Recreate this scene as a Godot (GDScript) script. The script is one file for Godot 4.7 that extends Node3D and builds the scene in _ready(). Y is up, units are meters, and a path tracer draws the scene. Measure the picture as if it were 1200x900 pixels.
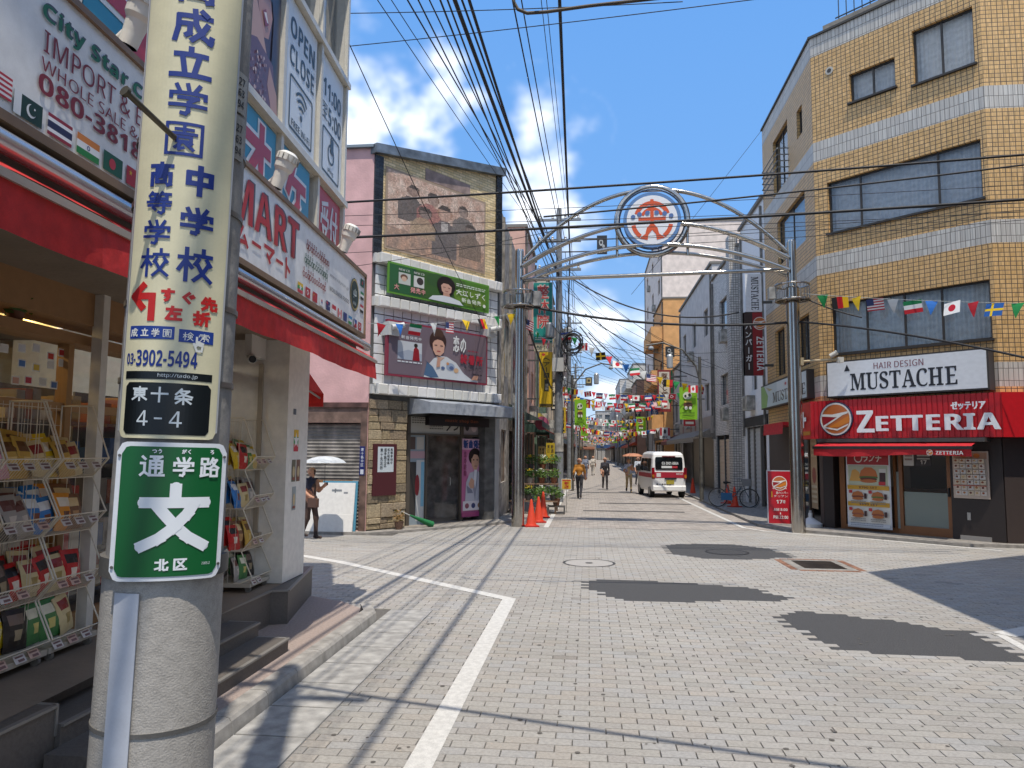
extends Node3D
# A shopping-street crossing: camera calibration, mesh and lettering helpers first, then _ready() and the builders.
const FPX := 870.0
const CAM := Vector3(0, 2.0, 0)
const SUNDIR := Vector3(-0.1193, -0.9346, -0.3350)
var row_r: Vector3
var row_u: Vector3
var row_b: Vector3
var used := {}
var mats := {}
var texs := {}
var rng := RandomNumberGenerator.new()

func calibrate():
	var up_c := Vector3(70, 9600, -FPX).normalized()
	var fw_c := Vector3(90, -79, -FPX)
	fw_c = (fw_c - up_c * fw_c.dot(up_c)).normalized()
	row_r = fw_c.cross(up_c)
	row_u = up_c
	row_b = -fw_c
func ray(px: float, py: float) -> Vector3:
	var c := Vector3(px - 600.0, 450.0 - py, -FPX)
	return Vector3(row_r.dot(c), row_u.dot(c), row_b.dot(c))
func gp(px: float, py: float, y := 0.0) -> Vector3:      # the point at height y seen at a pixel
	var r := ray(px, py)
	return CAM + r * ((y - CAM.y) / r.y)
func zp(px: float, py: float, z: float) -> Vector3:      # the point at depth z seen at a pixel
	var r := ray(px, py)
	return CAM + r * (z / r.z)
func xp(px: float, py: float, x: float) -> Vector3:      # the point at lateral position x seen at a pixel
	var r := ray(px, py)
	return CAM + r * (x / r.x)
func face(a: Vector3, b: Vector3) -> Transform3D:        # a facade from its left foot a to its right foot b
	var u := Vector3(b.x - a.x, 0, b.z - a.z).normalized()
	return Transform3D(Basis(u, Vector3.UP, u.cross(Vector3.UP)), Vector3(a.x, a.y, a.z))
func lp(t: Transform3D, px: float, py: float, out := 0.0) -> Vector3:
	var i := t.affine_inverse()
	var o := i * CAM
	var d := i.basis * ray(px, py)
	return o + d * ((out - o.z) / d.z)
func at(x: float, y: float, z: float) -> Transform3D:
	return Transform3D(Basis(), Vector3(x, y, z))
func turned(x: float, y: float, z: float, yaw: float) -> Transform3D:
	return Transform3D(Basis(Vector3.UP, yaw), Vector3(x, y, z))
func lin(hex: String) -> Color:
	return Color(hex).srgb_to_linear()

class MB:
	var p := PackedVector3Array()
	var n := PackedVector3Array()
	var uv := PackedVector2Array()
	var cl := PackedColorArray()
	var c := Color(1, 1, 1)
	var t := Transform3D()
	var us := 1.0
	func vert(a: Vector3, nn: Vector3, u: Vector2):
		p.append(t * a); n.append((t.basis * nn).normalized()); uv.append(u); cl.append(c)
	func auto_uv(a: Vector3, nn: Vector3) -> Vector2:
		var q := nn.abs()
		if q.z >= q.x and q.z >= q.y: return Vector2(a.x, -a.y) * us
		if q.x >= q.y: return Vector2(a.z, -a.y) * us
		return Vector2(a.x, a.z) * us
	func tri(a: Vector3, b: Vector3, d: Vector3, hint := Vector3.ZERO):
		var nn := (d - a).cross(b - a)
		if nn.length_squared() < 1e-18: return
		nn = nn.normalized()
		if hint != Vector3.ZERO and nn.dot(hint) < 0:
			var s := b
			b = d
			d = s
			nn = -nn
		vert(a, nn, auto_uv(a, nn)); vert(b, nn, auto_uv(b, nn)); vert(d, nn, auto_uv(d, nn))
	func quad(a: Vector3, b: Vector3, d: Vector3, e: Vector3, hint := Vector3.ZERO):
		var nn := (d - a).cross(b - a) + (e - a).cross(d - a)
		if nn.length_squared() < 1e-18: return
		nn = nn.normalized()
		if hint != Vector3.ZERO and nn.dot(hint) < 0:
			var s := b
			b = e
			e = s
			nn = -nn
		for v in [a, b, d, a, d, e]: vert(v, nn, auto_uv(v, nn))
	func box(x0: float, y0: float, z0: float, x1: float, y1: float, z1: float):
		var a := Vector3(minf(x0, x1), minf(y0, y1), minf(z0, z1))
		var b := Vector3(maxf(x0, x1), maxf(y0, y1), maxf(z0, z1))
		quad(Vector3(a.x, a.y, b.z), Vector3(b.x, a.y, b.z), b, Vector3(a.x, b.y, b.z), Vector3.BACK)
		quad(a, Vector3(b.x, a.y, a.z), Vector3(b.x, b.y, a.z), Vector3(a.x, b.y, a.z), Vector3.FORWARD)
		quad(a, Vector3(a.x, b.y, a.z), Vector3(a.x, b.y, b.z), Vector3(a.x, a.y, b.z), Vector3.LEFT)
		quad(Vector3(b.x, a.y, a.z), Vector3(b.x, b.y, a.z), b, Vector3(b.x, a.y, b.z), Vector3.RIGHT)
		quad(Vector3(a.x, b.y, a.z), Vector3(b.x, b.y, a.z), b, Vector3(a.x, b.y, b.z), Vector3.UP)
		quad(a, Vector3(b.x, a.y, a.z), Vector3(b.x, a.y, b.z), Vector3(a.x, a.y, b.z), Vector3.DOWN)
	func cbox(x0: float, y0: float, z0: float, x1: float, y1: float, z1: float, e := 0.01):   # a box with chamfered edges round its front (+z) face
		var i := [Vector3(x0 + e, y0 + e, z1), Vector3(x1 - e, y0 + e, z1), Vector3(x1 - e, y1 - e, z1), Vector3(x0 + e, y1 - e, z1)]
		var o := [Vector3(x0, y0, z1 - e), Vector3(x1, y0, z1 - e), Vector3(x1, y1, z1 - e), Vector3(x0, y1, z1 - e)]
		var w := [Vector3(x0, y0, z0), Vector3(x1, y0, z0), Vector3(x1, y1, z0), Vector3(x0, y1, z0)]
		var m := Vector3((x0 + x1) / 2, (y0 + y1) / 2, (z0 + z1) / 2)
		quad(i[0], i[1], i[2], i[3], Vector3.BACK)
		quad(w[0], w[1], w[2], w[3], Vector3.FORWARD)
		for k in 4:
			var l: int = (k + 1) % 4
			var h: Vector3 = (o[k] + o[l]) / 2 - m
			quad(i[k], i[l], o[l], o[k], h + Vector3(0, 0, 0.3 * h.length()))
			quad(o[k], o[l], w[l], w[k], Vector3(h.x, h.y, 0))
	func paver(x0: float, z0: float, x1: float, z1: float, y: float, e := 0.003, d := 0.012):
		var i := [Vector3(x0 + e, y, z0 + e), Vector3(x1 - e, y, z0 + e), Vector3(x1 - e, y, z1 - e), Vector3(x0 + e, y, z1 - e)]
		var w := [Vector3(x0, y - d, z0), Vector3(x1, y - d, z0), Vector3(x1, y - d, z1), Vector3(x0, y - d, z1)]
		var m := Vector3((x0 + x1) / 2, y, (z0 + z1) / 2)
		quad(i[0], i[1], i[2], i[3], Vector3.UP)
		for k in 4:
			var l: int = (k + 1) % 4
			quad(i[k], i[l], w[l], w[k], (i[k] + i[l]) / 2 - m + Vector3(0, 0.02, 0))
	func cyl(a: Vector3, b: Vector3, r0: float, r1: float, seg := 12, caps := true):
		var ax := b - a
		var ln := ax.length()
		if ln < 1e-6: return
		ax /= ln
		var s := ax.cross(Vector3.UP if absf(ax.y) < 0.9 else Vector3.RIGHT).normalized()
		var q := s.cross(ax)
		var sl := (r0 - r1) / ln
		for k in seg:
			var f0 := TAU * k / seg
			var f1 := TAU * (k + 1) / seg
			var d0 := s * cos(f0) + q * sin(f0)
			var d1 := s * cos(f1) + q * sin(f1)
			var u0 := f0 * r0
			var u1 := f1 * r0
			var v := [[a + d0 * r0, d0, Vector2(u0, 0)], [a + d1 * r0, d1, Vector2(u1, 0)], [b + d1 * r1, d1, Vector2(u1, -ln)], [b + d0 * r1, d0, Vector2(u0, -ln)]]
			var g: Vector3 = (v[2][0] - v[0][0]).cross(v[1][0] - v[0][0])
			var o := [0, 1, 2, 0, 2, 3] if g.dot(d0) > 0 else [0, 2, 1, 0, 3, 2]
			for j in o: vert(v[j][0], (v[j][1] + ax * sl).normalized(), v[j][2])
			if caps:
				if r0 > 0: tri(a, a + d0 * r0, a + d1 * r0, -ax)
				if r1 > 0: tri(b, b + d0 * r1, b + d1 * r1, ax)
	func tube(pts: Array, r: float, seg := 6, r_end := -1.0):
		for k in pts.size() - 1:
			var ra := r if r_end < 0 else lerpf(r, r_end, float(k) / (pts.size() - 1))
			var rb := r if r_end < 0 else lerpf(r, r_end, float(k + 1) / (pts.size() - 1))
			var dir: Vector3 = (pts[k + 1] - pts[k]).normalized()
			cyl(pts[k] - dir * ra * 0.15, pts[k + 1] + dir * rb * 0.15, ra, rb, seg, true)
	func disc(ce: Vector3, nn: Vector3, r: float, seg := 20, r_in := 0.0):
		var s := nn.cross(Vector3.UP if absf(nn.y) < 0.9 else Vector3.RIGHT).normalized()
		var q := s.cross(nn)
		for k in seg:
			var d0 := s * cos(TAU * k / seg) + q * sin(TAU * k / seg)
			var d1 := s * cos(TAU * (k + 1) / seg) + q * sin(TAU * (k + 1) / seg)
			if r_in <= 0: tri(ce, ce + d0 * r, ce + d1 * r, nn)
			else: quad(ce + d0 * r_in, ce + d0 * r, ce + d1 * r, ce + d1 * r_in, nn)
	func torus(ce: Vector3, nn: Vector3, r: float, rr: float, seg := 24, sd := 8, a0 := 0.0, a1 := TAU):
		var s := nn.cross(Vector3.UP if absf(nn.y) < 0.9 else Vector3.RIGHT).normalized()
		var q := s.cross(nn)
		var pts := []
		for k in seg + 1:
			var f := lerpf(a0, a1, float(k) / seg)
			pts.append(ce + (s * cos(f) + q * sin(f)) * r)
		tube(pts, rr, sd)
	func lathe(prof: Array, seg := 16, o := Vector3.ZERO):    # prof: [radius, height] pairs, upwards
		for k in prof.size() - 1:
			cyl(o + Vector3(0, prof[k][1], 0), o + Vector3(0, prof[k + 1][1] + (1e-5 if prof[k + 1][1] == prof[k][1] else 0.0), 0), prof[k][0], prof[k + 1][0], seg, false)
	func poly(pts: PackedVector2Array, z: float, hint := Vector3.BACK):
		var ids := Geometry2D.triangulate_polygon(pts)
		for k in range(0, ids.size(), 3):
			tri(Vector3(pts[ids[k]].x, pts[ids[k]].y, z), Vector3(pts[ids[k + 1]].x, pts[ids[k + 1]].y, z), Vector3(pts[ids[k + 2]].x, pts[ids[k + 2]].y, z), hint)
	func prism(pts: PackedVector2Array, z0: float, z1: float):
		poly(pts, z1, Vector3.BACK); poly(pts, z0, Vector3.FORWARD)
		var s := 1.0 if Geometry2D.is_polygon_clockwise(pts) else -1.0
		for k in pts.size():
			var a := pts[k]
			var b := pts[(k + 1) % pts.size()]
			var h := Vector3(-(b.y - a.y), b.x - a.x, 0) * s
			quad(Vector3(a.x, a.y, z0), Vector3(b.x, b.y, z0), Vector3(b.x, b.y, z1), Vector3(a.x, a.y, z1), h)
	func ellipse(cx: float, cy: float, rx: float, ry: float, z: float, seg := 18):
		var a := PackedVector2Array()
		for k in seg: a.append(Vector2(cx + rx * cos(TAU * k / seg), cy + ry * sin(TAU * k / seg)))
		poly(a, z)
	func disc_arc(ce: Vector3, r: float, th: float, d0: float, d1: float, seg := 10):
		for k in seg:
			var f0 := deg_to_rad(lerpf(d0, d1, float(k) / seg))
			var f1 := deg_to_rad(lerpf(d0, d1, float(k + 1) / seg))
			var a := Vector3(cos(f0), sin(f0), 0)
			var b := Vector3(cos(f1), sin(f1), 0)
			quad(ce + a * (r - th / 2), ce + a * (r + th / 2), ce + b * (r + th / 2), ce + b * (r - th / 2), Vector3.BACK)
	func rect(x0: float, y0: float, x1: float, y1: float, z: float):
		quad(Vector3(x0, y0, z), Vector3(x1, y0, z), Vector3(x1, y1, z), Vector3(x0, y1, z), Vector3.BACK)
	func rrect(x0: float, y0: float, x1: float, y1: float, r: float, seg := 5) -> PackedVector2Array:
		var a := PackedVector2Array()
		for q in [[x1 - r, y1 - r, 0.0], [x0 + r, y1 - r, 90.0], [x0 + r, y0 + r, 180.0], [x1 - r, y0 + r, 270.0]]:
			for k in seg + 1:
				var f := deg_to_rad(q[2] + 90.0 * k / seg)
				a.append(Vector2(q[0] + r * cos(f), q[1] + r * sin(f)))
		return a
	func wall(w: float, h: float, holes: Array, z := 0.0, reveal := 0.12, x0 := 0.0, y0 := 0.0):   # a wall with rectangular openings [x0, y0, x1, y1] and their reveals
		var xs := [x0, w]
		var ys := [y0, h]
		for o in holes:
			for v in [o[0], o[2]]:
				if v > x0 and v < w and not xs.has(v): xs.append(v)
			for v in [o[1], o[3]]:
				if v > y0 and v < h and not ys.has(v): ys.append(v)
		xs.sort(); ys.sort()
		for i in xs.size() - 1:
			for j in ys.size() - 1:
				var mx: float = (xs[i] + xs[i + 1]) / 2
				var my: float = (ys[j] + ys[j + 1]) / 2
				var open := false
				for o in holes:
					if mx > o[0] and mx < o[2] and my > o[1] and my < o[3]: open = true
				if not open: rect(xs[i], ys[j], xs[i + 1], ys[j + 1], z)
		for o in holes:
			var d := z - reveal
			quad(Vector3(o[0], o[1], z), Vector3(o[0], o[3], z), Vector3(o[0], o[3], d), Vector3(o[0], o[1], d), Vector3.RIGHT)
			quad(Vector3(o[2], o[1], z), Vector3(o[2], o[3], z), Vector3(o[2], o[3], d), Vector3(o[2], o[1], d), Vector3.LEFT)
			quad(Vector3(o[0], o[3], z), Vector3(o[2], o[3], z), Vector3(o[2], o[3], d), Vector3(o[0], o[3], d), Vector3.DOWN)
			quad(Vector3(o[0], o[1], z), Vector3(o[2], o[1], z), Vector3(o[2], o[1], d), Vector3(o[0], o[1], d), Vector3.UP)
	func mesh() -> ArrayMesh:
		var m := ArrayMesh.new()
		if p.is_empty(): return m
		var a := []
		a.resize(Mesh.ARRAY_MAX)
		a[Mesh.ARRAY_VERTEX] = p
		a[Mesh.ARRAY_NORMAL] = n
		a[Mesh.ARRAY_TEX_UV] = uv
		a[Mesh.ARRAY_COLOR] = cl
		m.add_surface_from_arrays(Mesh.PRIMITIVE_TRIANGLES, a)
		return m

func numbered(called: String) -> String:
	if not used.has(called):
		used[called] = 0
		return called
	used[called] += 1
	return "%s_%03d" % [called, used[called]]
func tag(o: Node, label: String, category: String, group := ""):
	o.set_meta("label", label)
	o.set_meta("category", category)
	if group != "": o.set_meta("group", group)
func thing(called: String, label: String, category: String, t := Transform3D(), group := "") -> Node3D:
	var o := Node3D.new()
	o.name = numbered(called)
	add_child(o)
	o.transform = t
	tag(o, label, category, group)
	return o
func part(parent: Node, called: String, m, ma: Material, t := Transform3D()) -> MeshInstance3D:
	var o := MeshInstance3D.new()
	o.mesh = m.mesh() if m is MB else m
	o.material_override = ma
	o.name = called
	o.transform = t
	parent.add_child(o, true)
	return o
func solo(called: String, label: String, category: String, m, ma: Material, t := Transform3D(), group := "") -> MeshInstance3D:   # a thing of one mesh
	var o := part(self, numbered(called), m, ma, t)
	tag(o, label, category, group)
	return o
func struct(called: String, m, ma: Material, t := Transform3D()) -> MeshInstance3D:
	var o := part(self, numbered(called), m, ma, t)
	o.set_meta("kind", "structure")
	return o
func copy(o: Node3D, t: Transform3D, label := "") -> Node3D:
	var c: Node3D = o.duplicate()
	var base := String(o.name)
	c.name = numbered(base)
	add_child(c)
	c.transform = t
	if label != "": c.set_meta("label", label)
	return c

# ---- materials
func noise_tex(key: String, size: int, freq: float, lo: float, hi: float, sd := 1, oct := 4, speck := 0.0) -> ImageTexture:
	if texs.has(key): return texs[key]
	var f := FastNoiseLite.new()
	f.seed = sd
	f.frequency = freq
	f.fractal_octaves = oct
	var im := f.get_seamless_image(size, size)
	im.convert(Image.FORMAT_L8)
	var d := im.get_data()
	var g := RandomNumberGenerator.new()
	g.seed = sd * 77 + 5
	for k in d.size():
		var v := lerpf(lo, hi, d[k] / 255.0)
		if speck > 0: v += g.randf_range(-speck, speck)
		d[k] = int(clampf(v, 0, 1) * 255)
	texs[key] = ImageTexture.create_from_image(Image.create_from_data(size, size, false, Image.FORMAT_L8, d))
	return texs[key]
func bump_tex(key: String, size: int, freq: float, sd: int, strength: float, oct := 4) -> ImageTexture:
	if texs.has(key): return texs[key]
	var f := FastNoiseLite.new()
	f.seed = sd
	f.frequency = freq
	f.fractal_octaves = oct
	var im := f.get_seamless_image(size, size)
	im.convert(Image.FORMAT_RGB8)
	im.bump_map_to_normal_map(strength)
	texs[key] = ImageTexture.create_from_image(im)
	return texs[key]
func mk(hex: String, rough := 0.8, metal := 0.0, how := "") -> StandardMaterial3D:
	# how: "" plain, "vc" vertex colours, or a texture recipe laid on in world metres
	var key := "%s|%.2f|%.2f|%s" % [hex, rough, metal, how]
	if mats.has(key): return mats[key]
	var m := StandardMaterial3D.new()
	m.albedo_color = Color(hex)
	m.roughness = rough
	m.metallic = metal
	m.cull_mode = BaseMaterial3D.CULL_DISABLED
	if how.begins_with("vc"): m.vertex_color_use_as_albedo = true
	var tri_scale := 0.0
	if how.contains("concrete"):
		m.albedo_texture = noise_tex("concrete", 512, 0.012, 0.72, 1.0, 11, 6, 0.04)
		m.normal_enabled = true
		m.normal_texture = bump_tex("concrete_n", 512, 0.05, 12, 2.0, 5)
		m.normal_scale = 0.35
		tri_scale = 0.7
	elif how.contains("plaster"):
		m.albedo_texture = noise_tex("plaster", 512, 0.006, 0.88, 1.0, 21, 6, 0.02)
		m.normal_enabled = true
		m.normal_texture = bump_tex("plaster_n", 256, 0.12, 22, 2.0, 3)
		m.normal_scale = 0.15
		tri_scale = 0.45
	elif how.contains("grime"):
		m.albedo_texture = noise_tex("grime", 512, 0.01, 0.58, 1.05, 31, 6, 0.05)
		tri_scale = 0.5
	elif how.contains("asphalt"):
		m.albedo_texture = noise_tex("asphalt", 512, 0.15, 0.55, 1.0, 41, 3, 0.22)
		m.normal_enabled = true
		m.normal_texture = bump_tex("asphalt_n", 512, 0.18, 42, 5.0, 3)
		m.normal_scale = 0.6
		tri_scale = 0.9
	elif how.contains("stone"):
		m.albedo_texture = noise_tex("stone", 512, 0.03, 0.55, 1.0, 51, 6, 0.12)
		m.normal_enabled = true
		m.normal_texture = bump_tex("stone_n", 512, 0.06, 52, 6.0, 5)
		m.normal_scale = 0.7
		tri_scale = 1.1
	elif how.contains("paver"):
		m.albedo_texture = noise_tex("paver", 512, 0.04, 0.84, 1.0, 55, 5, 0.09)
		m.normal_enabled = true
		m.normal_texture = bump_tex("paver_n", 512, 0.2, 56, 3.0, 3)
		m.normal_scale = 0.3
		tri_scale = 1.3
	elif how.contains("fine"):
		m.albedo_texture = noise_tex("fine", 256, 0.03, 0.93, 1.0, 61, 4, 0.012)
		tri_scale = 1.0
	elif how.contains("cloth"):
		m.albedo_texture = noise_tex("cloth", 256, 0.02, 0.82, 1.0, 71, 4, 0.04)
		m.normal_enabled = true
		m.normal_texture = bump_tex("cloth_n", 256, 0.02, 72, 2.0, 4)
		m.normal_scale = 0.5
		tri_scale = 1.2
	elif how.contains("brushed"):
		m.roughness_texture = noise_tex("brushed", 256, 0.03, 0.45, 1.0, 81, 5, 0.05)
		m.normal_enabled = true
		m.normal_texture = bump_tex("brushed_n", 256, 0.012, 82, 1.0, 3)
		m.normal_scale = 0.25
		tri_scale = 0.8
	if tri_scale > 0:
		m.uv1_triplanar = true
		m.uv1_world_triplanar = true
		m.uv1_scale = Vector3.ONE * tri_scale
	if how.contains("glass"):
		m.transparency = BaseMaterial3D.TRANSPARENCY_ALPHA
		m.albedo_color.a = 0.1 if how.contains("thin") else (0.55 if how.contains("film") else 0.22)
	if how.contains("canvas"):
		m.backlight_enabled = true
		m.backlight = Color(0.55, 0.55, 0.55)
	if how.contains("leaf"):
		m.backlight_enabled = true
		m.backlight = Color(0.25, 0.35, 0.1)
	mats[key] = m
	return m
func vc(rough := 0.6, how := "") -> StandardMaterial3D:
	return mk("#ffffff", rough, 0.0, "vc" + how)
func glow(hex: String, e: float) -> StandardMaterial3D:
	var m := StandardMaterial3D.new()
	m.albedo_color = Color(hex)
	m.emission_enabled = true
	m.emission = Color(hex)
	m.emission_energy_multiplier = e
	return m
func tile_mat(key: String, base: Array, grout: String, nx: int, ny: int, tw: float, th: float, joint: float, bond := 0.0, vary := 0.12, rough := 0.45, mode := 0) -> StandardMaterial3D:
	# small wall tiles, too fine to be told apart from the street; UVs are metres
	if mats.has(key): return mats[key]
	var sx := 1024
	var sy := 1024
	var im := Image.create(sx, sy, false, Image.FORMAT_RGB8)
	var hm := Image.create(sx, sy, false, Image.FORMAT_RGB8)
	im.fill(Color(grout))
	hm.fill(Color(0.15, 0.15, 0.15))
	var g := RandomNumberGenerator.new()
	g.seed = hash(key)
	var cw := float(sx) / nx
	var ch := float(sy) / ny
	var jx := maxf(2.0, joint / tw * cw)
	var jy := maxf(2.0, joint / th * ch)
	for j in ny:
		for i in range(-1, nx):
			var x0 := i * cw + (bond * cw if j % 2 == 1 else 0.0)
			var r := Rect2i(int(x0 + jx / 2), int(j * ch + jy / 2), int(cw - jx), int(ch - jy))
			var b := Color(base[g.randi() % base.size()])
			var v := 1.0 + g.randf_range(-vary, vary)
			im.fill_rect(r, Color(b.r * v, b.g * v, b.b * v))
			if mode == 1:   # streaked glaze
				for q in 6:
					var w := g.randi_range(1, maxi(2, int(cw / 5)))
					var v2 := v * g.randf_range(0.86, 1.1)
					im.fill_rect(Rect2i(r.position.x + g.randi() % maxi(1, r.size.x - w), r.position.y, w, r.size.y), Color(b.r * v2, b.g * v2, b.b * v2))
			var hv := 0.75 + g.randf_range(-0.06, 0.06)
			hm.fill_rect(r, Color(hv * 0.8, hv * 0.8, hv * 0.8))
			hm.fill_rect(r.grow(-2), Color(hv, hv, hv))
	hm.bump_map_to_normal_map(3.0)
	var m := StandardMaterial3D.new()
	m.albedo_texture = ImageTexture.create_from_image(im)
	m.normal_enabled = true
	m.normal_texture = ImageTexture.create_from_image(hm)
	m.normal_scale = 0.8
	m.roughness = rough
	m.cull_mode = BaseMaterial3D.CULL_DISABLED
	m.uv1_scale = Vector3(1.0 / (nx * tw), 1.0 / (ny * th), 1)
	mats[key] = m
	return m

# ---- lettering
var font_cache := {}
func font(kind: String) -> Font:
	if font_cache.has(kind): return font_cache[kind]
	var f := SystemFont.new()
	f.font_names = PackedStringArray(["Droid Serif" if kind.begins_with("serif") else ("Droid Sans Mono" if kind.begins_with("mono") else "Droid Sans")])
	if kind.ends_with("bold"): f.font_weight = 700
	font_cache[kind] = f
	return f
func latin(mb: MB, s: String, x0: float, y0: float, x1: float, y1: float, z: float, kind := "sans-bold", depth := 0.003, keep := false):   # letters that fill the rectangle (or keep their proportions inside it)
	var tm := TextMesh.new()
	tm.text = s
	tm.font = font(kind)
	tm.font_size = 32
	tm.pixel_size = 0.01
	tm.depth = 0.0
	tm.curve_step = 1.5
	var arr := tm.get_mesh_arrays()
	if arr.is_empty() or arr[Mesh.ARRAY_VERTEX] == null: return
	var v: PackedVector3Array = arr[Mesh.ARRAY_VERTEX]
	var ix = arr[Mesh.ARRAY_INDEX]
	var lo := Vector3(1e9, 1e9, 1e9)
	var hi := -lo
	for q in v:
		lo = lo.min(q)
		hi = hi.max(q)
	var sx := (x1 - x0) / maxf(1e-6, hi.x - lo.x)
	var sy := (y1 - y0) / maxf(1e-6, hi.y - lo.y)
	var ox := 0.0
	if keep:
		var k := minf(sx, sy)
		ox = ((x1 - x0) - k * (hi.x - lo.x)) / 2
		sx = k
		sy = k
	var num: int = ix.size() if ix != null and ix.size() > 0 else v.size()
	for k in range(0, num, 3):
		var q := []
		for j in 3:
			var a: Vector3 = v[ix[k + j]] if ix != null and ix.size() > 0 else v[k + j]
			q.append(Vector3(x0 + ox + (a.x - lo.x) * sx, y0 + (a.y - lo.y) * sy, z))
		mb.tri(q[0], q[1], q[2], Vector3.BACK)
func strokes(mb: MB, data: String, x: float, y: float, w: float, h: float, th: float, z: float, bend := 0.0, lift := 0.00015):
	# one character: x, y is the lower left of its box; data runs 0..100, downwards
	var k := 0
	for st in data.split("|"):
		var pts := []
		for q in st.split(" "):
			var a := q.split(",")
			pts.append(Vector2(x + float(a[0]) / 100.0 * w, y + (1.0 - float(a[1]) / 100.0) * h))
		for i in pts.size() - 1:
			var a: Vector2 = pts[i]
			var b: Vector2 = pts[i + 1]
			var d := (b - a).normalized()
			a -= d * th * (0.5 if i > 0 else 0.35)
			b += d * th * (0.5 if i < pts.size() - 2 else 0.35)
			var o := Vector2(-d.y, d.x) * th * 0.5
			var cuts := 1 if bend == 0.0 else maxi(1, int(ceil(absf(b.x - a.x) / 0.012)))
			for s in cuts:
				var e := a.lerp(b, float(s) / cuts)
				var f := a.lerp(b, float(s + 1) / cuts)
				var zz := z + k * lift
				var v := [e - o, f - o, f + o, e + o]
				if bend == 0.0: mb.quad(Vector3(v[0].x, v[0].y, zz), Vector3(v[1].x, v[1].y, zz), Vector3(v[2].x, v[2].y, zz), Vector3(v[3].x, v[3].y, zz), Vector3.BACK)
				else:
					var q3 := []
					for m in v: q3.append(Vector3((bend + zz) * sin(m.x / bend), m.y, (bend + zz) * cos(m.x / bend)))
					mb.quad(q3[0], q3[1], q3[2], q3[3], Vector3(sin(e.x / bend), 0, cos(e.x / bend)))
			k += 1
func kana(mb: MB, s: String, x: float, y: float, w: float, h: float, th: float, z: float, dx := 0.0, dy := 0.0, bend := 0.0):   # a run of characters, each stepped by dx, dy
	for i in s.length():
		if GLYPH.has(s[i]):
			var g: String = GLYPH[s[i]]
			if s[i] == "ー" and dy != 0.0: g = "50,6 50,94"
			strokes(mb, g, x + i * dx, y + i * dy, w, h, th, z, bend)
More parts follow.
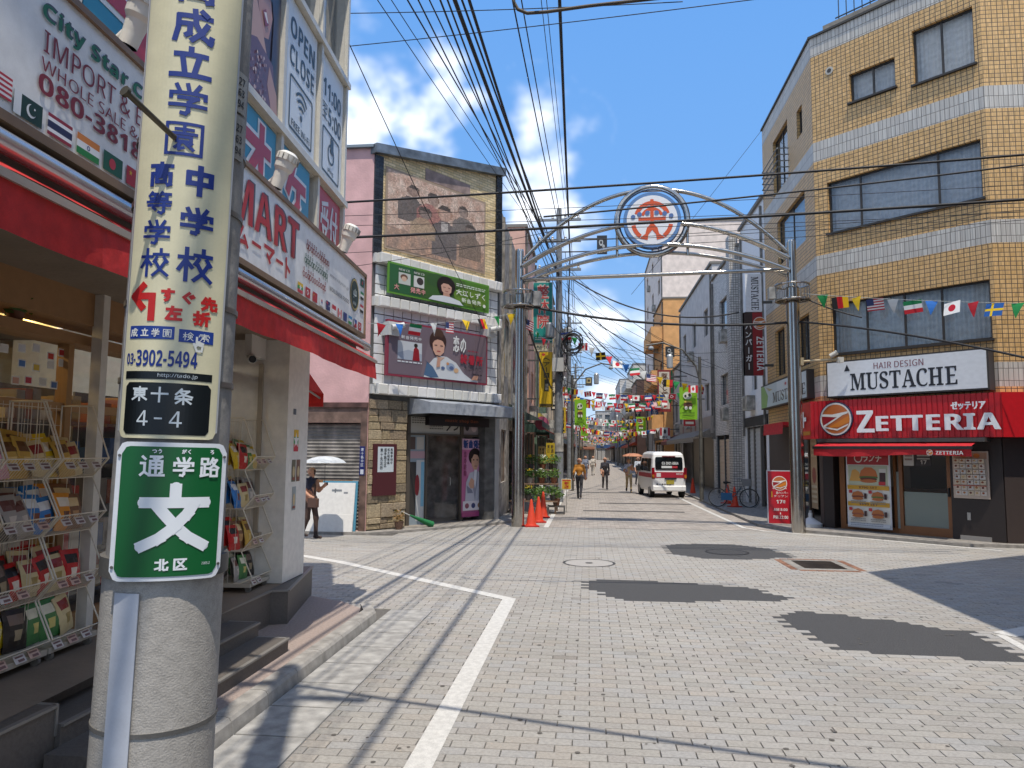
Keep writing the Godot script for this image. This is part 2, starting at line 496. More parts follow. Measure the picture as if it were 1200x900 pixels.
const GLYPH := {
"成": "15,22 90,22|15,22 15,55 8,92|18,45 42,45 42,72 34,78|52,5 56,45 72,78 90,92 93,76|82,42 70,68 48,92|68,6 80,16",
"立": "50,5 50,22|15,24 85,24|32,34 38,76|68,34 60,76|6,84 94,84",
"学": "22,6 30,24|48,4 52,22|76,5 66,24|10,44 10,30 90,30 90,44|28,44 72,44 52,58|52,58 52,84 46,92 36,90|8,66 92,66",
"園": "10,8 90,8 90,92 10,92 10,8|30,24 70,24|50,15 50,36|22,36 78,36|34,46 66,46 66,58 34,58 34,46|48,58 30,76|40,66 40,80 50,76|52,62 72,80|68,62 60,70",
"中": "16,26 84,26 84,60 16,60 16,26|50,4 50,96",
"校": "6,30 44,30|26,4 26,96|26,34 6,66|28,42 42,58|72,4 72,20|48,22 96,22|60,32 50,48|82,32 94,48|86,48 70,74 48,94|58,50 72,74 96,94",
"高": "50,3 50,14|8,15 92,15|32,24 68,24 68,38 32,38 32,24|14,96 14,48 86,48 86,90 76,94|34,60 66,60 66,82 34,82 34,60",
"等": "24,4 12,20|20,12 44,12|32,12 36,22|62,4 54,18|60,12 92,12|72,12 78,22|50,22 50,46|18,32 82,32|6,46 94,46|70,48 70,86 62,94 52,90|12,62 92,62|30,70 40,80",
"す": "8,22 92,22|56,4 56,56 46,64 36,56 40,46 52,44 58,52 58,70 48,88 34,97",
"ぐ": "60,8 26,46 62,90|66,36 76,50|80,28 90,42",
"先": "28,8 16,34|24,22 82,22|50,4 50,48|6,48 94,48|38,50 34,74 10,94|62,50 62,84 70,92 90,90 93,74",
"左": "8,22 94,22|42,4 36,40 8,88|36,50 88,50|60,50 60,86|22,88 96,88",
"折": "6,28 44,28|26,4 26,86 14,92|6,62 44,50|88,8 56,18|56,18 56,60 44,94|56,42 96,42|78,42 78,96",
"検": "4,30 38,30|22,4 22,96|22,34 4,64|24,44 36,56|68,4 42,32|68,4 96,30|54,32 82,32|50,44 86,44 86,62 50,62 50,44|68,32 68,66|68,64 60,80 40,96|68,66 80,84 96,96",
"索": "50,3 50,28|14,14 86,14|8,44 8,28 92,28 92,44|56,34 30,50|30,50 66,48|66,40 26,66|26,66 84,62|70,54 86,70|50,64 50,90 42,95|28,74 16,92|70,74 86,90",
"東": "8,16 92,16|50,3 50,97|20,28 80,28 80,58 20,58 20,28|20,43 80,43|48,58 6,90|52,58 94,90",
"十": "6,44 94,44|50,4 50,97",
"条": "40,3 12,38|34,16 76,16 52,38 12,54|30,22 60,42 94,52|10,64 90,64|50,50 50,97|44,66 14,92|56,66 88,92",
"通": "10,8 22,20|4,38 20,38 20,76|20,76 4,92|20,78 40,92 98,92|42,8 86,8 64,24|56,16 66,22|42,84 42,28 88,28 88,78 80,84|42,44 88,44|42,60 88,60|65,28 65,82",
"路": "8,8 40,8 40,34 8,34 8,8|24,34 24,88|24,56 42,56|8,50 8,92|4,94 44,86|66,4 50,34|62,14 86,14 68,42 46,58|60,22 76,42 98,54|56,62 90,62 90,94 56,94 56,62",
"北": "4,30 40,30|40,6 40,94|4,84 40,72|62,6 62,86 70,92 92,90 95,72|92,28 62,46",
"区": "92,10 10,10 10,92 96,92|76,22 48,60 26,78|34,28 78,76",
"つ": "6,34 60,22 90,40 84,68 44,88", "う": "36,8 64,14|20,38 60,28 80,44 70,76 40,96",
"が": "8,32 56,28 58,50 46,92 34,86|36,6 28,56 8,92|66,28 84,60|76,8 84,22|90,6 97,18",
"く": "70,6 24,50 70,94", "ろ": "18,12 76,12 20,56 60,44 84,60 76,84 44,94",
"ゼ": "6,44 92,30 76,60|38,8 38,84 48,90 92,88|72,8 80,20|86,4 94,16", "ッ": "18,34 28,56|46,30 54,52|84,32 70,70 36,94",
"テ": "24,12 76,12|6,40 94,40|52,40 46,74 28,94", "リ": "22,10 22,62|76,8 76,54 62,82 40,95", "ア": "8,14 90,14 62,48|48,32 46,66 22,94",
"ラ": "20,12 80,12|8,38 88,38 76,70 36,94", "ン": "12,16 34,32|8,90 50,76 90,26", "チ": "78,6 14,20|6,46 94,46|52,14 52,60 26,95",
"ハ": "34,14 28,50 6,84|62,12 80,44 94,82", "バ": "34,14 28,50 6,84|62,12 80,44 94,82|74,4 82,18|88,2 95,14", "ー": "8,50 92,50",
"ガ": "10,34 82,34 78,80 66,92 54,84|44,6 40,54 10,92|74,6 82,20|90,2 96,16", "ム": "46,8 14,84 82,76|62,48 90,92", "マ": "6,18 92,18 50,70|32,54 60,88",
"ト": "34,4 34,96|34,38 84,60", "ケ": "34,6 8,56|26,34 94,34|62,34 60,66 28,96", "カ": "10,34 82,34 78,80 66,92 54,84|44,6 40,54 10,92",
"受": "84,4 16,14|20,22 28,34|46,20 50,32|80,18 70,34|8,52 8,38 92,38 92,52|24,58 76,58 52,84 10,97|30,62 56,86 94,96",
"付": "32,4 6,48|22,30 22,96|40,32 96,32|78,6 78,86 68,94 56,90|50,50 62,66",
"翌": "10,8 44,8 44,44|14,18 26,26|10,40 40,28|54,8 90,8 90,44|58,18 70,26|54,40 86,28|50,48 50,58|16,60 84,60|34,66 40,84|66,66 60,84|6,92 94,92",
"ダ": "36,4 8,44|30,18 80,18 70,56 22,96|26,42 66,62|80,2 88,14|92,0 98,10",
"恋": "50,2 50,14|8,16 92,16|40,16 34,50|60,16 60,48|22,28 12,46|78,28 90,46|16,70 10,90|36,62 36,88 46,94 70,90 72,80|52,58 62,72|80,62 92,82",
"の": "54,12 44,64 24,84 10,66 20,34 56,16 86,34 86,66 56,92",
"終": "24,4 8,24 28,24|34,14 8,50|8,50 40,46|24,50 24,94|10,66 6,84|36,62 42,78|66,4 46,40|60,16 90,16 72,44 44,62|58,24 76,44 97,56|60,66 80,74|54,80 82,95",
"所": "8,8 44,8|10,24 40,24 40,46 10,46|10,24 10,56 4,94|90,8 58,16|58,16 58,60 48,95|58,40 97,40|80,40 80,96",
"着": "34,2 42,14|66,2 58,14|14,18 86,18|20,30 80,30|50,18 50,42|6,42 94,42|40,42 8,76|34,54 78,54 78,94 34,94 34,54|34,68 78,68|34,80 78,80",
"整": "6,14 50,14|28,3 28,54|12,22 44,22 44,36 12,36 12,22|28,38 8,52|30,38 48,50|66,3 54,26|60,16 96,16|88,18 76,38 54,54|62,22 76,40 96,52|14,60 88,60|50,60 50,94|52,76 80,76|26,72 26,94|6,95 95,95",
"体": "30,4 6,46|20,30 20,96|36,24 96,24|66,4 66,96|64,26 36,72|68,26 96,70|52,74 82,74",
"院": "8,6 8,96|8,10 34,10 22,38 36,56 24,66|68,2 68,12|42,28 42,16 96,16 96,28|52,32 86,32|42,48 97,48|60,48 56,74 40,95|76,48 76,84 84,92 97,88 97,76",
"へ": "4,60 36,28 96,74", "時": "8,14 34,14 34,80 8,80 8,14|8,46 34,46|46,16 92,16|68,3 68,34|40,34 97,34|40,54 96,54|78,42 78,86 70,94 58,90|50,64 60,76",
"大": "6,34 94,34|50,4 46,52 8,94|52,44 70,74 95,94", "江": "10,10 22,22|4,36 18,46|6,92 26,62|38,16 92,16|64,16 64,88|32,88 97,88",
"こ": "20,18 80,18 66,28|18,66 30,86 88,84", "し": "30,6 30,72 44,92 84,72", "ず": "8,24 92,24|56,6 56,58 46,66 36,58 40,48 52,46 58,54 58,72 48,90 34,98|76,2 82,12|90,0 96,10",
"み": "18,14 54,14 30,76 12,84 8,68 34,56 92,74|78,42 70,72 48,94", "日": "20,8 80,8 80,92 20,92 20,8|20,50 80,50", "店": "50,2 50,14|12,16 92,16|14,16 14,50 4,95|54,24 54,54|54,38 88,38|30,56 82,56 82,94 30,94 30,56",
"飯": "34,2 6,34|34,2 58,26|18,36 46,36 46,62 18,62|18,36 18,92 42,82|18,48 46,48|34,66 52,84|60,12 96,12|62,12 62,54 52,95|64,36 92,36 78,72 54,96|68,46 80,74 97,95",
"豚": "10,8 34,8 34,88 28,94|10,8 10,60 4,95|10,32 34,32|10,54 34,54|42,12 96,12|70,12 46,38|60,26 72,52 70,90 60,95|70,46 44,66|72,62 44,86|92,30 76,48|74,50 97,84",
"や": "6,46 60,30 88,42 82,60 58,62|48,6 58,22|26,22 48,95", "め": "24,16 44,80|74,8 54,70 26,90 10,66 30,40 66,36 90,58 78,84 54,94",
"新": "24,2 24,12|6,14 46,14|14,20 18,34|38,20 34,34|4,38 48,38|6,54 46,54|26,38 26,95|24,58 6,80|28,58 44,76|88,6 58,16|58,16 58,56 48,95|58,40 97,40|80,40 80,96",
"曲": "16,26 84,26 84,92 16,92 16,26|16,58 84,58|38,6 38,92|62,6 62,92", "発": "10,14 38,14 4,48|26,28 14,20|50,4 62,26 97,46|84,6 62,24|92,20 74,34|30,46 72,46|14,62 90,62|38,46 36,74 10,95|62,46 62,84 70,92 92,90 94,76",
"売": "50,2 50,28|12,14 88,14|24,30 76,30|8,58 8,44 92,44 92,58|38,54 34,76 10,95|62,54 62,84 70,92 92,90 94,76",
}
func _ready():
	rng.seed = 20240607
	calibrate()
	# camera
	var cam := Camera3D.new()
	cam.name = "camera"
	cam.fov = rad_to_deg(2.0 * atan(450.0 / FPX))
	cam.far = 900.0
	cam.near = 0.05
	add_child(cam)
	cam.transform = Transform3D(Basis(Vector3(row_r.x, row_u.x, row_b.x), Vector3(row_r.y, row_u.y, row_b.y), Vector3(row_r.z, row_u.z, row_b.z)), CAM)
	cam.current = true
	# sky, exposure and haze
	var we := WorldEnvironment.new()
	we.name = "environment"
	var env := Environment.new()
	env.background_mode = Environment.BG_SKY
	env.sky = Sky.new()
	var pm := PanoramaSkyMaterial.new()
	pm.panorama = sky_image()
	env.sky.sky_material = pm
	env.background_energy_multiplier = 1.0
	env.ambient_light_source = Environment.AMBIENT_SOURCE_SKY
	env.tonemap_mode = Environment.TONE_MAPPER_LINEAR
	env.tonemap_exposure = EXPO
	env.sdfgi_enabled = true
	env.ssao_enabled = true
	env.ssil_enabled = true
	we.environment = env
	add_child(we)
	# sun: high, from behind the camera and a little to its right
	var sun := DirectionalLight3D.new()
	sun.name = "sun"
	sun.light_energy = 1.2
	sun.light_color = Color(1.0, 0.965, 0.91)
	sun.light_angular_distance = 0.5
	sun.shadow_enabled = true
	add_child(sun)
	sun.look_at_from_position(Vector3.ZERO, SUNDIR, Vector3.RIGHT)
	# the place
	build_ground()
	build_mart()
	build_pole()
	build_music()
	build_yellow()
	build_rows()
	build_arch()
	build_wires()
	build_bunting()
	build_street_things()
	build_people()

const EXPO := 1.18
func sky_col(hex: String) -> Color:   # the colour the sky shows at this exposure
	var c := lin(hex)
	return Color(c.r / EXPO, c.g / EXPO, c.b / EXPO)
func sky_image() -> ImageTexture:
	var w := 1600
	var h := 800
	var im := Image.create(w, h, false, Image.FORMAT_RGBF)
	var f := FastNoiseLite.new()
	f.seed = 9
	f.frequency = 5.5
	f.fractal_octaves = 6
	f.fractal_gain = 0.6
	var f2 := FastNoiseLite.new()
	f2.seed = 4
	f2.frequency = 0.9
	f2.fractal_octaves = 3
	var blobs := []
	for b in [[440, 125, 60, 0.8], [490, 155, 50, 0.8], [415, 175, 60, 0.85], [520, 88, 42, 0.7], [548, 120, 36, 0.6], [470, 190, 50, 0.8], [645, 225, 55, 0.75], [610, 250, 50, 0.75], [675, 255, 45, 0.5], [625, 140, 40, 0.6], [680, 150, 26, 0.45], [700, 385, 55, 0.6], [735, 400, 50, 0.55], [660, 300, 40, 0.35], [720, 450, 90, 0.45], [345, 110, 90, 0.8], [250, 60, 90, 0.7]]:
		blobs.append([ray(b[0], b[1]).normalized(), cos(atan(b[2] * 1.5 / FPX)), b[3], b[2] * 0.85 / FPX])
	var top := sky_col("#5c9dee")
	var mid := sky_col("#7db5f7")
	var low := sky_col("#bbdbfa")
	var white := Color(1.3, 1.32, 1.35)
	var ground := sky_col("#77746f")
	for j in h:
		var th := PI * (j + 0.5) / h
		var y := cos(th)
		var s := sin(th)
		if y < -0.02:
			im.fill_rect(Rect2i(0, j, w, h - j), ground)
			break
		var k := clampf(y, 0, 1)
		var base := low.lerp(mid, clampf(k / 0.28, 0, 1)) if k < 0.28 else mid.lerp(top, clampf((k - 0.28) / 0.55, 0, 1))
		for i in w:
			var a := TAU * (i + 0.5) / w
			var d := Vector3(sin(a) * s, y, -cos(a) * s)
			var cov := 0.0
			if d.z < -0.4 and absf(d.x) < 0.7:
				for b in blobs:
					var q: float = d.dot(b[0])
					if q > b[1]: cov = maxf(cov, b[2] * exp(-pow(acos(minf(q, 1.0)) / b[3], 2)))
			else:
				cov = clampf(f2.get_noise_3dv(d * 2.0) * 1.6 + 0.42, 0, 0.9)  # unseen sky: cloud cover raised here to add fill light to the shade
			if cov > 0.03:
				var nz := f.get_noise_3dv(Vector3(d.x, d.y * 1.7, d.z) * 1.6) * 0.9
				cov = smoothstep(0.16, 1.05, cov + nz * (0.5 + cov * 0.7)) * 0.92
			im.set_pixel(i, j, base.lerp(white, clampf(cov, 0, 1)))
	return ImageTexture.create_from_image(im)

# ---------------------------------------------------------------- the ground
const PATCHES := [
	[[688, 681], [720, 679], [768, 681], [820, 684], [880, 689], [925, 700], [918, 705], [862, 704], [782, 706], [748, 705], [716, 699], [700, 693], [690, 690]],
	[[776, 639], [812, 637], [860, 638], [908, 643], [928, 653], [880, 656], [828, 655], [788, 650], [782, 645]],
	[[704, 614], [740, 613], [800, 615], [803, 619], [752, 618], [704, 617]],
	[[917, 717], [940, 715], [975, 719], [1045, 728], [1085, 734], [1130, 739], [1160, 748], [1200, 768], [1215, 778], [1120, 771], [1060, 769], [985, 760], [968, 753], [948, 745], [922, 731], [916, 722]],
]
func build_ground():
	var soil := MB.new()
	soil.quad(Vector3(-300, -0.022, 60), Vector3(300, -0.022, 60), Vector3(300, -0.022, -500), Vector3(-300, -0.022, -500), Vector3.UP)
	struct("ground", soil, mk("#6b6864", 0.95, 0, "asphalt"))
	# paving: concrete pavers in running bond
	var pw := 0.236
	var pd := 0.118
	var joint := 0.0045
	var polys := []
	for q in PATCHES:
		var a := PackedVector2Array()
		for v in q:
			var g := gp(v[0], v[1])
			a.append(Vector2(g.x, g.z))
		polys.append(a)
	var tones := ["#a6a29b", "#a8a49d", "#a5a099", "#aaa69f", "#a7a5a1", "#a39f98", "#a9a39a", "#aba7a1"]
	var ltones := []
	for s in tones: ltones.append(lin(s))
	var bed := MB.new()
	bed.quad(Vector3(-9.5, -0.016, -3.2), Vector3(11, -0.016, -3.2), Vector3(11, -0.016, -20.2), Vector3(-9.5, -0.016, -20.2), Vector3.UP)
	var street := struct("street_paving", bed, mk("#827e78", 0.95, 0, "asphalt"))
	var rest := MB.new()
	var tar := [MB.new(), MB.new(), MB.new(), MB.new()]
	var wear := FastNoiseLite.new()
	wear.seed = 3
	wear.frequency = 0.35
	wear.fractal_octaves = 3
	var single := []
	for v in 8:
		var m := MB.new()
		m.c = ltones[v]
		m.paver(-pw / 2 + joint / 2, -pd / 2 + joint / 2, pw / 2 - joint / 2, pd / 2 - joint / 2, 0.0)
		single.append(m.mesh())
	var pm := vc(0.85, "paver")
	var count := 0
	var rows := int(16.6 / pd)
	for j in rows:
		var z := -3.4 - (j + 0.5) * pd
		for i in range(-40, 48):
			var x := (i + 0.5 * (j % 2)) * pw
			if x < z * 0.80 - 0.3 or x > -z * 0.60 + 0.4: continue
			if x + pw / 2 < -1.94 and z > -9.4: continue
			var xl := x - pw / 2 if z < -9.4 else maxf(x - pw / 2, -1.955)
			if x < -9.4 or x > 10.8: continue
			if z < -17.3 and (x < -4.6 or x > 8.2): continue
			if z < -18.6 and (x < -3.9 or x > 7.0): continue
			var hit := -1
			for q in polys.size():
				if Geometry2D.is_point_in_polygon(Vector2(x, z), polys[q]): hit = q
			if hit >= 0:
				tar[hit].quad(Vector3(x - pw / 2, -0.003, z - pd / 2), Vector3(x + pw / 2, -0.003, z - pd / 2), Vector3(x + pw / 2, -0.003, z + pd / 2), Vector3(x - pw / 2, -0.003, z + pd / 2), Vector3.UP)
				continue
			var y := rng.randf_range(-0.0016, 0.0012)
			var tone := rng.randi() % 8
			if z > -8.3 and x < 2.6 and count < 300 and z < -4.55 and xl == x - pw / 2:
				count += 1
				part(street, "paver", single[tone], pm, at(x, y, z))
				continue
			var w := 1.0 + wear.get_noise_2d(x, z) * 0.12 + rng.randf_range(-0.02, 0.02)
			var c: Color = ltones[tone]
			if rng.randf() < 0.02: w *= rng.randf_range(0.72, 0.9)
			rest.c = Color(c.r * w, c.g * w, c.b * w)
			rest.paver(xl + joint / 2, z - pd / 2 + joint / 2, x + pw / 2 - joint / 2, z + pd / 2 - joint / 2, y)
	var pr := part(street, "paver_field", rest, pm)
	pr.set_meta("kind", "stuff")
	# chewing gum and tar spots trodden into the pavers
	var gum := MB.new()
	for k in 260:
		var gz := -4.6 - pow(rng.randf(), 1.4) * 15.0
		var gx := rng.randf_range(-1.9, -gz * 0.55)
		gum.disc(Vector3(gx, 0.0032, gz), Vector3.UP, rng.randf_range(0.008, 0.022), 7)
	part(street, "gum_spot", gum, mk("#5a5651", 0.9)).set_meta("kind", "stuff")
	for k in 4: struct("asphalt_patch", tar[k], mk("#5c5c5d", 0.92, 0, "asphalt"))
	# the street runs on beyond the crossing; there the pavers are too far to tell apart
	var far := MB.new()
	for k in 12:
		var z0 := -20.0 - k * 25.0
		far.quad(Vector3(-3.4, -0.004, z0), Vector3(6.6, -0.004, z0), Vector3(6.6, -0.004, z0 - 25.0), Vector3(-3.4, -0.004, z0 - 25.0), Vector3.UP)
	struct("street_far", far, tile_mat("paver_far", ["#9c968f", "#a39b93", "#989088", "#a89f95", "#948d85"], "#6b6762", 8, 16, pw, pd, 0.009, 0.5, 0.07, 0.85))
	# dark worn bands farther up the street
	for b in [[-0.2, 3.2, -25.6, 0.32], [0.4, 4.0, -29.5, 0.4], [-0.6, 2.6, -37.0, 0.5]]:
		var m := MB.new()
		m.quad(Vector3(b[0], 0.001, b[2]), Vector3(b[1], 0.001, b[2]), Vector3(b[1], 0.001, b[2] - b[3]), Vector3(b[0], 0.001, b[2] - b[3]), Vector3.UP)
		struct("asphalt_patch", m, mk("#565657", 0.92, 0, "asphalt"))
	# painted lines
	var paint := mk("#d2d0ca", 0.7, 0, "grime_paint")
	paint.albedo_texture = noise_tex("paint", 512, 0.05, 0.86, 1.0, 91, 6, 0.06)
	var ln := MB.new()
	line(ln, [Vector2(-1.08, -3.6), Vector2(-1.08, -10.24), Vector2(-2.487, -11.461), Vector2(-4.439, -13.15), Vector2(-5.6, -13.95), Vector2(-7.5, -14.7)], 0.18)
	struct("edge_line", ln, paint)
	ln = MB.new()
	line(ln, [Vector2(-1.13, -19.9), Vector2(-1.13, -120)], 0.14)
	struct("edge_line", ln, paint)
	ln = MB.new()
	line(ln, [Vector2(8.6, -16.75), Vector2(6.3, -18.7), Vector2(4.5, -19.9), Vector2(4.12, -20.7), Vector2(3.98, -32), Vector2(3.9, -130)], 0.13)
	struct("edge_line", ln, paint)
	ln = MB.new()
	line(ln, [gp(1176, 744), gp(1215, 737)].map(func(v): return Vector2(v.x, v.z)), 0.25)
	line(ln, [gp(1172, 744), gp(1215, 768)].map(func(v): return Vector2(v.x, v.z)), 0.1)
	struct("stop_line", ln, paint)
	# manhole: a ring with pavers set into its lid
	var mh := thing("manhole_cover", "round paver-inset manhole cover in the paving", "manhole", at(0.0, 0.0, -13.72))
	var m1 := MB.new()
	m1.disc(Vector3(0, 0.004, 0), Vector3.UP, 0.475, 40, 0.43)
	part(mh, "rim", m1, mk("#57544f", 0.6, 0.3, "grime"))
	m1 = MB.new()
	m1.disc(Vector3(0, 0.003, 0), Vector3.UP, 0.428, 40)
	part(mh, "lid", m1, mk("#aeaaa4", 0.85, 0, "paver"))
	m1 = MB.new()
	m1.disc(Vector3(0, 0.006, 0.02), Vector3.UP, 0.07, 16)
	part(mh, "key_plate", m1, mk("#4a4845", 0.6, 0.4, "grime"))
	var mh2 := thing("manhole_cover", "round manhole ring set in the dark asphalt patch", "manhole", at(gp(852, 647).x, 0.0, gp(852, 647).z))
	m1 = MB.new()
	m1.disc(Vector3(0, 0.004, 0), Vector3.UP, 0.43, 40, 0.39)
	part(mh2, "rim", m1, mk("#3b3a39", 0.6, 0.3, "grime"))
	m1 = MB.new()
	m1.disc(Vector3(0, 0.002, 0), Vector3.UP, 0.39, 40)
	part(mh2, "lid", m1, mk("#505052", 0.9, 0, "asphalt"))
	# drain grate framed in terracotta
	var a0 := gp(912, 656)
	var a1 := gp(1010, 669)
	var gr := thing("drain_grate", "rectangular drain grate framed by terracotta bricks", "drain", at((a0.x + a1.x) / 2, 0, (a0.z + a1.z) / 2))
	var hx := absf(a1.x - a0.x) / 2 - 0.05
	var hz := 0.62
	var bricks := [lin("#a8785c"), lin("#9d6e55"), lin("#b38468")]
	for side in 4:
		var n := 7
		for k in n:
			m1 = MB.new()
			m1.c = bricks[rng.randi() % 3]
			var f0 := -1.0 + 2.0 * k / n
			var f1 := -1.0 + 2.0 * (k + 1) / n - 0.02
			match side:
				0: m1.paver(f0 * hx, -hz - 0.11, f1 * hx, -hz, 0.005)
				1: m1.paver(f0 * hx, hz, f1 * hx, hz + 0.11, 0.005)
				2: m1.paver(-hx - 0.12, f0 * hz, -hx - 0.005, f1 * hz, 0.005)
				3: m1.paver(hx + 0.005, f0 * hz, hx + 0.12, f1 * hz, 0.005)
			part(gr, "brick", m1, vc(0.85, "stone"))
	m1 = MB.new()
	m1.quad(Vector3(-hx, 0.004, -hz), Vector3(hx, 0.004, -hz), Vector3(hx, 0.004, hz), Vector3(-hx, 0.004, hz), Vector3.UP)
	part(gr, "concrete_frame", m1, mk("#9f9a92", 0.9, 0, "concrete"))
	m1 = MB.new()
	for k in 9: m1.box(-hx * 0.7, 0.005, -hz * 0.7 + k * hz * 0.165, hx * 0.7, 0.014, -hz * 0.7 + k * hz * 0.165 + 0.06)
	part(gr, "grate", m1, mk("#4d443b", 0.55, 0.5, "grime"))
	# pavement, kerb and gutter along the mart
	var sw := MB.new()
	sw.box(-3.9, -0.01, -3.0, -2.665, 0.1, -8.6)
	sw.t = Transform3D(Basis(Vector3.RIGHT, -PI / 2), Vector3.ZERO)
	sw.prism(PackedVector2Array([Vector2(-3.9, 8.6), Vector2(-2.665, 8.6), Vector2(-2.75, 8.95), Vector2(-3.1, 9.3), Vector2(-3.9, 9.75)]), -0.01, 0.0998)
	sw.t = Transform3D()
	sw.box(-6.5, -0.01, -3.0, -3.9, 0.1, -9.75)
	var walk := struct("pavement_left", sw, mk("#a8988f", 0.85, 0, "paver"))
	var kb := MB.new()
	var klen := 0.6
	for k in 9:
		kb = MB.new()
		var z0 := -3.4 - k * klen
		kb.t = Transform3D(Basis(Vector3(0, 0, -1), Vector3(1, 0, 0), Vector3(0, 1, 0)).orthonormalized(), Vector3.ZERO)
		kb.t = Transform3D()
		kerb(kb, Vector3(-2.5, 0, z0 - 0.004), Vector3(-2.5, 0, z0 - klen + 0.004), 0.16, 0.118)
		part(walk, "kerb_stone", kb, mk("#b0aca5", 0.85, 0, "concrete"))
	for seg in [[Vector3(-2.5, 0, -8.81), Vector3(-2.66, 0, -9.2)], [Vector3(-2.665, 0, -9.21), Vector3(-3.05, 0, -9.55)], [Vector3(-3.06, 0, -9.555), Vector3(-3.75, 0, -9.9)]]:
		kb = MB.new()
		kerb(kb, seg[0], seg[1], 0.16, 0.112 if seg[0].z > -9.2 else 0.05)
		part(walk, "kerb_stone", kb, mk("#b0aca5", 0.85, 0, "concrete"))
	var gt := MB.new()
	for k in 10:
		gt = MB.new()
		gt.paver(-2.49, -3.4 - (k + 1) * 0.6 + 0.005, -1.955, -3.4 - k * 0.6 - 0.005, 0.003, 0.006, 0.03)
		part(walk, "gutter_slab", gt, mk("#b5b3ae", 0.85, 0, "concrete"))
	# low pavements in front of the music shop and of the yellow building
	sw = MB.new()
	sw.t = Transform3D(Basis(Vector3.RIGHT, -PI / 2), Vector3.ZERO)
	sw.prism(PackedVector2Array([Vector2(-12, 17.35), Vector2(-5.2, 17.35), Vector2(-4.4, 18.1), Vector2(-3.3, 19.5), Vector2(-2.35, 20.6), Vector2(-2.05, 21.6), Vector2(-2.05, 23.5), Vector2(-12, 23.5)]), -0.01, 0.06)
	struct("pavement_corner", sw, mk("#a39e97", 0.88, 0, "concrete"))
	sw = MB.new()
	sw.t = Transform3D(Basis(Vector3.RIGHT, -PI / 2), Vector3.ZERO)
	sw.prism(PackedVector2Array([Vector2(4.6, 60), Vector2(4.6, 21.2), Vector2(5.1, 20.0), Vector2(6.1, 19.2), Vector2(8.1, 17.35), Vector2(12.5, 16.9), Vector2(12.5, 60)]), -0.01, 0.07)
	struct("pavement_right", sw, mk("#9d9891", 0.88, 0, "concrete"))

func line(m: MB, pts: Array, w: float, y := 0.004):
	for k in pts.size() - 1:
		var a: Vector2 = pts[k]
		var b: Vector2 = pts[k + 1]
		var d := (b - a).normalized()
		var n0 := Vector2(-d.y, d.x)
		var n1 := n0
		if k > 0:
			var e := (pts[k] - pts[k - 1] as Vector2).normalized()
			n0 = (n0 + Vector2(-e.y, e.x)).normalized()
			n0 /= maxf(0.4, n0.dot(Vector2(-d.y, d.x)))
		if k < pts.size() - 2:
			var e := (pts[k + 2] - pts[k + 1] as Vector2).normalized()
			n1 = (n1 + Vector2(-e.y, e.x)).normalized()
			n1 /= maxf(0.4, n1.dot(Vector2(-d.y, d.x)))
		n0 *= w / 2
		n1 *= w / 2
		m.quad(Vector3(a.x - n0.x, y, a.y - n0.y), Vector3(b.x - n1.x, y, b.y - n1.y), Vector3(b.x + n1.x, y, b.y + n1.y), Vector3(a.x + n0.x, y, a.y + n0.y), Vector3.UP)
func kerb(m: MB, a: Vector3, b: Vector3, w: float, h: float):   # a rounded kerb stone, its road side along a-b, its body to the left of the way
	var d := (b - a).normalized()
	var s := Vector3(d.z, 0, -d.x)
	var prof := [Vector2(0, -0.01), Vector2(0.012, h * 0.72), Vector2(0.03, h * 0.93), Vector2(0.06, h), Vector2(w, h), Vector2(w, -0.01)]
	for k in prof.size() - 1:
		var p0: Vector2 = prof[k]
		var p1: Vector2 = prof[k + 1]
		var hint := -s * (p1.y - p0.y) + Vector3.UP * (p1.x - p0.x)
		m.quad(a + s * p0.x + Vector3.UP * p0.y, b + s * p0.x + Vector3.UP * p0.y, b + s * p1.x + Vector3.UP * p1.y, a + s * p1.x + Vector3.UP * p1.y, hint)
	for e in [[a, -d], [b, d]]:
		for k in range(1, prof.size() - 1):
			m.tri(e[0] + s * prof[0].x + Vector3.UP * prof[0].y, e[0] + s * prof[k].x + Vector3.UP * prof[k].y, e[0] + s * prof[k + 1].x + Vector3.UP * prof[k + 1].y, e[1])
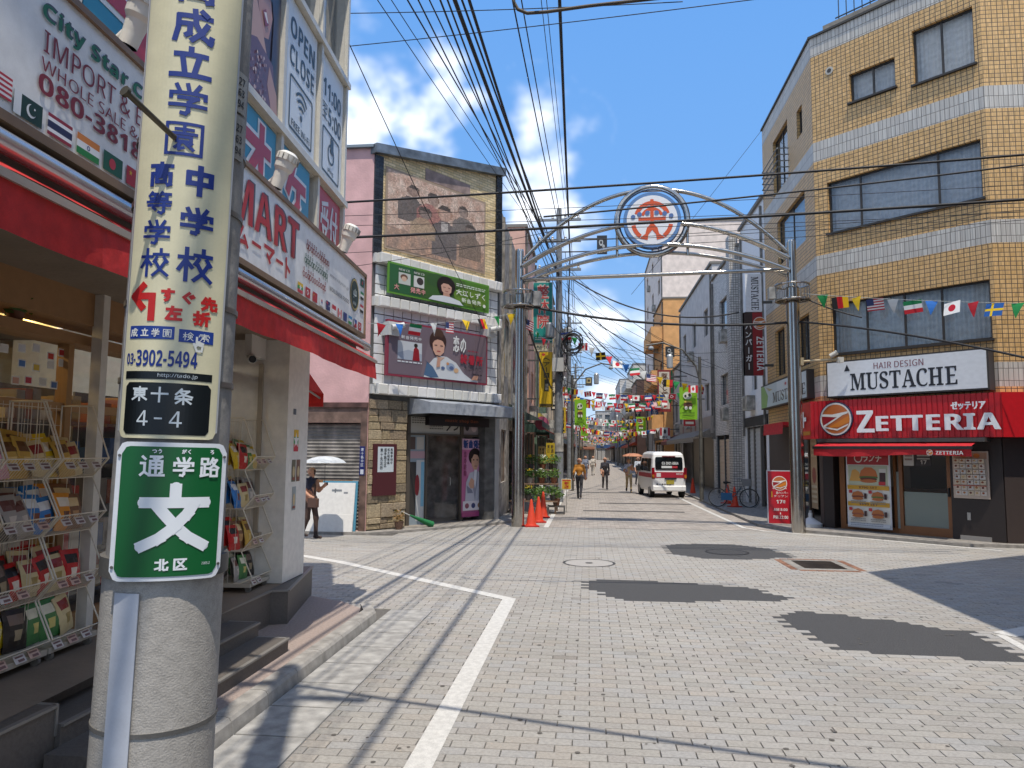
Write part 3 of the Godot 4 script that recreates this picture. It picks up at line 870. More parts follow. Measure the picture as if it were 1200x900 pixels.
# ---------------------------------------------------------------- shared fittings
func lr(t: Transform3D, x0: float, y0: float, x1: float, y1: float, out := 0.0) -> Array:   # a rectangle on a facade from two opposite pixels
	var a := lp(t, x0, y0, out)
	var b := lp(t, x1, y1, out)
	return [minf(a.x, b.x), minf(a.y, b.y), maxf(a.x, b.x), maxf(a.y, b.y)]
func window(parent: Node, r: Array, z: float, cols: Array, fm: Material, curtain := "", glass: Material = null, depth := 0.1, fw := 0.045):
	# a framed window in an opening r = [x0, y0, x1, y1]; cols are the mullions as shares of its width
	if glass == null: glass = mk("#6f7f88", 0.04, 0.0, "glass_thin")
	var m := MB.new()
	var zf := z - depth * 0.35
	var zb := zf - 0.05
	m.box(r[0], r[1], zb, r[2], r[1] + fw, zf); m.box(r[0], r[3] - fw, zb, r[2], r[3], zf)
	m.box(r[0], r[1] + fw, zb, r[0] + fw, r[3] - fw, zf); m.box(r[2] - fw, r[1] + fw, zb, r[2], r[3] - fw, zf)
	var xs := [0.0]
	xs.append_array(cols)
	xs.append(1.0)
	for k in cols:
		var x: float = lerpf(r[0], r[2], k)
		m.box(x - fw * 0.5, r[1] + fw, zb + 0.004, x + fw * 0.5, r[3] - fw, zf - 0.004)
	var w := part(parent, "window", m, fm)
	for i in xs.size() - 1:
		var g := MB.new()
		g.rect(lerpf(r[0], r[2], xs[i]) + fw * 0.45, r[1] + fw * 0.9, lerpf(r[0], r[2], xs[i + 1]) - fw * 0.45, r[3] - fw * 0.9, zf - 0.025)
		part(w, "pane", g, glass)
	if curtain != "":
		var cm := MB.new()
		var n := maxi(4, int((r[2] - r[0]) / 0.05))
		for i in n:
			var a := lerpf(r[0] + 0.01, r[2] - 0.01, float(i) / n)
			var b := lerpf(r[0] + 0.01, r[2] - 0.01, float(i + 1) / n)
			var za := zb - 0.08 - 0.018 * (i % 2)
			var zc := zb - 0.08 - 0.018 * ((i + 1) % 2)
			cm.quad(Vector3(a, r[1], za), Vector3(b, r[1], zc), Vector3(b, r[3], zc), Vector3(a, r[3], za), Vector3.BACK)
		part(w, "curtain", cm, mk(curtain, 0.9, 0, "cloth"))
func shell(m: MB, w: float, d: float, h: float, x0 := 0.0, front := -0.0):   # the back, side and roof faces of a building behind a facade at z = front
	var a := front - d
	m.quad(Vector3(x0, 0, a), Vector3(w, 0, a), Vector3(w, h, a), Vector3(x0, h, a), Vector3.FORWARD)
	m.quad(Vector3(x0, 0, a), Vector3(x0, h, a), Vector3(x0, h, front), Vector3(x0, 0, front), Vector3.LEFT)
	m.quad(Vector3(w, 0, a), Vector3(w, h, a), Vector3(w, h, front), Vector3(w, 0, front), Vector3.RIGHT)
	m.quad(Vector3(x0, h, a), Vector3(w, h, a), Vector3(w, h, front), Vector3(x0, h, front), Vector3.UP)
func flag_face(m: MB, kind: String, x0: float, y0: float, x1: float, y1: float, z: float):   # a flag's print, in vertex colours
	var w := x1 - x0
	var h := y1 - y0
	var hs := func(cs: Array):
		for k in cs.size():
			m.c = lin(cs[k])
			m.rect(x0, y1 - h * (k + 1) / cs.size(), x1, y1 - h * k / cs.size(), z)
	var vs := func(cs: Array):
		for k in cs.size():
			m.c = lin(cs[k])
			m.rect(x0 + w * k / cs.size(), y0, x0 + w * (k + 1) / cs.size(), y1, z)
	match kind:
		"germany": vs.call(["#16161a", "#c3131d", "#e9b810"])
		"france": hs.call(["#24408f", "#e4e4e6", "#c8202c"])
		"italy": hs.call(["#0d7a48", "#e8e8e6", "#c81d2c"])
		"belgium": vs.call(["#17171a", "#e5b820", "#c92430"])
		"thailand": hs.call(["#8e2437", "#e4e6ea", "#26294f", "#26294f", "#e4e6ea", "#8e2437"])
		"india":
			hs.call(["#cf7d33", "#e2e4e6", "#1f7a3a"])
			m.c = lin("#26397c")
			m.disc(Vector3(x0 + w / 2, y0 + h / 2, z + 0.001), Vector3.BACK, h * 0.12, 14, h * 0.07)
		"bangladesh":
			hs.call(["#15563f"])
			m.c = lin("#b93340")
			m.ellipse(x0 + w * 0.46, y0 + h / 2, h * 0.28, h * 0.28, z + 0.001)
		"pakistan":
			hs.call(["#15362c"])
			m.c = lin("#e2e6e8")
			m.rect(x0, y0, x0 + w * 0.25, y1, z + 0.001)
			m.ellipse(x0 + w * 0.6, y0 + h / 2, h * 0.3, h * 0.3, z + 0.001)
			m.c = lin("#15362c")
			m.ellipse(x0 + w * 0.645, y0 + h * 0.56, h * 0.255, h * 0.255, z + 0.002)
			m.c = lin("#e2e6e8")
			m.ellipse(x0 + w * 0.70, y0 + h * 0.64, h * 0.055, h * 0.055, z + 0.003, 5)
		"japan":
			hs.call(["#e9e8e4"])
			m.c = lin("#c0142c")
			m.ellipse(x0 + w / 2, y0 + h / 2, h * 0.29, h * 0.29, z + 0.001)
		"sweden":
			hs.call(["#1f5aa2"])
			m.c = lin("#e6c21c")
			m.rect(x0, y0 + h * 0.41, x1, y0 + h * 0.59, z + 0.001)
			m.rect(x0 + w * 0.32, y0, x0 + w * 0.45, y1, z + 0.0015)
		"jamaica":
			hs.call(["#1c1c1c"])
			m.c = lin("#d9b326")
			m.rect(x0 + w * 0.42, y0, x0 + w * 0.58, y1, z + 0.001)
			m.rect(x0, y0 + h * 0.4, x1, y0 + h * 0.6, z + 0.0015)
		"usa":
			var cs := []
			for k in 9: cs.append("#b9313f" if k % 2 == 0 else "#e6e4e2")
			hs.call(cs)
			m.c = lin("#34406f")
			m.rect(x0, y0 + h * 0.45, x0 + w * 0.42, y1, z + 0.001)
		"canada":
			vs.call(["#c4202c", "#e8e6e4", "#e8e6e4", "#c4202c"])
			m.c = lin("#c4202c")
			m.poly(PackedVector2Array([Vector2(x0 + w * 0.5, y0 + h * 0.85), Vector2(x0 + w * 0.66, y0 + h * 0.5), Vector2(x0 + w * 0.5, y0 + h * 0.2), Vector2(x0 + w * 0.34, y0 + h * 0.5)]), z + 0.001)
		"myanmar":
			hs.call(["#e0b427", "#2f9a4a", "#c93143"])
			m.c = lin("#e8e8e6")
			star(m, x0 + w / 2, y0 + h / 2, h * 0.38, z + 0.001)
		"china":
			hs.call(["#b22a35"])
			m.c = lin("#e0b427")
			star(m, x0 + w * 0.22, y0 + h * 0.68, h * 0.17, z + 0.001)
		"turkey":
			hs.call(["#b22a35"])
			m.c = lin("#e8e6e4")
			m.disc(Vector3(x0 + w * 0.42, y0 + h / 2, z + 0.001), Vector3.BACK, h * 0.27, 16, h * 0.17)
			star(m, x0 + w * 0.66, y0 + h / 2, h * 0.13, z + 0.001)
		"australia":
			hs.call(["#27346b"])
			m.c = lin("#c8404c")
			m.rect(x0, y0 + h * 0.7, x0 + w * 0.5, y0 + h * 0.8, z + 0.001)
			m.rect(x0 + w * 0.2, y0 + h * 0.5, x0 + w * 0.28, y1, z + 0.0015)
			m.c = lin("#e8e8ea")
			star(m, x0 + w * 0.72, y0 + h * 0.5, h * 0.16, z + 0.001)
		"indonesia": hs.call(["#c0303c", "#e8e6e4"])
		"korea":
			hs.call(["#e9e8e6"])
			m.c = lin("#b93340")
			m.ellipse(x0 + w / 2, y0 + h * 0.54, h * 0.22, h * 0.2, z + 0.001)
			m.c = lin("#2c4a94")
			m.rect(x0 + w * 0.36, y0 + h * 0.32, x0 + w * 0.64, y0 + h * 0.5, z + 0.002)
		"uzbekistan": hs.call(["#3f8fc0", "#e6e6e6", "#35994c"])
		"philippines":
			hs.call(["#2c4a94", "#b93340"])
			m.c = lin("#e8e6e4")
			m.tri(Vector3(x0, y0, z + 0.001), Vector3(x0, y1, z + 0.001), Vector3(x0 + w * 0.45, y0 + h / 2, z + 0.001), Vector3.BACK)
		"iraq": hs.call(["#b93340", "#e8e6e4", "#1c1c1c"])
		"emirates": hs.call(["#15764a", "#e8e6e4", "#1c1c1c"])
		_: hs.call([kind])
func star(m: MB, x: float, y: float, r: float, z: float):
	var a := PackedVector2Array()
	for k in 10:
		var f := PI / 2 + TAU * k / 10
		var q := r if k % 2 == 0 else r * 0.42
		a.append(Vector2(x + q * cos(f), y + q * sin(f)))
	m.poly(a, z)
func spotlight(label: String, t: Transform3D):   # a white floodlight on a short bracket, tilted down at the sign below
	var o := thing("spotlight", label, "spotlight", t, "floodlights over the mart sign")
	var w := mk("#e2dfd6", 0.4)
	var m := MB.new()
	m.box(-0.05, 0.0, -0.05, 0.05, 0.02, 0.05)
	m.tube([Vector3(0, 0.02, 0), Vector3(0, 0.12, 0.0), Vector3(0, 0.2, 0.08)], 0.018, 8)
	part(o, "bracket", m, w)
	m = MB.new()
	m.t = Transform3D(Basis(Vector3.RIGHT, 0.35), Vector3(0, 0.22, 0.12))
	m.lathe([[0.0, -0.16], [0.055, -0.16], [0.058, -0.08], [0.066, 0.0], [0.085, 0.03], [0.09, 0.1], [0.1, 0.1], [0.1, 0.16], [0.06, 0.19], [0.0, 0.19]], 18)
	var b := part(o, "housing", m, w)
	m = MB.new()
	m.t = Transform3D(Basis(Vector3.RIGHT, 0.35), Vector3(0, 0.22, 0.12))
	for k in 14:
		var f := TAU * k / 14
		m = MB.new()
		m.t = Transform3D(Basis(Vector3.RIGHT, 0.35), Vector3(0, 0.22, 0.12))
		m.box(0.1 * cos(f) - 0.004, 0.1, 0.1 * sin(f) - 0.004, 0.108 * cos(f) + 0.004, 0.155, 0.108 * sin(f) + 0.004)
		part(b, "cooling_fin", m, mk("#8f8d88", 0.5))

# ---------------------------------------------------------------- the mart on the left
var TM: Transform3D
func build_mart():
	TM = face(Vector3(-2.64, 0, -2.97), Vector3(-2.957, 0, -9.44))
	var b := thing("mart_building", "white tiled corner mart with a glazed upper storey", "building", TM)
	var white := mk("#dedbd2", 0.6, 0, "fine")
	var alu := mk("#d6d2c6", 0.45, 0.1, "fine")
	# upper storeys: a grid of aluminium frames
	var xs := [-3.2, -1.2, 0.8, 2.05, 2.98, 4.0, 5.17, 6.22]
	var ys := [4.30, 5.2, 6.82, 8.4, 9.9]
	var holes := []
	for i in xs.size() - 1:
		for j in ys.size() - 1: holes.append([xs[i] + 0.05, ys[j] + 0.06, xs[i + 1] - 0.05, ys[j + 1] - 0.06])
	var m := MB.new()
	m.wall(6.27, 10.6, holes, -0.27, 0.13, -3.3, 4.2)
	part(b, "wall", m, alu)
	m = MB.new()
	for y in [5.2, 6.82, 8.4]:
		m.box(-3.3, y - 0.035, -0.268, 6.29, y + 0.035, -0.2)
		m.box(-3.3, y + 0.05, -0.268, 6.285, y + 0.065, -0.22)
	for x in xs: m.box(x - 0.035, 4.3, -0.269, x + 0.035, 10.4, -0.225)
	part(b, "mullion", m, mk("#dcd8cc", 0.4, 0.1, "fine"))
	var dark := mk("#5c6a75", 0.05, 0.0, "glass")
	for h in holes:
		var g := MB.new()
		g.rect(h[0], h[1], h[2], h[3], -0.38)
		part(b, "pane", g, dark)
	m = MB.new()
	m.quad(Vector3(-3.3, 4.2, -0.9), Vector3(6.2, 4.2, -0.9), Vector3(6.2, 10.6, -0.9), Vector3(-3.3, 10.6, -0.9), Vector3.BACK)
	part(b, "inner_blind", m, mk("#8d8b86", 0.9, 0, "cloth"))
	m = MB.new()
	m.t = at(0, 3.3, 0)
	shell(m, 6.27, 7.0, 7.3, -3.3, -0.28)
	m.t = Transform3D()
	m.quad(Vector3(6.15, 0, -0.62), Vector3(6.15, 3.3, -0.62), Vector3(6.15, 3.3, -7.2), Vector3(6.15, 0, -7.2), Vector3.RIGHT)
	m.quad(Vector3(-3.3, 0, -7.2), Vector3(6.15, 0, -7.2), Vector3(6.15, 3.3, -7.2), Vector3(-3.3, 3.3, -7.2), Vector3.FORWARD)
	m.quad(Vector3(-3.3, 3.3, -0.27), Vector3(6.27, 3.3, -0.27), Vector3(6.27, 3.3, -7.2), Vector3(-3.3, 3.3, -7.2), Vector3.DOWN)
	m.box(-3.3, 3.3, -0.4, 6.27, 4.22, -0.275)
	part(b, "outer_wall", m, white)
	# printed panels behind the glass
	var sh := func(x0: float, y0: float, x1: float, y1: float, z: float, col: String) -> MB:
		var q := MB.new()
		q.c = lin(col)
		q.box(x0, y0, z - 0.012, x1, y1, z)
		return q
	var pn: MB = sh.call(4.10, 5.28, 5.06, 6.76, -0.262, "#dfe6ea")
	var dk := lin("#3a4148")
	pn.c = dk
	latin(pn, "OPEN", 4.2, 6.36, 4.98, 6.58, -0.258)
	latin(pn, "CLOSE", 4.2, 6.05, 4.98, 6.27, -0.258)
	frame_rr(pn, 4.22, 5.36, 4.96, 5.95, 0.05, 0.03, -0.258)
	for k in 3: pn.disc_arc(Vector3(4.59, 5.62, -0.256), 0.09 + k * 0.075, 0.033, 45, 135)
	pn.ellipse(4.59, 5.60, 0.035, 0.035, -0.256)
	latin(pn, "FREE Wi-Fi", 4.3, 5.41, 4.88, 5.49, -0.256)
	part(b, "hours_panel", pn, vc(0.35))
	pn = sh.call(5.24, 5.28, 6.15, 6.76, -0.262, "#dfe6ea")
	pn.c = dk
	latin(pn, "11:00", 5.33, 6.28, 6.05, 6.50, -0.258)
	strokes(pn, GLYPH["翌"], 5.31, 5.98, 0.2, 0.22, 0.016, -0.258)
	latin(pn, "5:00", 5.54, 5.98, 6.08, 6.20, -0.258)
	frame_rr(pn, 5.34, 5.34, 6.04, 5.9, 0.05, 0.03, -0.258)
	pn.disc(Vector3(5.69, 5.64, -0.256), Vector3.BACK, 0.13, 24, 0.1)
	pn.box(5.66, 5.66, -0.258, 5.78, 5.84, -0.255)
	pn.box(5.68, 5.84, -0.258, 5.70, 5.89, -0.255)
	pn.box(5.74, 5.84, -0.258, 5.76, 5.89, -0.255)
	latin(pn, "plug", 5.58, 5.39, 5.8, 5.46, -0.256)
	part(b, "hours_panel", pn, vc(0.35))
	# a photo print of a laughing woman: dark hair, sequinned top
	pn = sh.call(3.05, 5.28, 3.92, 6.76, -0.262, "#332c3a")
	var pz := -0.26
	for q in [["#4a2b33", [[3.05, 6.0], [3.25, 6.76], [3.6, 6.7], [3.72, 6.3], [3.66, 5.8], [3.4, 5.5], [3.05, 5.5]]], ["#b98a78", [[3.3, 6.6], [3.44, 6.68], [3.6, 6.5], [3.7, 6.2], [3.62, 5.95], [3.48, 5.9], [3.38, 6.1], [3.3, 6.3]]], ["#c39a86", [[3.05, 5.85], [3.3, 6.2], [3.48, 5.95], [3.6, 5.75], [3.3, 5.7], [3.05, 5.6]]], ["#6a4650", [[3.05, 5.7], [3.35, 5.82], [3.75, 5.75], [3.85, 5.28], [3.05, 5.28]]], ["#b78d7c", [[3.66, 5.7], [3.86, 5.5], [3.9, 5.28], [3.74, 5.28], [3.62, 5.5]]], ["#3c2229", [[3.5, 6.74], [3.74, 6.5], [3.84, 5.9], [3.7, 5.75], [3.72, 6.2], [3.62, 6.5]]], ["#8e3a45", [[3.45, 6.14], [3.52, 6.2], [3.6, 6.08], [3.52, 6.02]]], ["#e6ddd8", [[3.47, 6.14], [3.53, 6.17], [3.585, 6.09], [3.55, 6.08]]], ["#2a1c20", [[3.42, 6.42], [3.49, 6.46], [3.48, 6.42]]], ["#2a1c20", [[3.6, 6.38], [3.66, 6.36], [3.63, 6.34]]]]:
		pn.c = lin(q[0])
		pz += 0.0012
		pn.poly(PackedVector2Array(q[1].map(func(v): return Vector2(v[0], v[1]))), pz)
	for k in 60:
		pn.c = lin(["#b08d86", "#8d6a70", "#d9bdb0", "#5d3f48"][k % 4])
		var sx := rng.randf_range(3.07, 3.6)
		var sy := rng.randf_range(5.3, 5.7)
		pn.ellipse(sx, sy, 0.014, 0.018, pz + 0.002 + k * 0.0001, 6)
	part(b, "photo_panel", pn, vc(0.3))
	# lower row: blue and red lettering panels
	for q in [[0.9, "ラ"], [2.12, "カ"], [3.05, "オ"], [4.08, "ケ"]]:
		pn = sh.call(q[0], 4.34, q[0] + 0.86, 5.12, -0.262, "#2f8fb0")
		pn.c = lin("#e3e8ea")
		var g: String = GLYPH[q[1]] if GLYPH.has(q[1]) else "6,34 94,34|62,6 62,86 50,94|60,36 14,84"
		strokes(pn, g, q[0] + 0.14, 4.40, 0.58, 0.66, 0.2, -0.258)
		pn.c = lin("#b8303f")
		strokes(pn, g, q[0] + 0.14, 4.40, 0.58, 0.66, 0.12, -0.254)
		part(b, "letter_panel", pn, vc(0.35))
	pn = sh.call(5.24, 4.34, 6.15, 5.12, -0.262, "#b8303f")
	pn.c = lin("#d9dcdd")
	pn.box(5.24, 4.34, -0.262, 5.3, 5.12, -0.26)
	strokes(pn, GLYPH["受"], 5.36, 4.42, 0.32, 0.6, 0.05, -0.258)
	strokes(pn, GLYPH["付"], 5.72, 4.42, 0.32, 0.6, 0.05, -0.258)
	part(b, "letter_panel", pn, vc(0.35))
	# end column and the recessed shop front
	m = MB.new()
	m.box(5.44, 0.47, -4.0, 6.17, 3.35, -0.6)
	part(b, "end_column", m, mk("#ebe7de", 0.7, 0, "fine"))
	m = MB.new()
	m.box(5.40, 1.0, -0.95, 5.44, 3.0, -0.9)
	m.box(5.37, 0.88, -1.0, 5.44, 1.05, -0.86)
	part(b, "conduit_box", m, mk("#a49a8a", 0.6))
	for q in [[0.63, 2.42, 0.1, 0.07, "#5a6470"], [0.68, 1.98, 0.16, 0.26, "myanmar"], [0.64, 1.62, 0.13, 0.26, "#6d6a58"], [0.8, 1.62, 0.13, 0.26, "#7b5a4d"], [0.68, 1.28, 0.13, 0.28, "#9aa2a4"]]:
		m = MB.new()
		flag_face(m, q[4], 5.44 + q[0] - 0.45, q[1], 5.44 + q[0] - 0.45 + q[2], q[1] + q[3], -0.597)
		if q[4] in ["#6d6a58", "#7b5a4d", "#9aa2a4"]:
			m.c = lin("#c9b48c")
			m.ellipse(5.44 + q[0] - 0.45 + q[2] / 2, q[1] + q[3] * 0.45, q[2] * 0.32, q[3] * 0.25, -0.595)
			m.c = lin("#8b4a3c")
			m.rect(5.44 + q[0] - 0.45 + 0.02, q[1] + 0.02, 5.44 + q[0] - 0.45 + q[2] - 0.02, q[1] + 0.05, -0.594)
		part(b, "sticker", m, vc(0.5))
	m = MB.new()
	m.box(2.88, 0.47, -1.37, 2.97, 3.3, -1.28)
	part(b, "post", m, mk("#dcd8ce", 0.6, 0, "fine"))
	m = MB.new()
	m.box(-3.2, 3.02, -1.7, 5.44, 3.3, -1.36)
	m.box(-3.2, 2.86, -1.66, 5.44, 2.94, -1.42)
	part(b, "shop_front_header", m, mk("#a07a52", 0.6, 0, "fine"))
	m = MB.new()
	for x in [-3.15, -1.6, -0.1, 1.4, 2.79, 4.1, 5.36]: m.box(x, 0.47, -1.6, x + 0.07, 2.88, -1.5)
	m.box(-3.15, 2.3, -1.58, 5.4, 2.37, -1.52)
	m.box(-3.15, 0.47, -1.58, 5.4, 0.62, -1.52)
	part(b, "shop_front_frame", m, mk("#ad865a", 0.55, 0, "fine"))
	var prev := -3.12
	for x in [-1.6, -0.1, 1.4, 2.79, 4.1, 5.36]:
		m = MB.new()
		m.rect(prev + 0.04, 0.62, x, 2.86, -1.55)
		part(b, "shop_window", m, mk("#6b7478", 0.04, 0.0, "glass_thin"))
		prev = x + 0.03
	m = MB.new()
	m.quad(Vector3(-3.2, 0.47, -5.6), Vector3(5.44, 0.47, -5.6), Vector3(5.44, 3.3, -5.6), Vector3(-3.2, 3.3, -5.6), Vector3.BACK)
	m.quad(Vector3(-3.2, 0.465, -0.6), Vector3(5.44, 0.465, -0.6), Vector3(5.44, 0.465, -5.6), Vector3(-3.2, 0.465, -5.6), Vector3.UP)
	m.quad(Vector3(-3.2, 0.47, -5.6), Vector3(-3.2, 3.3, -5.6), Vector3(-3.2, 3.3, -0.6), Vector3(-3.2, 0.47, -0.6), Vector3.RIGHT)
	m.quad(Vector3(-3.2, 3.29, -5.6), Vector3(5.44, 3.29, -5.6), Vector3(5.44, 3.29, -0.3), Vector3(-3.2, 3.29, -0.3), Vector3.DOWN)
	part(b, "shop_interior", m, mk("#8a7c6c", 0.8, 0, "plaster"))
	# stickers on the door glass
	var stick := [[0, 402, "#cfcfca"], [40, 402, "#c8ccd0"], [40, 425, "#d0b24a"], [58, 412, "#c24438"], [58, 422, "#d4d2cc"], [72, 408, "#b73a3a"], [72, 420, "#cfcfc8"], [22, 402, "#c9cdd2"], [22, 420, "#4a78b0"], [30, 440, "#b83c4c"], [48, 442, "#c6c4bc"], [62, 446, "#4a6ea0"], [78, 418, "#2f8a4a"], [78, 436, "#35519c"], [14, 440, "#c99a86"]]
	for q in stick:
		var s := lp(TM, q[0] * 0.95, q[1], -1.548)
		m = MB.new()
		m.c = lin("#d6d6d2")
		m.rect(s.x, s.y - 0.065, s.x + 0.085, s.y, -1.545)
		m.c = lin(q[2])
		m.rect(s.x + 0.01, s.y - 0.055, s.x + 0.075, s.y - 0.01, -1.543)
		part(b, "sticker", m, vc(0.5))
	# signboard
	var sg := thing("signboard", "long white mart signboard with red lettering and flags", "sign", TM)
	m = MB.new()
	m.box(-3.2, 3.52, -0.26, 6.5, 4.29, -0.004)
	part(sg, "board", m, mk("#eceeee", 0.32, 0, "fine"))
	m = MB.new()
	m.box(-3.25, 4.29, -0.27, 6.53, 4.33, 0.02)
	m.box(-3.25, 3.47, -0.27, 6.53, 3.52, 0.02)
	m.box(6.5, 3.521, -0.27, 6.53, 4.289, 0.018)
	part(sg, "frame", m, mk("#8a6f55", 0.45, 0.2, "fine"))
	var red := MB.new()
	latin(red, "IMPORT & EXPORT", 0.245, 3.935, 1.62, 4.045, 0.004, "sans")
	latin(red, "WHOLE SALE & RETAIL", 0.235, 3.84, 1.5, 3.905, 0.004, "sans")
	latin(red, "080-3818-8", 0.225, 3.725, 1.32, 3.825, 0.004, "sans-bold")
	part(sg, "lettering", red, mk("#7c1f2b", 0.5))
	red = MB.new()
	latin(red, "MART", 2.36, 3.83, 3.90, 4.2, 0.005, "sans-bold")
	strokes(red, GLYPH["ム"], 2.50, 3.63, 0.24, 0.17, 0.035, 0.004)
	strokes(red, GLYPH["ー"], 2.80, 3.63, 0.2, 0.17, 0.03, 0.004)
	strokes(red, GLYPH["マ"], 3.06, 3.62, 0.24, 0.17, 0.035, 0.004)
	strokes(red, GLYPH["ー"], 3.34, 3.62, 0.18, 0.17, 0.03, 0.004)
	strokes(red, GLYPH["ト"], 3.54, 3.60, 0.18, 0.19, 0.035, 0.004)
	part(sg, "lettering", red, mk("#b32a2a", 0.45))
	red = MB.new()
	latin(red, "MART", 2.40, 3.845, 3.94, 4.215, 0.001, "sans-bold")
	part(sg, "letter_shadow", red, mk("#4c5560", 0.5))
	red = MB.new()
	latin(red, "City Star Co.", 0.235, 4.085, 1.275, 4.2, 0.001, "sans-bold")
	part(sg, "letter_shadow", red, mk("#4c5560", 0.5))
	red = MB.new()
	latin(red, "City Star Co.", 0.22, 4.07, 1.26, 4.185, 0.005, "sans-bold")
	part(sg, "lettering", red, mk("#1f6b4a", 0.5))
	# round-letter script lines
	for q in [[4.14, 4.03, "#7c2b26"], [4.1, 3.88, "#2f5a48"], [4.06, 3.73, "#8a2a28"]]:
		red = MB.new()
		var x: float = q[0]
		while x < q[0] + 0.72:
			red.disc(Vector3(x + 0.03, q[1] + 0.03, 0.004), Vector3.BACK, 0.032, 14, 0.02)
			if rng.randf() < 0.6: red.disc(Vector3(x + 0.035, q[1] + 0.085, 0.0045), Vector3.BACK, 0.018, 10, 0.009)
			if rng.randf() < 0.4: red.rect(x + 0.055, q[1] - 0.035, x + 0.067, q[1] + 0.06, 0.005)
			x += 0.07
		part(sg, "script_line", red, mk(q[2], 0.5))
	red = MB.new()
	latin(red, "www.citystar.jp", 4.95, 3.93, 5.72, 3.98, 0.004, "sans")
	latin(red, "WORLDWIDE FOODS", 4.95, 3.78, 5.75, 3.83, 0.004, "sans-bold")
	part(sg, "lettering", red, mk("#7a7c80", 0.5))
	red = MB.new()
	red.c = lin("#1e3a33")
	red.ellipse(6.0, 3.95, 0.19, 0.21, 0.003, 28)
	red.c = lin("#b9a468")
	red.disc(Vector3(6.0, 3.95, 0.005), Vector3.BACK, 0.2, 28, 0.175)
	red.c = lin("#c9d2cc")
	strokes(red, "84,30 84,62 60,66|62,22 60,66 36,66|40,30 36,66 14,62 14,44|22,80 30,84", 5.9, 3.88, 0.2, 0.18, 0.018, 0.006)
	latin(red, "HALAL", 5.93, 3.82, 6.07, 3.86, 0.006)
	part(sg, "halal_roundel", red, vc(0.5))
	# flags along the lower edge and down the end
	var fl := [["pakistan", 17, 49, 103, 148], ["thailand", 57, 84, 129, 170], ["india", 91, 116, 153, 190], ["bangladesh", 122, 143, 174, 208], ["china", 149, 168, 192, 222]]
	for q in fl:
		var r := lr(TM, q[1], q[3], q[2], q[4], 0.004)
		red = MB.new()
		flag_face(red, q[0], r[0], 3.545, r[2], 3.655, 0.004)
		part(sg, "flag_print", red, vc(0.5))
	red = MB.new()
	flag_face(red, "usa", -0.12, 3.58, 0.06, 3.69, 0.004)
	part(sg, "flag_print", red, vc(0.5))
	var kinds := ["myanmar", "turkey", "china", "korea", "australia", "indonesia", "canada", "#2b3f7d", "uzbekistan", "philippines", "turkey"]
	for k in kinds.size():
		red = MB.new()
		flag_face(red, kinds[k], 3.93 + k * 0.228, 3.545, 4.08 + k * 0.228, 3.645, 0.004)
		part(sg, "flag_print", red, vc(0.5))
	kinds = ["emirates", "iraq", "thailand"]
	for k in 3:
		red = MB.new()
		flag_face(red, ["bangladesh", "emirates", "iraq"][k], 6.28, 4.13 - k * 0.17, 6.44, 4.23 - k * 0.17, 0.004)
		part(sg, "flag_print", red, vc(0.5))
	spotlight("white floodlight over the red circled end of the sign", TM * at(5.62, 4.33, -0.12))
	spotlight("white floodlight above the large red lettering of the sign", TM * at(3.42, 4.33, -0.12))
	spotlight("white floodlight above the green company name on the sign", TM * at(1.02, 4.33, -0.12))
	# retractable awning: tube, red fabric and valance
	var aw := thing("awning", "red fabric awning along the mart front below its sign", "awning", TM)
	m = MB.new()
	m.cyl(Vector3(-3.2, 3.37, 0.02), Vector3(6.62, 3.37, 0.02), 0.055, 0.055, 16)
	part(aw, "roller_tube", m, mk("#b9bcc0", 0.3, 0.7, "brushed"))
	m = MB.new()
	m.box(-3.2, 3.25, -0.3, 6.3, 3.44, -0.04)
	part(aw, "cassette", m, mk("#8f8a83", 0.5, 0.3, "fine"))
	m = MB.new()
	var nseg := 44
	for k in nseg:
		var x0 := lerpf(-3.2, 6.55, float(k) / nseg)
		var x1 := lerpf(-3.2, 6.55, float(k + 1) / nseg)
		var s0 := 0.012 * sin(k * 0.9) + 0.006 * sin(k * 2.3)
		var s1 := 0.012 * sin((k + 1) * 0.9) + 0.006 * sin((k + 1) * 2.3)
		m.quad(Vector3(x0, 3.30, -0.02), Vector3(x1, 3.30, -0.02), Vector3(x1, 3.19 + s1 * 0.3, 0.16 + s1), Vector3(x0, 3.19 + s0 * 0.3, 0.16 + s0), Vector3.UP)
	part(aw, "fabric", m, mk("#dc342c", 0.75, 0, "cloth canvas"))
	m = MB.new()
	for k in nseg:
		var x0 := lerpf(-3.2, 6.5, float(k) / nseg)
		var x1 := lerpf(-3.2, 6.5, float(k + 1) / nseg)
		for j in 3:
			var o := func(i: int, v: int) -> float: return (0.02 * sin(i * 0.55) + 0.012 * sin(i * 1.7)) * v / 3.0
			m.quad(Vector3(x0, 3.15 - j * 0.075, 0.165 - o.call(k, j)), Vector3(x1, 3.15 - j * 0.075, 0.165 - o.call(k + 1, j)), Vector3(x1, 3.15 - (j + 1) * 0.075, 0.165 - o.call(k + 1, j + 1)), Vector3(x0, 3.15 - (j + 1) * 0.075, 0.165 - o.call(k, j + 1)), Vector3.BACK)
	part(aw, "valance", m, mk("#d83230", 0.75, 0, "cloth canvas"))
	m = MB.new()
	m.box(-3.2, 3.14, 0.14, 6.56, 3.18, 0.18)
	part(aw, "front_rail", m, mk("#b3a79a", 0.4, 0.3))
	var aw2 := thing("awning", "short red awning round the far corner of the mart", "awning", TM)
	m = MB.new()
	m.quad(Vector3(6.2, 3.1, -0.7), Vector3(6.2, 3.1, -3.4), Vector3(7.1, 2.78, -3.4), Vector3(7.1, 2.78, -0.7), Vector3.UP)
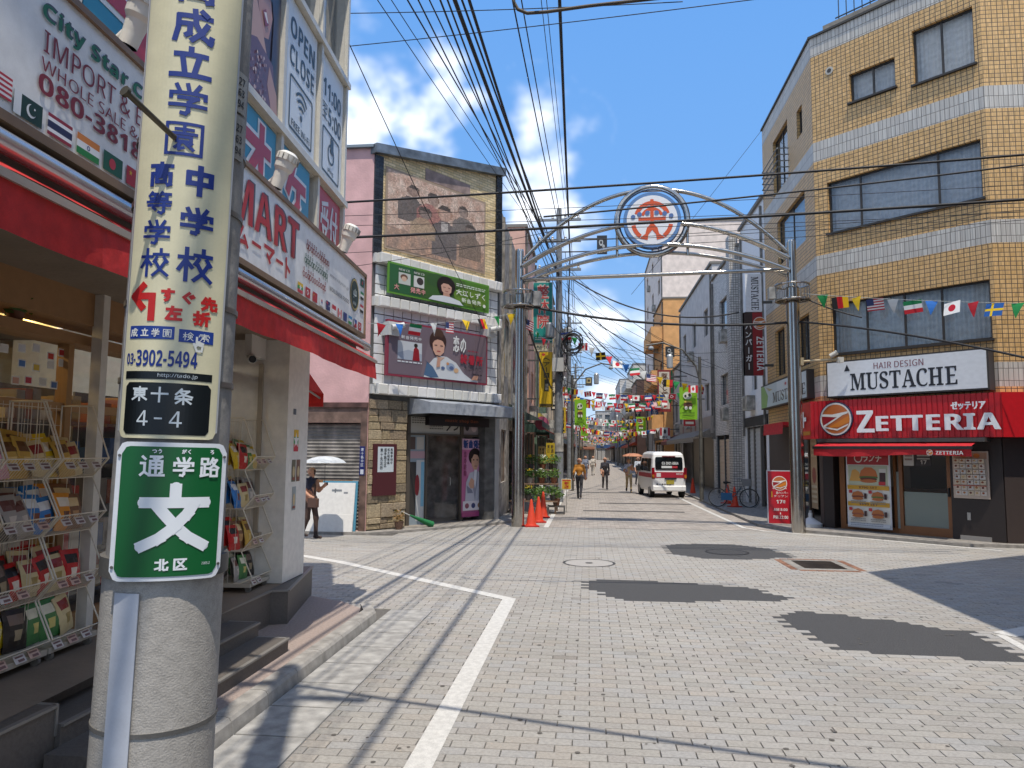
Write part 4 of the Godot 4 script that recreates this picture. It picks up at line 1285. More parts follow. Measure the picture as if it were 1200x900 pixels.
	m.quad(Vector3(7.1, 2.78, -0.7), Vector3(7.1, 2.78, -3.4), Vector3(7.1, 2.6, -3.4), Vector3(7.1, 2.6, -0.7), Vector3.RIGHT)
	m.tri(Vector3(6.2, 3.1, -0.7), Vector3(7.1, 2.78, -0.7), Vector3(6.2, 2.78, -0.7), Vector3.BACK)
	part(aw2, "fabric", m, mk("#dc342c", 0.75, 0, "cloth canvas"))
	m = MB.new()
	m.tube([Vector3(6.2, 2.85, -0.75), Vector3(7.08, 2.72, -0.75)], 0.015, 6)
	part(aw2, "arm", m, mk("#8f8a83", 0.5, 0.3))
	# platform and steps
	var st := thing("entrance_steps", "dark granite entrance platform with three steps", "steps")
	var granite := mk("#6a645e", 0.55, 0, "paver")
	m = MB.new()
	m.t = Transform3D(Basis(Vector3.RIGHT, -PI / 2), Vector3.ZERO)
	m.prism(PackedVector2Array([Vector2(-3.19, 2.4), Vector2(-3.19, 4.32), Vector2(-3.47, 4.32), Vector2(-3.46, 7.97), Vector2(-3.29, 8.04), Vector2(-3.65, 9.70), Vector2(-8.0, 9.70), Vector2(-8.0, 2.4)]), 0.09, 0.462)
	part(st, "platform", m, granite)
	m = MB.new()
	m.box(-3.16, 0.09, -4.325, -3.47, 0.345, -7.03)
	part(st, "step", m, granite)
	m = MB.new()
	m.box(-2.84, 0.09, -4.2, -3.16, 0.22, -6.98)
	part(st, "step", m, granite)
	var nose := mk("#8e8b86", 0.5, 0.3, "fine")
	m = MB.new()
	for q in [[Vector3(-3.19, 0.462, -2.4), Vector3(-3.19, 0.462, -4.32)], [Vector3(-3.19, 0.462, -4.32), Vector3(-3.47, 0.462, -4.32)], [Vector3(-3.47, 0.462, -4.32), Vector3(-3.46, 0.462, -7.97)], [Vector3(-3.46, 0.462, -7.97), Vector3(-3.29, 0.462, -8.04)], [Vector3(-3.29, 0.462, -8.04), Vector3(-3.65, 0.462, -9.7)], [Vector3(-3.16, 0.345, -4.33), Vector3(-3.16, 0.345, -7.03)], [Vector3(-3.16, 0.345, -7.03), Vector3(-3.46, 0.345, -7.03)], [Vector3(-2.84, 0.22, -4.2), Vector3(-2.84, 0.22, -6.98)], [Vector3(-2.84, 0.22, -6.98), Vector3(-3.15, 0.22, -6.98)]]:
		bar(m, q[0], q[1], 0.036, 0.014)
	part(st, "nosing", m, nose)
	m = MB.new()
	bar(m, Vector3(-3.19, 0.28, -4.32), Vector3(-3.19, 0.46, -4.32), 0.02, 0.02)
	part(st, "corner_trim", m, nose)
	# interior lamps
	var k2 := 0
	for q in [[3.6, 3.17, -2.5, 0.95, "#ffd98a"], [4.45, 3.17, -2.6, 0.6, "#cfe8ff"], [2.0, 3.17, -2.2, 1.0, "#ffd98a"], [3.2, 3.17, -4.0, 1.0, "#ffe2a8"]]:
		var lamp := thing("tube_lamp", ["warm tube lamp on the shop ceiling near the potted plant", "cool white tube lamp on the shop ceiling", "warm tube lamp on the shop ceiling above the sticker-covered door", "warm tube lamp at the back of the shop ceiling"][k2], "lamp", TM * at(q[0], q[1], q[2]), "shop ceiling lamps")
		m = MB.new()
		m.box(-q[3] / 2, 0.03, -0.06, q[3] / 2, 0.11, 0.06)
		part(lamp, "fitting", m, mk("#c9c6bd", 0.5))
		m = MB.new()
		m.cyl(Vector3(-q[3] / 2, 0, 0), Vector3(q[3] / 2, 0, 0), 0.018, 0.018, 8)
		part(lamp, "tube", m, glow(q[4], 3.0))
		var li := OmniLight3D.new()
		li.name = "light"
		li.light_color = Color(q[4])
		li.light_energy = 0.22
		li.omni_range = 8.0
		li.omni_attenuation = 2.0
		li.light_size = 0.1
		li.shadow_enabled = true
		lamp.add_child(li)
		li.position = Vector3(0, -0.06, 0)
		k2 += 1
	# a trailing plant on the door header
	var pl := thing("potted_plant", "trailing green plant in a pot on the shop front ledge", "plant", TM * at(2.15, 2.94, -1.50))
	m = MB.new()
	m.lathe([[0.0, 0.0], [0.05, 0.0], [0.07, 0.1], [0.0, 0.1]], 12)
	part(pl, "pot", m, mk("#6f4a38", 0.8))
	m = MB.new()
	leaves(m, Vector3(0, 0.14, 0.02), Vector3(0.16, 0.1, 0.1), 90, 0.045)
	part(pl, "foliage", m, mk("#3c5a2c", 0.6, 0, "leaf"))
	# racks of snacks
	var r1 := snack_rack("white wire snack rack beside the shop door stickers", TM * at(1.64, 0.462, -1.1), 0.55)
	snack_rack("white wire snack rack in front of the white post", TM * at(2.21, 0.462, -1.1), 0.57)
	snack_rack("white wire snack rack against the end column", TM * at(4.86, 0.462, -0.72), 0.56)
	snack_rack("white wire snack rack at the head of the steps", TM * at(1.07, 0.462, -1.1), 0.55)
	fill_racks()
	# goods on shelves inside
	for q in [[1.4, -3.2, 1.2], [3.1, -3.1, 1.5], [4.0, -4.8, 1.2], [1.5, -1.95, 1.0], [2.75, -1.95, 1.1], [4.1, -1.95, 1.2]]:
		var sf := thing("store_shelf", ["dark goods shelf inside the shop facing the door", "goods shelf inside the shop behind the white post", "tall goods shelf at the back of the shop", "goods shelf behind the stickered door glass", "goods shelf behind the glass next to the white post", "goods shelf behind the glass near the end column"][[1.4, 3.1, 4.0, 1.5, 2.75, 4.1].find(q[0])], "shelf", TM * at(q[0], 0.465, q[1]), "shelves inside the mart")
		m = MB.new()
		for k in 5: m.box(0, 0.15 + k * 0.4, -0.35, q[2], 0.18 + k * 0.4, 0)
		m.box(0, 0, -0.37, q[2], 2.1, -0.35)
		part(sf, "shelving", m, mk("#6b655c", 0.7))
		m = MB.new()
		for k in 5:
			var x := 0.02
			while x < q[2] - 0.15:
				var w := rng.randf_range(0.08, 0.15)
				m.c = lin(["#9a5a40", "#b0863c", "#b84034", "#64784a", "#8a847a", "#b0986a", "#3a5a8a", "#d0c8b8"][rng.randi() % 8])
				m.box(x, 0.18 + k * 0.4, -0.3, x + w, 0.18 + k * 0.4 + rng.randf_range(0.16, 0.3), -0.05)
				x += w + 0.01
		var goods := part(sf, "goods", m, vc(0.6))
		goods.set_meta("kind", "stuff")
	# security camera under the awning
	var cc := thing("security_camera", "white dome security camera under the mart awning", "camera", TM * at(5.1, 3.05, -0.9))
	m = MB.new()
	m.box(-0.12, 0.0, -0.05, 0.3, 0.24, 0.03)
	m.cyl(Vector3(-0.05, -0.02, 0.0), Vector3(-0.16, -0.05, 0.06), 0.05, 0.05, 14)
	part(cc, "housing", m, mk("#cfcdc6", 0.5))
	m = MB.new()
	m.cyl(Vector3(-0.16, -0.05, 0.06), Vector3(-0.17, -0.053, 0.066), 0.04, 0.04, 14)
	part(cc, "lens", m, mk("#121214", 0.15))

func bar(m: MB, a: Vector3, b: Vector3, w: float, h: float):   # a flat bar laid along an edge, proud by 2 mm
	var d := (b - a).normalized()
	if absf(d.y) > 0.9:
		m.box(a.x - w / 2, a.y, a.z - w / 2, a.x + w / 2, b.y, a.z + w / 2)
		return
	var s := Vector3(-d.z, 0, d.x)
	var t := m.t
	m.t = Transform3D(Basis(d, Vector3.UP, s), a)
	m.box(0, -h, -w / 2, a.distance_to(b), 0.003, w / 2)
	m.t = t
func frame_rr(m: MB, x0: float, y0: float, x1: float, y1: float, r: float, th: float, z: float):
	var o := m.rrect(x0, y0, x1, y1, r)
	var i := m.rrect(x0 + th, y0 + th, x1 - th, y1 - th, maxf(0.002, r - th))
	for k in o.size():
		var l := (k + 1) % o.size()
		m.quad(Vector3(o[k].x, o[k].y, z), Vector3(o[l].x, o[l].y, z), Vector3(i[l].x, i[l].y, z), Vector3(i[k].x, i[k].y, z), Vector3.BACK)
func leaves(m: MB, c: Vector3, r: Vector3, n: int, s: float):   # leaf-sized faces scattered through an ellipsoid
	for k in n:
		var d := Vector3(rng.randfn(), rng.randfn(), rng.randfn()).normalized() * pow(rng.randf(), 0.4)
		var p := c + d * r
		var a := Vector3(rng.randfn(), rng.randfn() * 0.6, rng.randfn()).normalized()
		var b := a.cross(Vector3(rng.randfn(), rng.randfn(), rng.randfn())).normalized()
		var l := s * rng.randf_range(0.6, 1.3)
		m.tri(p - a * l, p + b * l * 0.45, p + a * l)
		m.tri(p - a * l, p + a * l, p - b * l * 0.45)
func snack_rack(label: String, t: Transform3D, w: float) -> Node3D:
	var o := thing("snack_rack", label, "rack", t, "wire racks in front of the mart")
	var wire := mk("#ddd5c4", 0.45, 0.1)
	var prof := [Vector2(-0.16, 1.88)]
	for y in [1.46, 1.04, 0.59, 0.16]:
		prof.append(Vector2(0.0, y))
		prof.append(Vector2(-0.13, y - 0.15 if y > 0.2 else 0.10))
	for s in [0.006, w - 0.006]:
		var m := MB.new()
		var pts := prof.map(func(q): return Vector3(s, q.y, q.x))
		m.tube(pts, 0.007, 6)
		m.tube([Vector3(s, 0.08, -0.42), Vector3(s, 1.88, -0.42), Vector3(s, 1.88, -0.16)], 0.007, 6)
		for y in [1.32, 0.9, 0.45]: m.tube([Vector3(s, y, -0.42), Vector3(s, y, -0.13)], 0.004, 4)
		for k in 3: m.tube([Vector3(s, 0.1, -0.2 - 0.07 * k), Vector3(s, 1.88, -0.2 - 0.07 * k)], 0.0025, 4)
		part(o, "side_frame", m, wire)
	var tm := MB.new()
	tm.box(0, 0.06, -0.42, w, 0.1, -0.02)
	part(o, "base_rail", tm, mk("#b9b2a4", 0.5, 0.1))
	var back := MB.new()
	for k in 9: back.tube([Vector3(w * k / 8, 0.1, -0.42), Vector3(w * k / 8, 1.88, -0.42)], 0.0025, 4)
	for k in 14: back.tube([Vector3(0, 0.1 + k * 0.135, -0.42), Vector3(w, 0.1 + k * 0.135, -0.42)], 0.0025, 4)
	part(o, "back_grid", back, wire)
	for y in [1.46, 1.04, 0.59, 0.16]:
		var m := MB.new()
		var yb: float = y - 0.15 if y > 0.2 else 0.1
		m.tube([Vector3(0, y, 0), Vector3(w, y, 0)], 0.005, 6)
		m.tube([Vector3(0, yb, -0.13), Vector3(w, yb, -0.13)], 0.004, 6)
		for k in 19: m.tube([Vector3(w * k / 18, y, 0), Vector3(w * k / 18, yb, -0.13), Vector3(w * k / 18, yb, -0.41)], 0.0022, 4)
		var bk := part(o, "basket", m, wire)
		for k in 3:
			if rng.randf() < 0.12: continue
			var g := MB.new()
			var x := 0.04 + k * (w - 0.08) / 3.0 + rng.randf_range(-0.01, 0.02)
			g.t = Transform3D(Basis(Vector3.RIGHT, -0.55), Vector3(x, y - 0.06, -0.012))
			g.c = lin(["#cfc9c4", "#cfc9c4", "#c9a99a"][rng.randi() % 3])
			g.box(0, -0.02, 0, 0.105, 0.04, 0.002)
			g.c = lin("#7a5a58")
			g.rect(0.012, 0.018, 0.09, 0.03, 0.003)
			g.rect(0.03, -0.012, 0.09, 0.006, 0.003)
			part(bk, "price_tag", g, vc(0.6))
	for q in [[0.06, -0.06], [w - 0.06, -0.06], [0.06, -0.36], [w - 0.06, -0.36]]:
		var m := MB.new()
		m.cyl(Vector3(q[0] - 0.014, 0.032, q[1]), Vector3(q[0] + 0.014, 0.032, q[1]), 0.032, 0.032, 14)
		m.box(q[0] - 0.02, 0.03, q[1] - 0.01, q[0] + 0.02, 0.07, q[1] + 0.01)
		part(o, "castor", m, mk("#77736c", 0.5))
	return o
func bag_mesh(w: float, h: float, d: float, c1: Color, c2: Color, c3: Color) -> ArrayMesh:   # a pillow bag of crisps with crimped ends and a printed front
	var m := MB.new()
	var nx := 6
	var ny := 8
	var pt := func(i: int, j: int, s: float) -> Vector3:
		var u := float(i) / nx
		var v := float(j) / ny
		var b := pow(sin(PI * clampf((v - 0.06) / 0.88, 0, 1)), 0.55) * pow(sin(PI * clampf(0.06 + u * 0.88, 0, 1)), 0.6)
		var wv := 0.006 * sin(i * 2.1 + j * 1.3)
		return Vector3((u - 0.5) * w * (1.0 - 0.06 * b), v * h, s * (d * 0.5 * b + 0.001) + wv * b)
	for s in [1.0, -1.0]:
		for i in nx:
			for j in ny:
				var u := (i + 0.5) / nx - 0.5
				var v := (j + 0.5) / ny - 0.5
				m.c = c1
				if s > 0:
					if v > 0.12 and v < 0.32 and absf(u) < 0.36: m.c = c2
					elif u * u * 3.0 + (v + 0.14) * (v + 0.14) * 5.0 < 0.16: m.c = c3
				m.quad(pt.call(i, j, s), pt.call(i + 1, j, s), pt.call(i + 1, j + 1, s), pt.call(i, j + 1, s), Vector3(0, 0, s))
	return m.mesh()
func fill_racks():
	var kinds := {
		"pink": ["#e0a8bc", "#a05a82", "#f0d8e0"], "yellow": ["#e6c41e", "#f0ecd8", "#e0cc88"], "red": ["#c42624", "#201818", "#f0e0d0"], "blue": ["#2c80cc", "#eef2f4", "#804834"], "orange": ["#e69624", "#f0e6d4", "#6e4030"],
		"gold": ["#cca446", "#6e4824", "#e6c880"], "silver": ["#aca6a0", "#6e403c", "#dcd2c8"], "green": ["#488448", "#ecead2", "#d8c874"], "cream": ["#dcc896", "#962e28", "#ac9458"], "brown": ["#82583c", "#e6c892", "#c09462"], "black": ["#342c2a", "#826e62", "#a89676"],
	}
	var meshes := {}
	for k in kinds: meshes[k] = bag_mesh(0.2, 0.26, 0.075, lin(kinds[k][0]), lin(kinds[k][1]), lin(kinds[k][2]))
	var tiers := {1.46: "top basket", 1.04: "second basket", 0.59: "third basket", 0.16: "bottom basket"}
	var plan := [
		[1.64, -1.1, 0.55, "beside the door stickers", {1.46: ["pink", "pink", "gold", "gold"], 1.04: ["gold", "black", "silver", "silver"], 0.59: ["red", "red", "black", "red"], 0.16: ["yellow", "yellow", "black"]}],
		[2.21, -1.1, 0.57, "before the white post", {1.46: ["cream", "yellow", "gold", "cream"], 1.04: ["blue", "blue", "orange", "brown"], 0.59: ["cream", "red", "cream", "red"], 0.16: ["green", "green", "cream"]}],
		[4.86, -0.72, 0.56, "by the end column", {1.46: ["yellow", "red", "green", "yellow"], 1.04: ["blue", "cream", "silver"], 0.59: ["red", "brown", "gold", "cream"], 0.16: ["silver", "green", "black"]}],
		[1.07, -1.1, 0.55, "at the head of the steps", {1.46: ["yellow", "pink", "gold"], 1.04: ["pink", "red", "orange"], 0.59: ["red", "pink", "red"], 0.16: ["yellow", "green", "yellow"]}],
	]
	for rk in plan:
		for ty in rk[4]:
			var row: Array = rk[4][ty]
			var floor_y: float = 0.462 + (ty - 0.15 if ty > 0.2 else 0.1) + 0.006
			for i2 in row.size() * 2:
				var i: int = i2 % row.size()
				var back: bool = i2 >= row.size()
				var x: float = rk[0] + rk[2] * (i + 0.5) / row.size() + rng.randf_range(-0.01, 0.01)
				var lean := rng.randf_range(-0.35, -0.12)
				var big := 1.4 if row[i] == "yellow" and ty < 0.2 else rng.randf_range(1.0, 1.22)
				var zz: float = rk[1] - 0.19 - rng.randf() * 0.06
				var bs := Basis(Vector3.UP, rng.randf_range(-0.2, 0.2)) * Basis(Vector3.RIGHT, lean) * Basis(Vector3.BACK, rng.randf_range(-0.12, 0.12))
				solo("snack_bag", "%s snack bag in the %s row, %s, rack %s" % [row[i], "back" if back else "front", tiers[ty], rk[3]], "snack bag", meshes[row[i]], vc(0.35), TM * Transform3D(bs.scaled(Vector3.ONE * big), Vector3(x, floor_y + (0.05 if back else 0.0), zz - (0.11 if back else 0.0))), "snack bags in the wire racks")
# ---------------------------------------------------------------- the utility pole beside the camera, with its wrapped signs
func bent_plate(m: MB, x0: float, x1: float, y0: float, y1: float, z0: float, z1: float, bend: float, rad := 0.0):   # a plate curved round the pole, with rounded corners
	var n := 24
	var prof := func(i: int) -> Array:
		var x := lerpf(x0, x1, float(i) / n)
		var e := minf(x - x0, x1 - x)
		var cut := 0.0
		if rad > 0 and e < rad: cut = rad - sqrt(maxf(0, rad * rad - (rad - e) * (rad - e)))
		return [x, y0 + cut, y1 - cut]
	var w := func(x: float, y: float, z: float) -> Vector3: return Vector3((bend + z) * sin(x / bend), y, (bend + z) * cos(x / bend))
	for i in n:
		var a: Array = prof.call(i)
		var b: Array = prof.call(i + 1)
		var h := Vector3(sin((a[0] + b[0]) / 2 / bend), 0, cos((a[0] + b[0]) / 2 / bend))
		m.quad(w.call(a[0], a[1], z1), w.call(b[0], b[1], z1), w.call(b[0], b[2], z1), w.call(a[0], a[2], z1), h)
		m.quad(w.call(a[0], a[1], z0), w.call(b[0], b[1], z0), w.call(b[0], b[2], z0), w.call(a[0], a[2], z0), -h)
		m.quad(w.call(a[0], a[1], z0), w.call(b[0], b[1], z0), w.call(b[0], b[1], z1), w.call(a[0], a[1], z1), Vector3.DOWN)
		m.quad(w.call(a[0], a[2], z0), w.call(b[0], b[2], z0), w.call(b[0], b[2], z1), w.call(a[0], a[2], z1), Vector3.UP)
func bent_text(m: MB, s: String, x0: float, y0: float, x1: float, y1: float, z: float, bend: float, kind := "sans-bold"):
	var q := MB.new()
	latin(q, s, x0, y0, x1, y1, z, kind)
	for k in range(0, q.p.size(), 3):
		var v := []
		for j in 3:
			var a := q.p[k + j]
			v.append(Vector3((bend + z) * sin(a.x / bend), a.y, (bend + z) * cos(a.x / bend)))
		m.tri(v[0], v[1], v[2], Vector3(sin(q.p[k].x / bend), 0, cos(q.p[k].x / bend)))
func build_pole():
	var foot := zp(172.0, 985.0, -2.155)
	var up := zp(238.0, 0.0, -2.155)
	var dir := (up - foot).normalized()
	foot = foot - dir * (foot.y / dir.y)
	var o := thing("utility_pole", "thick concrete utility pole wrapped in school signs", "pole", Transform3D(Basis(), foot))
	var top := dir * 12.0
	var m := MB.new()
	for k in 12: m.cyl(dir * (k * 1.0), dir * (k + 1.0), 0.170 - k * 0.0055, 0.170 - (k + 1) * 0.0055, 40, k == 11)
	part(o, "shaft", m, mk("#a5a19b", 0.85, 0, "concrete"))
	var axis := Basis(Vector3.RIGHT.slide(dir).normalized(), dir, Vector3.RIGHT.slide(dir).normalized().cross(dir))
	var to_cam := (CAM - (foot + dir * 2.2)) * Vector3(1, 0, 1)
	var yaw := atan2(to_cam.x, to_cam.z)
	var fr := func(extra: float) -> Transform3D: return Transform3D(axis * Basis(Vector3.UP, yaw + deg_to_rad(extra)), Vector3.ZERO)
	# protective sheet round the lower pole with its pale seam and straps
	m = MB.new()
	m.cyl(dir * 0.02, dir * 1.64, 0.1745, 0.166, 40, true)
	part(o, "protective_sheet", m, mk("#b5b0a8", 0.75, 0, "paver"))
	m = MB.new()
	m.t = fr.call(-32.0)
	bent_plate(m, -0.036, 0.036, 0.05, 1.6, 0.0, 0.004, 0.1735)
	part(o, "seam_strip", m, mk("#c6cad2", 0.55, 0.0, "fine"))
	for q in [[1.635, 0.055, 0.176], [1.21, 0.012, 0.1715]]:
		m = MB.new()
		m.cyl(dir * q[0], dir * (q[0] + q[1]), q[2], q[2], 40, true)
		part(o, "strap", m, mk("#7d7b77", 0.6, 0.2, "grime"))
	var strap := mk("#7d7a76", 0.4, 0.7)
	for y in [2.19, 2.42, 2.72, 2.92]:
		m = MB.new()
		m.cyl(dir * y, dir * (y + 0.016), 0.1725 - y * 0.0045, 0.1725 - y * 0.0045, 40, true)
		part(o, "steel_strap", m, strap)
	# step bolt sticking out to the front
	m = MB.new()
	m.t = fr.call(-10.0)
	m.cyl(Vector3(-0.02, 2.905, 0.18), Vector3(-0.115, 2.955, 0.33), 0.0085, 0.0085, 10)
	m.cyl(Vector3(-0.115, 2.955, 0.33), Vector3(-0.121, 2.958, 0.338), 0.016, 0.016, 10)
	part(o, "step_bolt", m, mk("#8f8672", 0.4, 0.8, "grime"))
	# small number plates on the right of the pole
	for q in [[3.05, 0.13, 30.0], [2.9, 0.14, 30.0]]:
		m = MB.new()
		m.t = fr.call(52.0)
		bent_plate(m, -0.035, 0.035, q[0], q[0] + q[1], 0.0, 0.003, 0.158, 0.006)
		var pl := part(o, "number_plate", m, mk("#b9b6ac", 0.5, 0, "grime"))
		m = MB.new()
		m.t = fr.call(52.0)
		for k in 3: bent_text(m, ["94", "63", "27"][k], -0.015, q[0] + 0.015 + k * 0.036, 0.015, q[0] + 0.04 + k * 0.036, 0.005, 0.158)
		part(pl, "numbers", m, mk("#3b3a38", 0.6))
	# cross arm, transformer and bands above the frame
	m = MB.new()
	m.box(-0.9, 10.7, -0.05, 0.9, 10.8, 0.05)
	part(o, "cross_arm", m, mk("#8a8c8e", 0.5, 0.6))
	m = MB.new()
	m.lathe([[0.0, 8.3], [0.26, 8.3], [0.28, 8.4], [0.28, 9.1], [0.22, 9.2], [0.0, 9.2]], 20, Vector3(-0.45, 0, 0.0))
	part(o, "transformer", m, mk("#8d9092", 0.5, 0.3))
	# the tall school sign
	var S := fr.call(-9.0) as Transform3D
	var R := 0.168
	var s := thing("pole_sign", "tall cream sign with blue vertical school lettering and red arrow", "sign", Transform3D(Basis(), foot) * S)
	var hy := func(py: float) -> float: return zp(205, py, -1.99).y / dir.y
	var sx := func(px: float, py: float) -> float: return R * asin(clampf((px - (207.0 - (py - 430.0) * 0.066 - 9.5)) / 448.0 / R, -0.98, 0.98))
	m = MB.new()
	bent_plate(m, -0.138, 0.146, 2.03, 3.75, 0.0, 0.006, R, 0.025)
	part(s, "plate", m, mk("#ded7b4", 0.3, 0, "fine"))
	m = MB.new()
	bent_plate(m, -0.138, -0.134, 2.05, 3.74, 0.006, 0.009, R)
	bent_plate(m, 0.142, 0.146, 2.05, 3.74, 0.006, 0.009, R)
	part(s, "edge_trim", m, mk("#c6c8ca", 0.4, 0.3))
	m = MB.new()
	var big := func(mm: MB, ch: String, x0: float, y0: float, x1: float, y1: float, th: float):
		var w: float = sx.call(x1, y1) - sx.call(x0, y1)
		if ch in ["学", "校", "等"]: th *= 0.74
		if ch in ["園", "索", "検"]: th *= 0.6
		strokes(mm, GLYPH[ch], sx.call(x0, y1), hy.call(y1), w, hy.call(y0) - hy.call(y1), th, 0.0075, R)
	for q in [["高", 205, -36, 254, 3], ["成", 200, 10, 251, 50], ["立", 196, 54, 248, 94], ["学", 194, 97, 244, 136], ["園", 189, 141, 240, 183], ["中", 214, 191, 251, 226], ["学", 209, 240, 249, 273], ["校", 206, 287, 246, 328]]:
		big.call(m, q[0], q[1], q[2], q[3], q[4], 0.0155)
	for q in [["高", 174, 191, 204, 219], ["等", 170, 225, 202, 252], ["学", 166, 258, 201, 288], ["校", 163, 291, 198, 325]]: big.call(m, q[0], q[1], q[2], q[3], q[4], 0.0115)
	bent_text(m, "03-", sx.call(148, 425), hy.call(427), sx.call(159, 425), hy.call(414), 0.0075, R)
	bent_text(m, "3902-5494", sx.call(160, 425), hy.call(429), sx.call(230, 425), hy.call(410), 0.0075, R)
	part(s, "lettering", m, mk("#16307e", 0.45))
	m = MB.new()
	for q in [["す", 189, 338, 205, 352], ["ぐ", 211, 340, 228, 354], ["先", 234, 343, 252, 359], ["左", 194, 358, 213, 375], ["折", 225, 361, 244, 378]]: big.call(m, q[0], q[1], q[2], q[3], q[4], 0.0085)
	var ar := "8,34 50,4|8,34 50,66|8,34 88,34 88,96"
	strokes(m, ar, sx.call(153, 375), hy.call(375), sx.call(181, 375) - sx.call(153, 375), hy.call(333) - hy.call(375), 0.02, 0.0075, R)
	part(s, "arrow_lettering", m, mk("#c0201e", 0.45))
	m = MB.new()
	bent_plate(m, sx.call(152, 390), sx.call(205, 390), hy.call(397), hy.call(382), 0.0062, 0.0072, R)
	bent_plate(m, sx.call(210, 390), sx.call(248, 390), hy.call(399), hy.call(384), 0.0062, 0.0072, R)
	part(s, "search_box", m, mk("#1d3c8c", 0.45))
	m = MB.new()
	for q in [["成", 153, 385, 162, 395], ["立", 165, 385, 175, 395], ["学", 178, 385, 188, 395], ["園", 191, 385, 202, 395], ["検", 214, 387, 226, 397], ["索", 231, 387, 244, 397]]: big.call(m, q[0], q[1], q[2], q[3], q[4], 0.0034)
	strokes(m, "40,2 40,60 18,50 44,96 84,96 92,44 76,40 76,58 64,38 64,56 54,34 52,56", sx.call(224, 402), hy.call(409), 0.032, 0.042, 0.006, 0.0085, R)
	part(s, "white_lettering", m, mk("#d9dad4", 0.45))
	m = MB.new()
	bent_plate(m, sx.call(147, 440), sx.call(246, 440), hy.call(444), hy.call(435), 0.0062, 0.0072, R)
	bent_plate(m, sx.call(146, 480), sx.call(243, 480), hy.call(509), hy.call(448), 0.0062, 0.0072, R, 0.012)
	part(s, "address_panel", m, mk("#0f1416", 0.35))
	m = MB.new()
	for q in [["東", 155, 453, 174, 470], ["十", 177, 453, 198, 471], ["条", 203, 454, 225, 473]]: big.call(m, q[0], q[1], q[2], q[3], q[4], 0.0055)
	bent_text(m, "4", sx.call(162, 490), hy.call(499), sx.call(175, 490), hy.call(481), 0.009, R, "sans")
	bent_text(m, "4", sx.call(199, 490), hy.call(500), sx.call(213, 490), hy.call(481), 0.009, R, "sans")
	bent_plate(m, sx.call(182, 490), sx.call(191, 490), hy.call(491), hy.call(489), 0.0075, 0.009, R)
	bent_text(m, "http://tado.jp", sx.call(186, 440), hy.call(442.5), sx.call(230, 440), hy.call(437), 0.009, R, "sans")
	part(s, "address_lettering", m, mk("#c9d2d6", 0.45))
	# the green school-route sign
	var R2 := 0.3
	var g := thing("pole_sign", "green and white school route sign strapped to the concrete pole", "sign", Transform3D(Basis(), foot) * (fr.call(1.0) as Transform3D) * at(0.0, 0, -R2 + 0.177))
	var c0 := 0.5 * (138.0 + 268.0)
	var gy0: float = hy.call(681)
	var gy1: float = hy.call(518)
	var hw := 0.146
	m = MB.new()
	bent_plate(m, -hw, hw, gy0, gy1, 0.0, 0.006, R2, 0.028)
	part(g, "plate", m, mk("#dfe3e8", 0.35, 0, "fine"))
	m = MB.new()
	bent_plate(m, -hw + 0.014, hw - 0.014, gy0 + 0.012, gy1 - 0.012, 0.0062, 0.0078, R2, 0.022)
	part(g, "green_field", m, mk("#125c2e", 0.3))
	m = MB.new()
	var wd := 2.0 * hw
	var gx := func(px: float) -> float: return (px - c0) / 130.0 * wd
	var gh := gy1 - gy0
	var gyy := func(py: float) -> float: return gy1 - (py - 518.0) / 163.0 * gh
	for q in [["通", 166, 533, 194, 559], ["学", 202, 535, 228, 559], ["路", 234, 535, 257, 559]]: strokes(m, GLYPH[q[0]], gx.call(q[1]), gyy.call(q[4]), gx.call(q[3]) - gx.call(q[1]), gyy.call(q[2]) - gyy.call(q[4]), 0.0068, 0.009, R2)
	for q in [["つ", 179], ["う", 185], ["が", 212], ["く", 218], ["ろ", 245]]: strokes(m, GLYPH[q[0]], gx.call(q[1]), gyy.call(531), 0.012, 0.012, 0.0022, 0.009, R2)
	for q in [["北", 190, 655, 205, 669], ["区", 210, 655, 226, 669]]: strokes(m, GLYPH[q[0]], gx.call(q[1]), gyy.call(q[4]), gx.call(q[3]) - gx.call(q[1]), gyy.call(q[2]) - gyy.call(q[4]), 0.0055, 0.009, R2)
	strokes(m, "50,4 50,24|6,27 94,27|24,30 36,44 52,62 70,78 94,92|76,30 68,44 50,64 30,80 6,92", gx.call(168), gyy.call(647), gx.call(248) - gx.call(168), gyy.call(568) - gyy.call(647), 0.03, 0.009, R2)
	for q in [[6, 92], [94, 92], [6, 27], [94, 27], [50, 4]]:
		var x: float = gx.call(168) + q[0] / 100.0 * (gx.call(248) - gx.call(168))
		var y: float = gyy.call(568) - q[1] / 100.0 * (gyy.call(568) - gyy.call(647))
		var t := m.t
		m.t = t * Transform3D(Basis(Vector3.UP, x / R2), Vector3((R2 + 0.0086) * sin(x / R2), y, (R2 + 0.0086) * cos(x / R2)))
		m.disc(Vector3.ZERO, Vector3.BACK, 0.0148, 16)
		m.t = t
	bent_text(m, "2005.2", gx.call(243), gyy.call(664), gx.call(253), gyy.call(661), 0.009, R2, "sans")
	part(g, "lettering", m, mk("#e2e6e9", 0.4))
	for y in [0.1, 0.9]:
		for sgn in [-1.0, 1.0]:
			m = MB.new()
			m.cyl(Vector3((R2 + 0.006) * sin(sgn * 0.46), gy0 + y * gh, (R2 + 0.006) * cos(0.46)), Vector3((R2 + 0.01) * sin(sgn * 0.46), gy0 + y * gh, (R2 + 0.01) * cos(0.46)), 0.004, 0.004, 8)
			part(g, "rivet", m, strap)
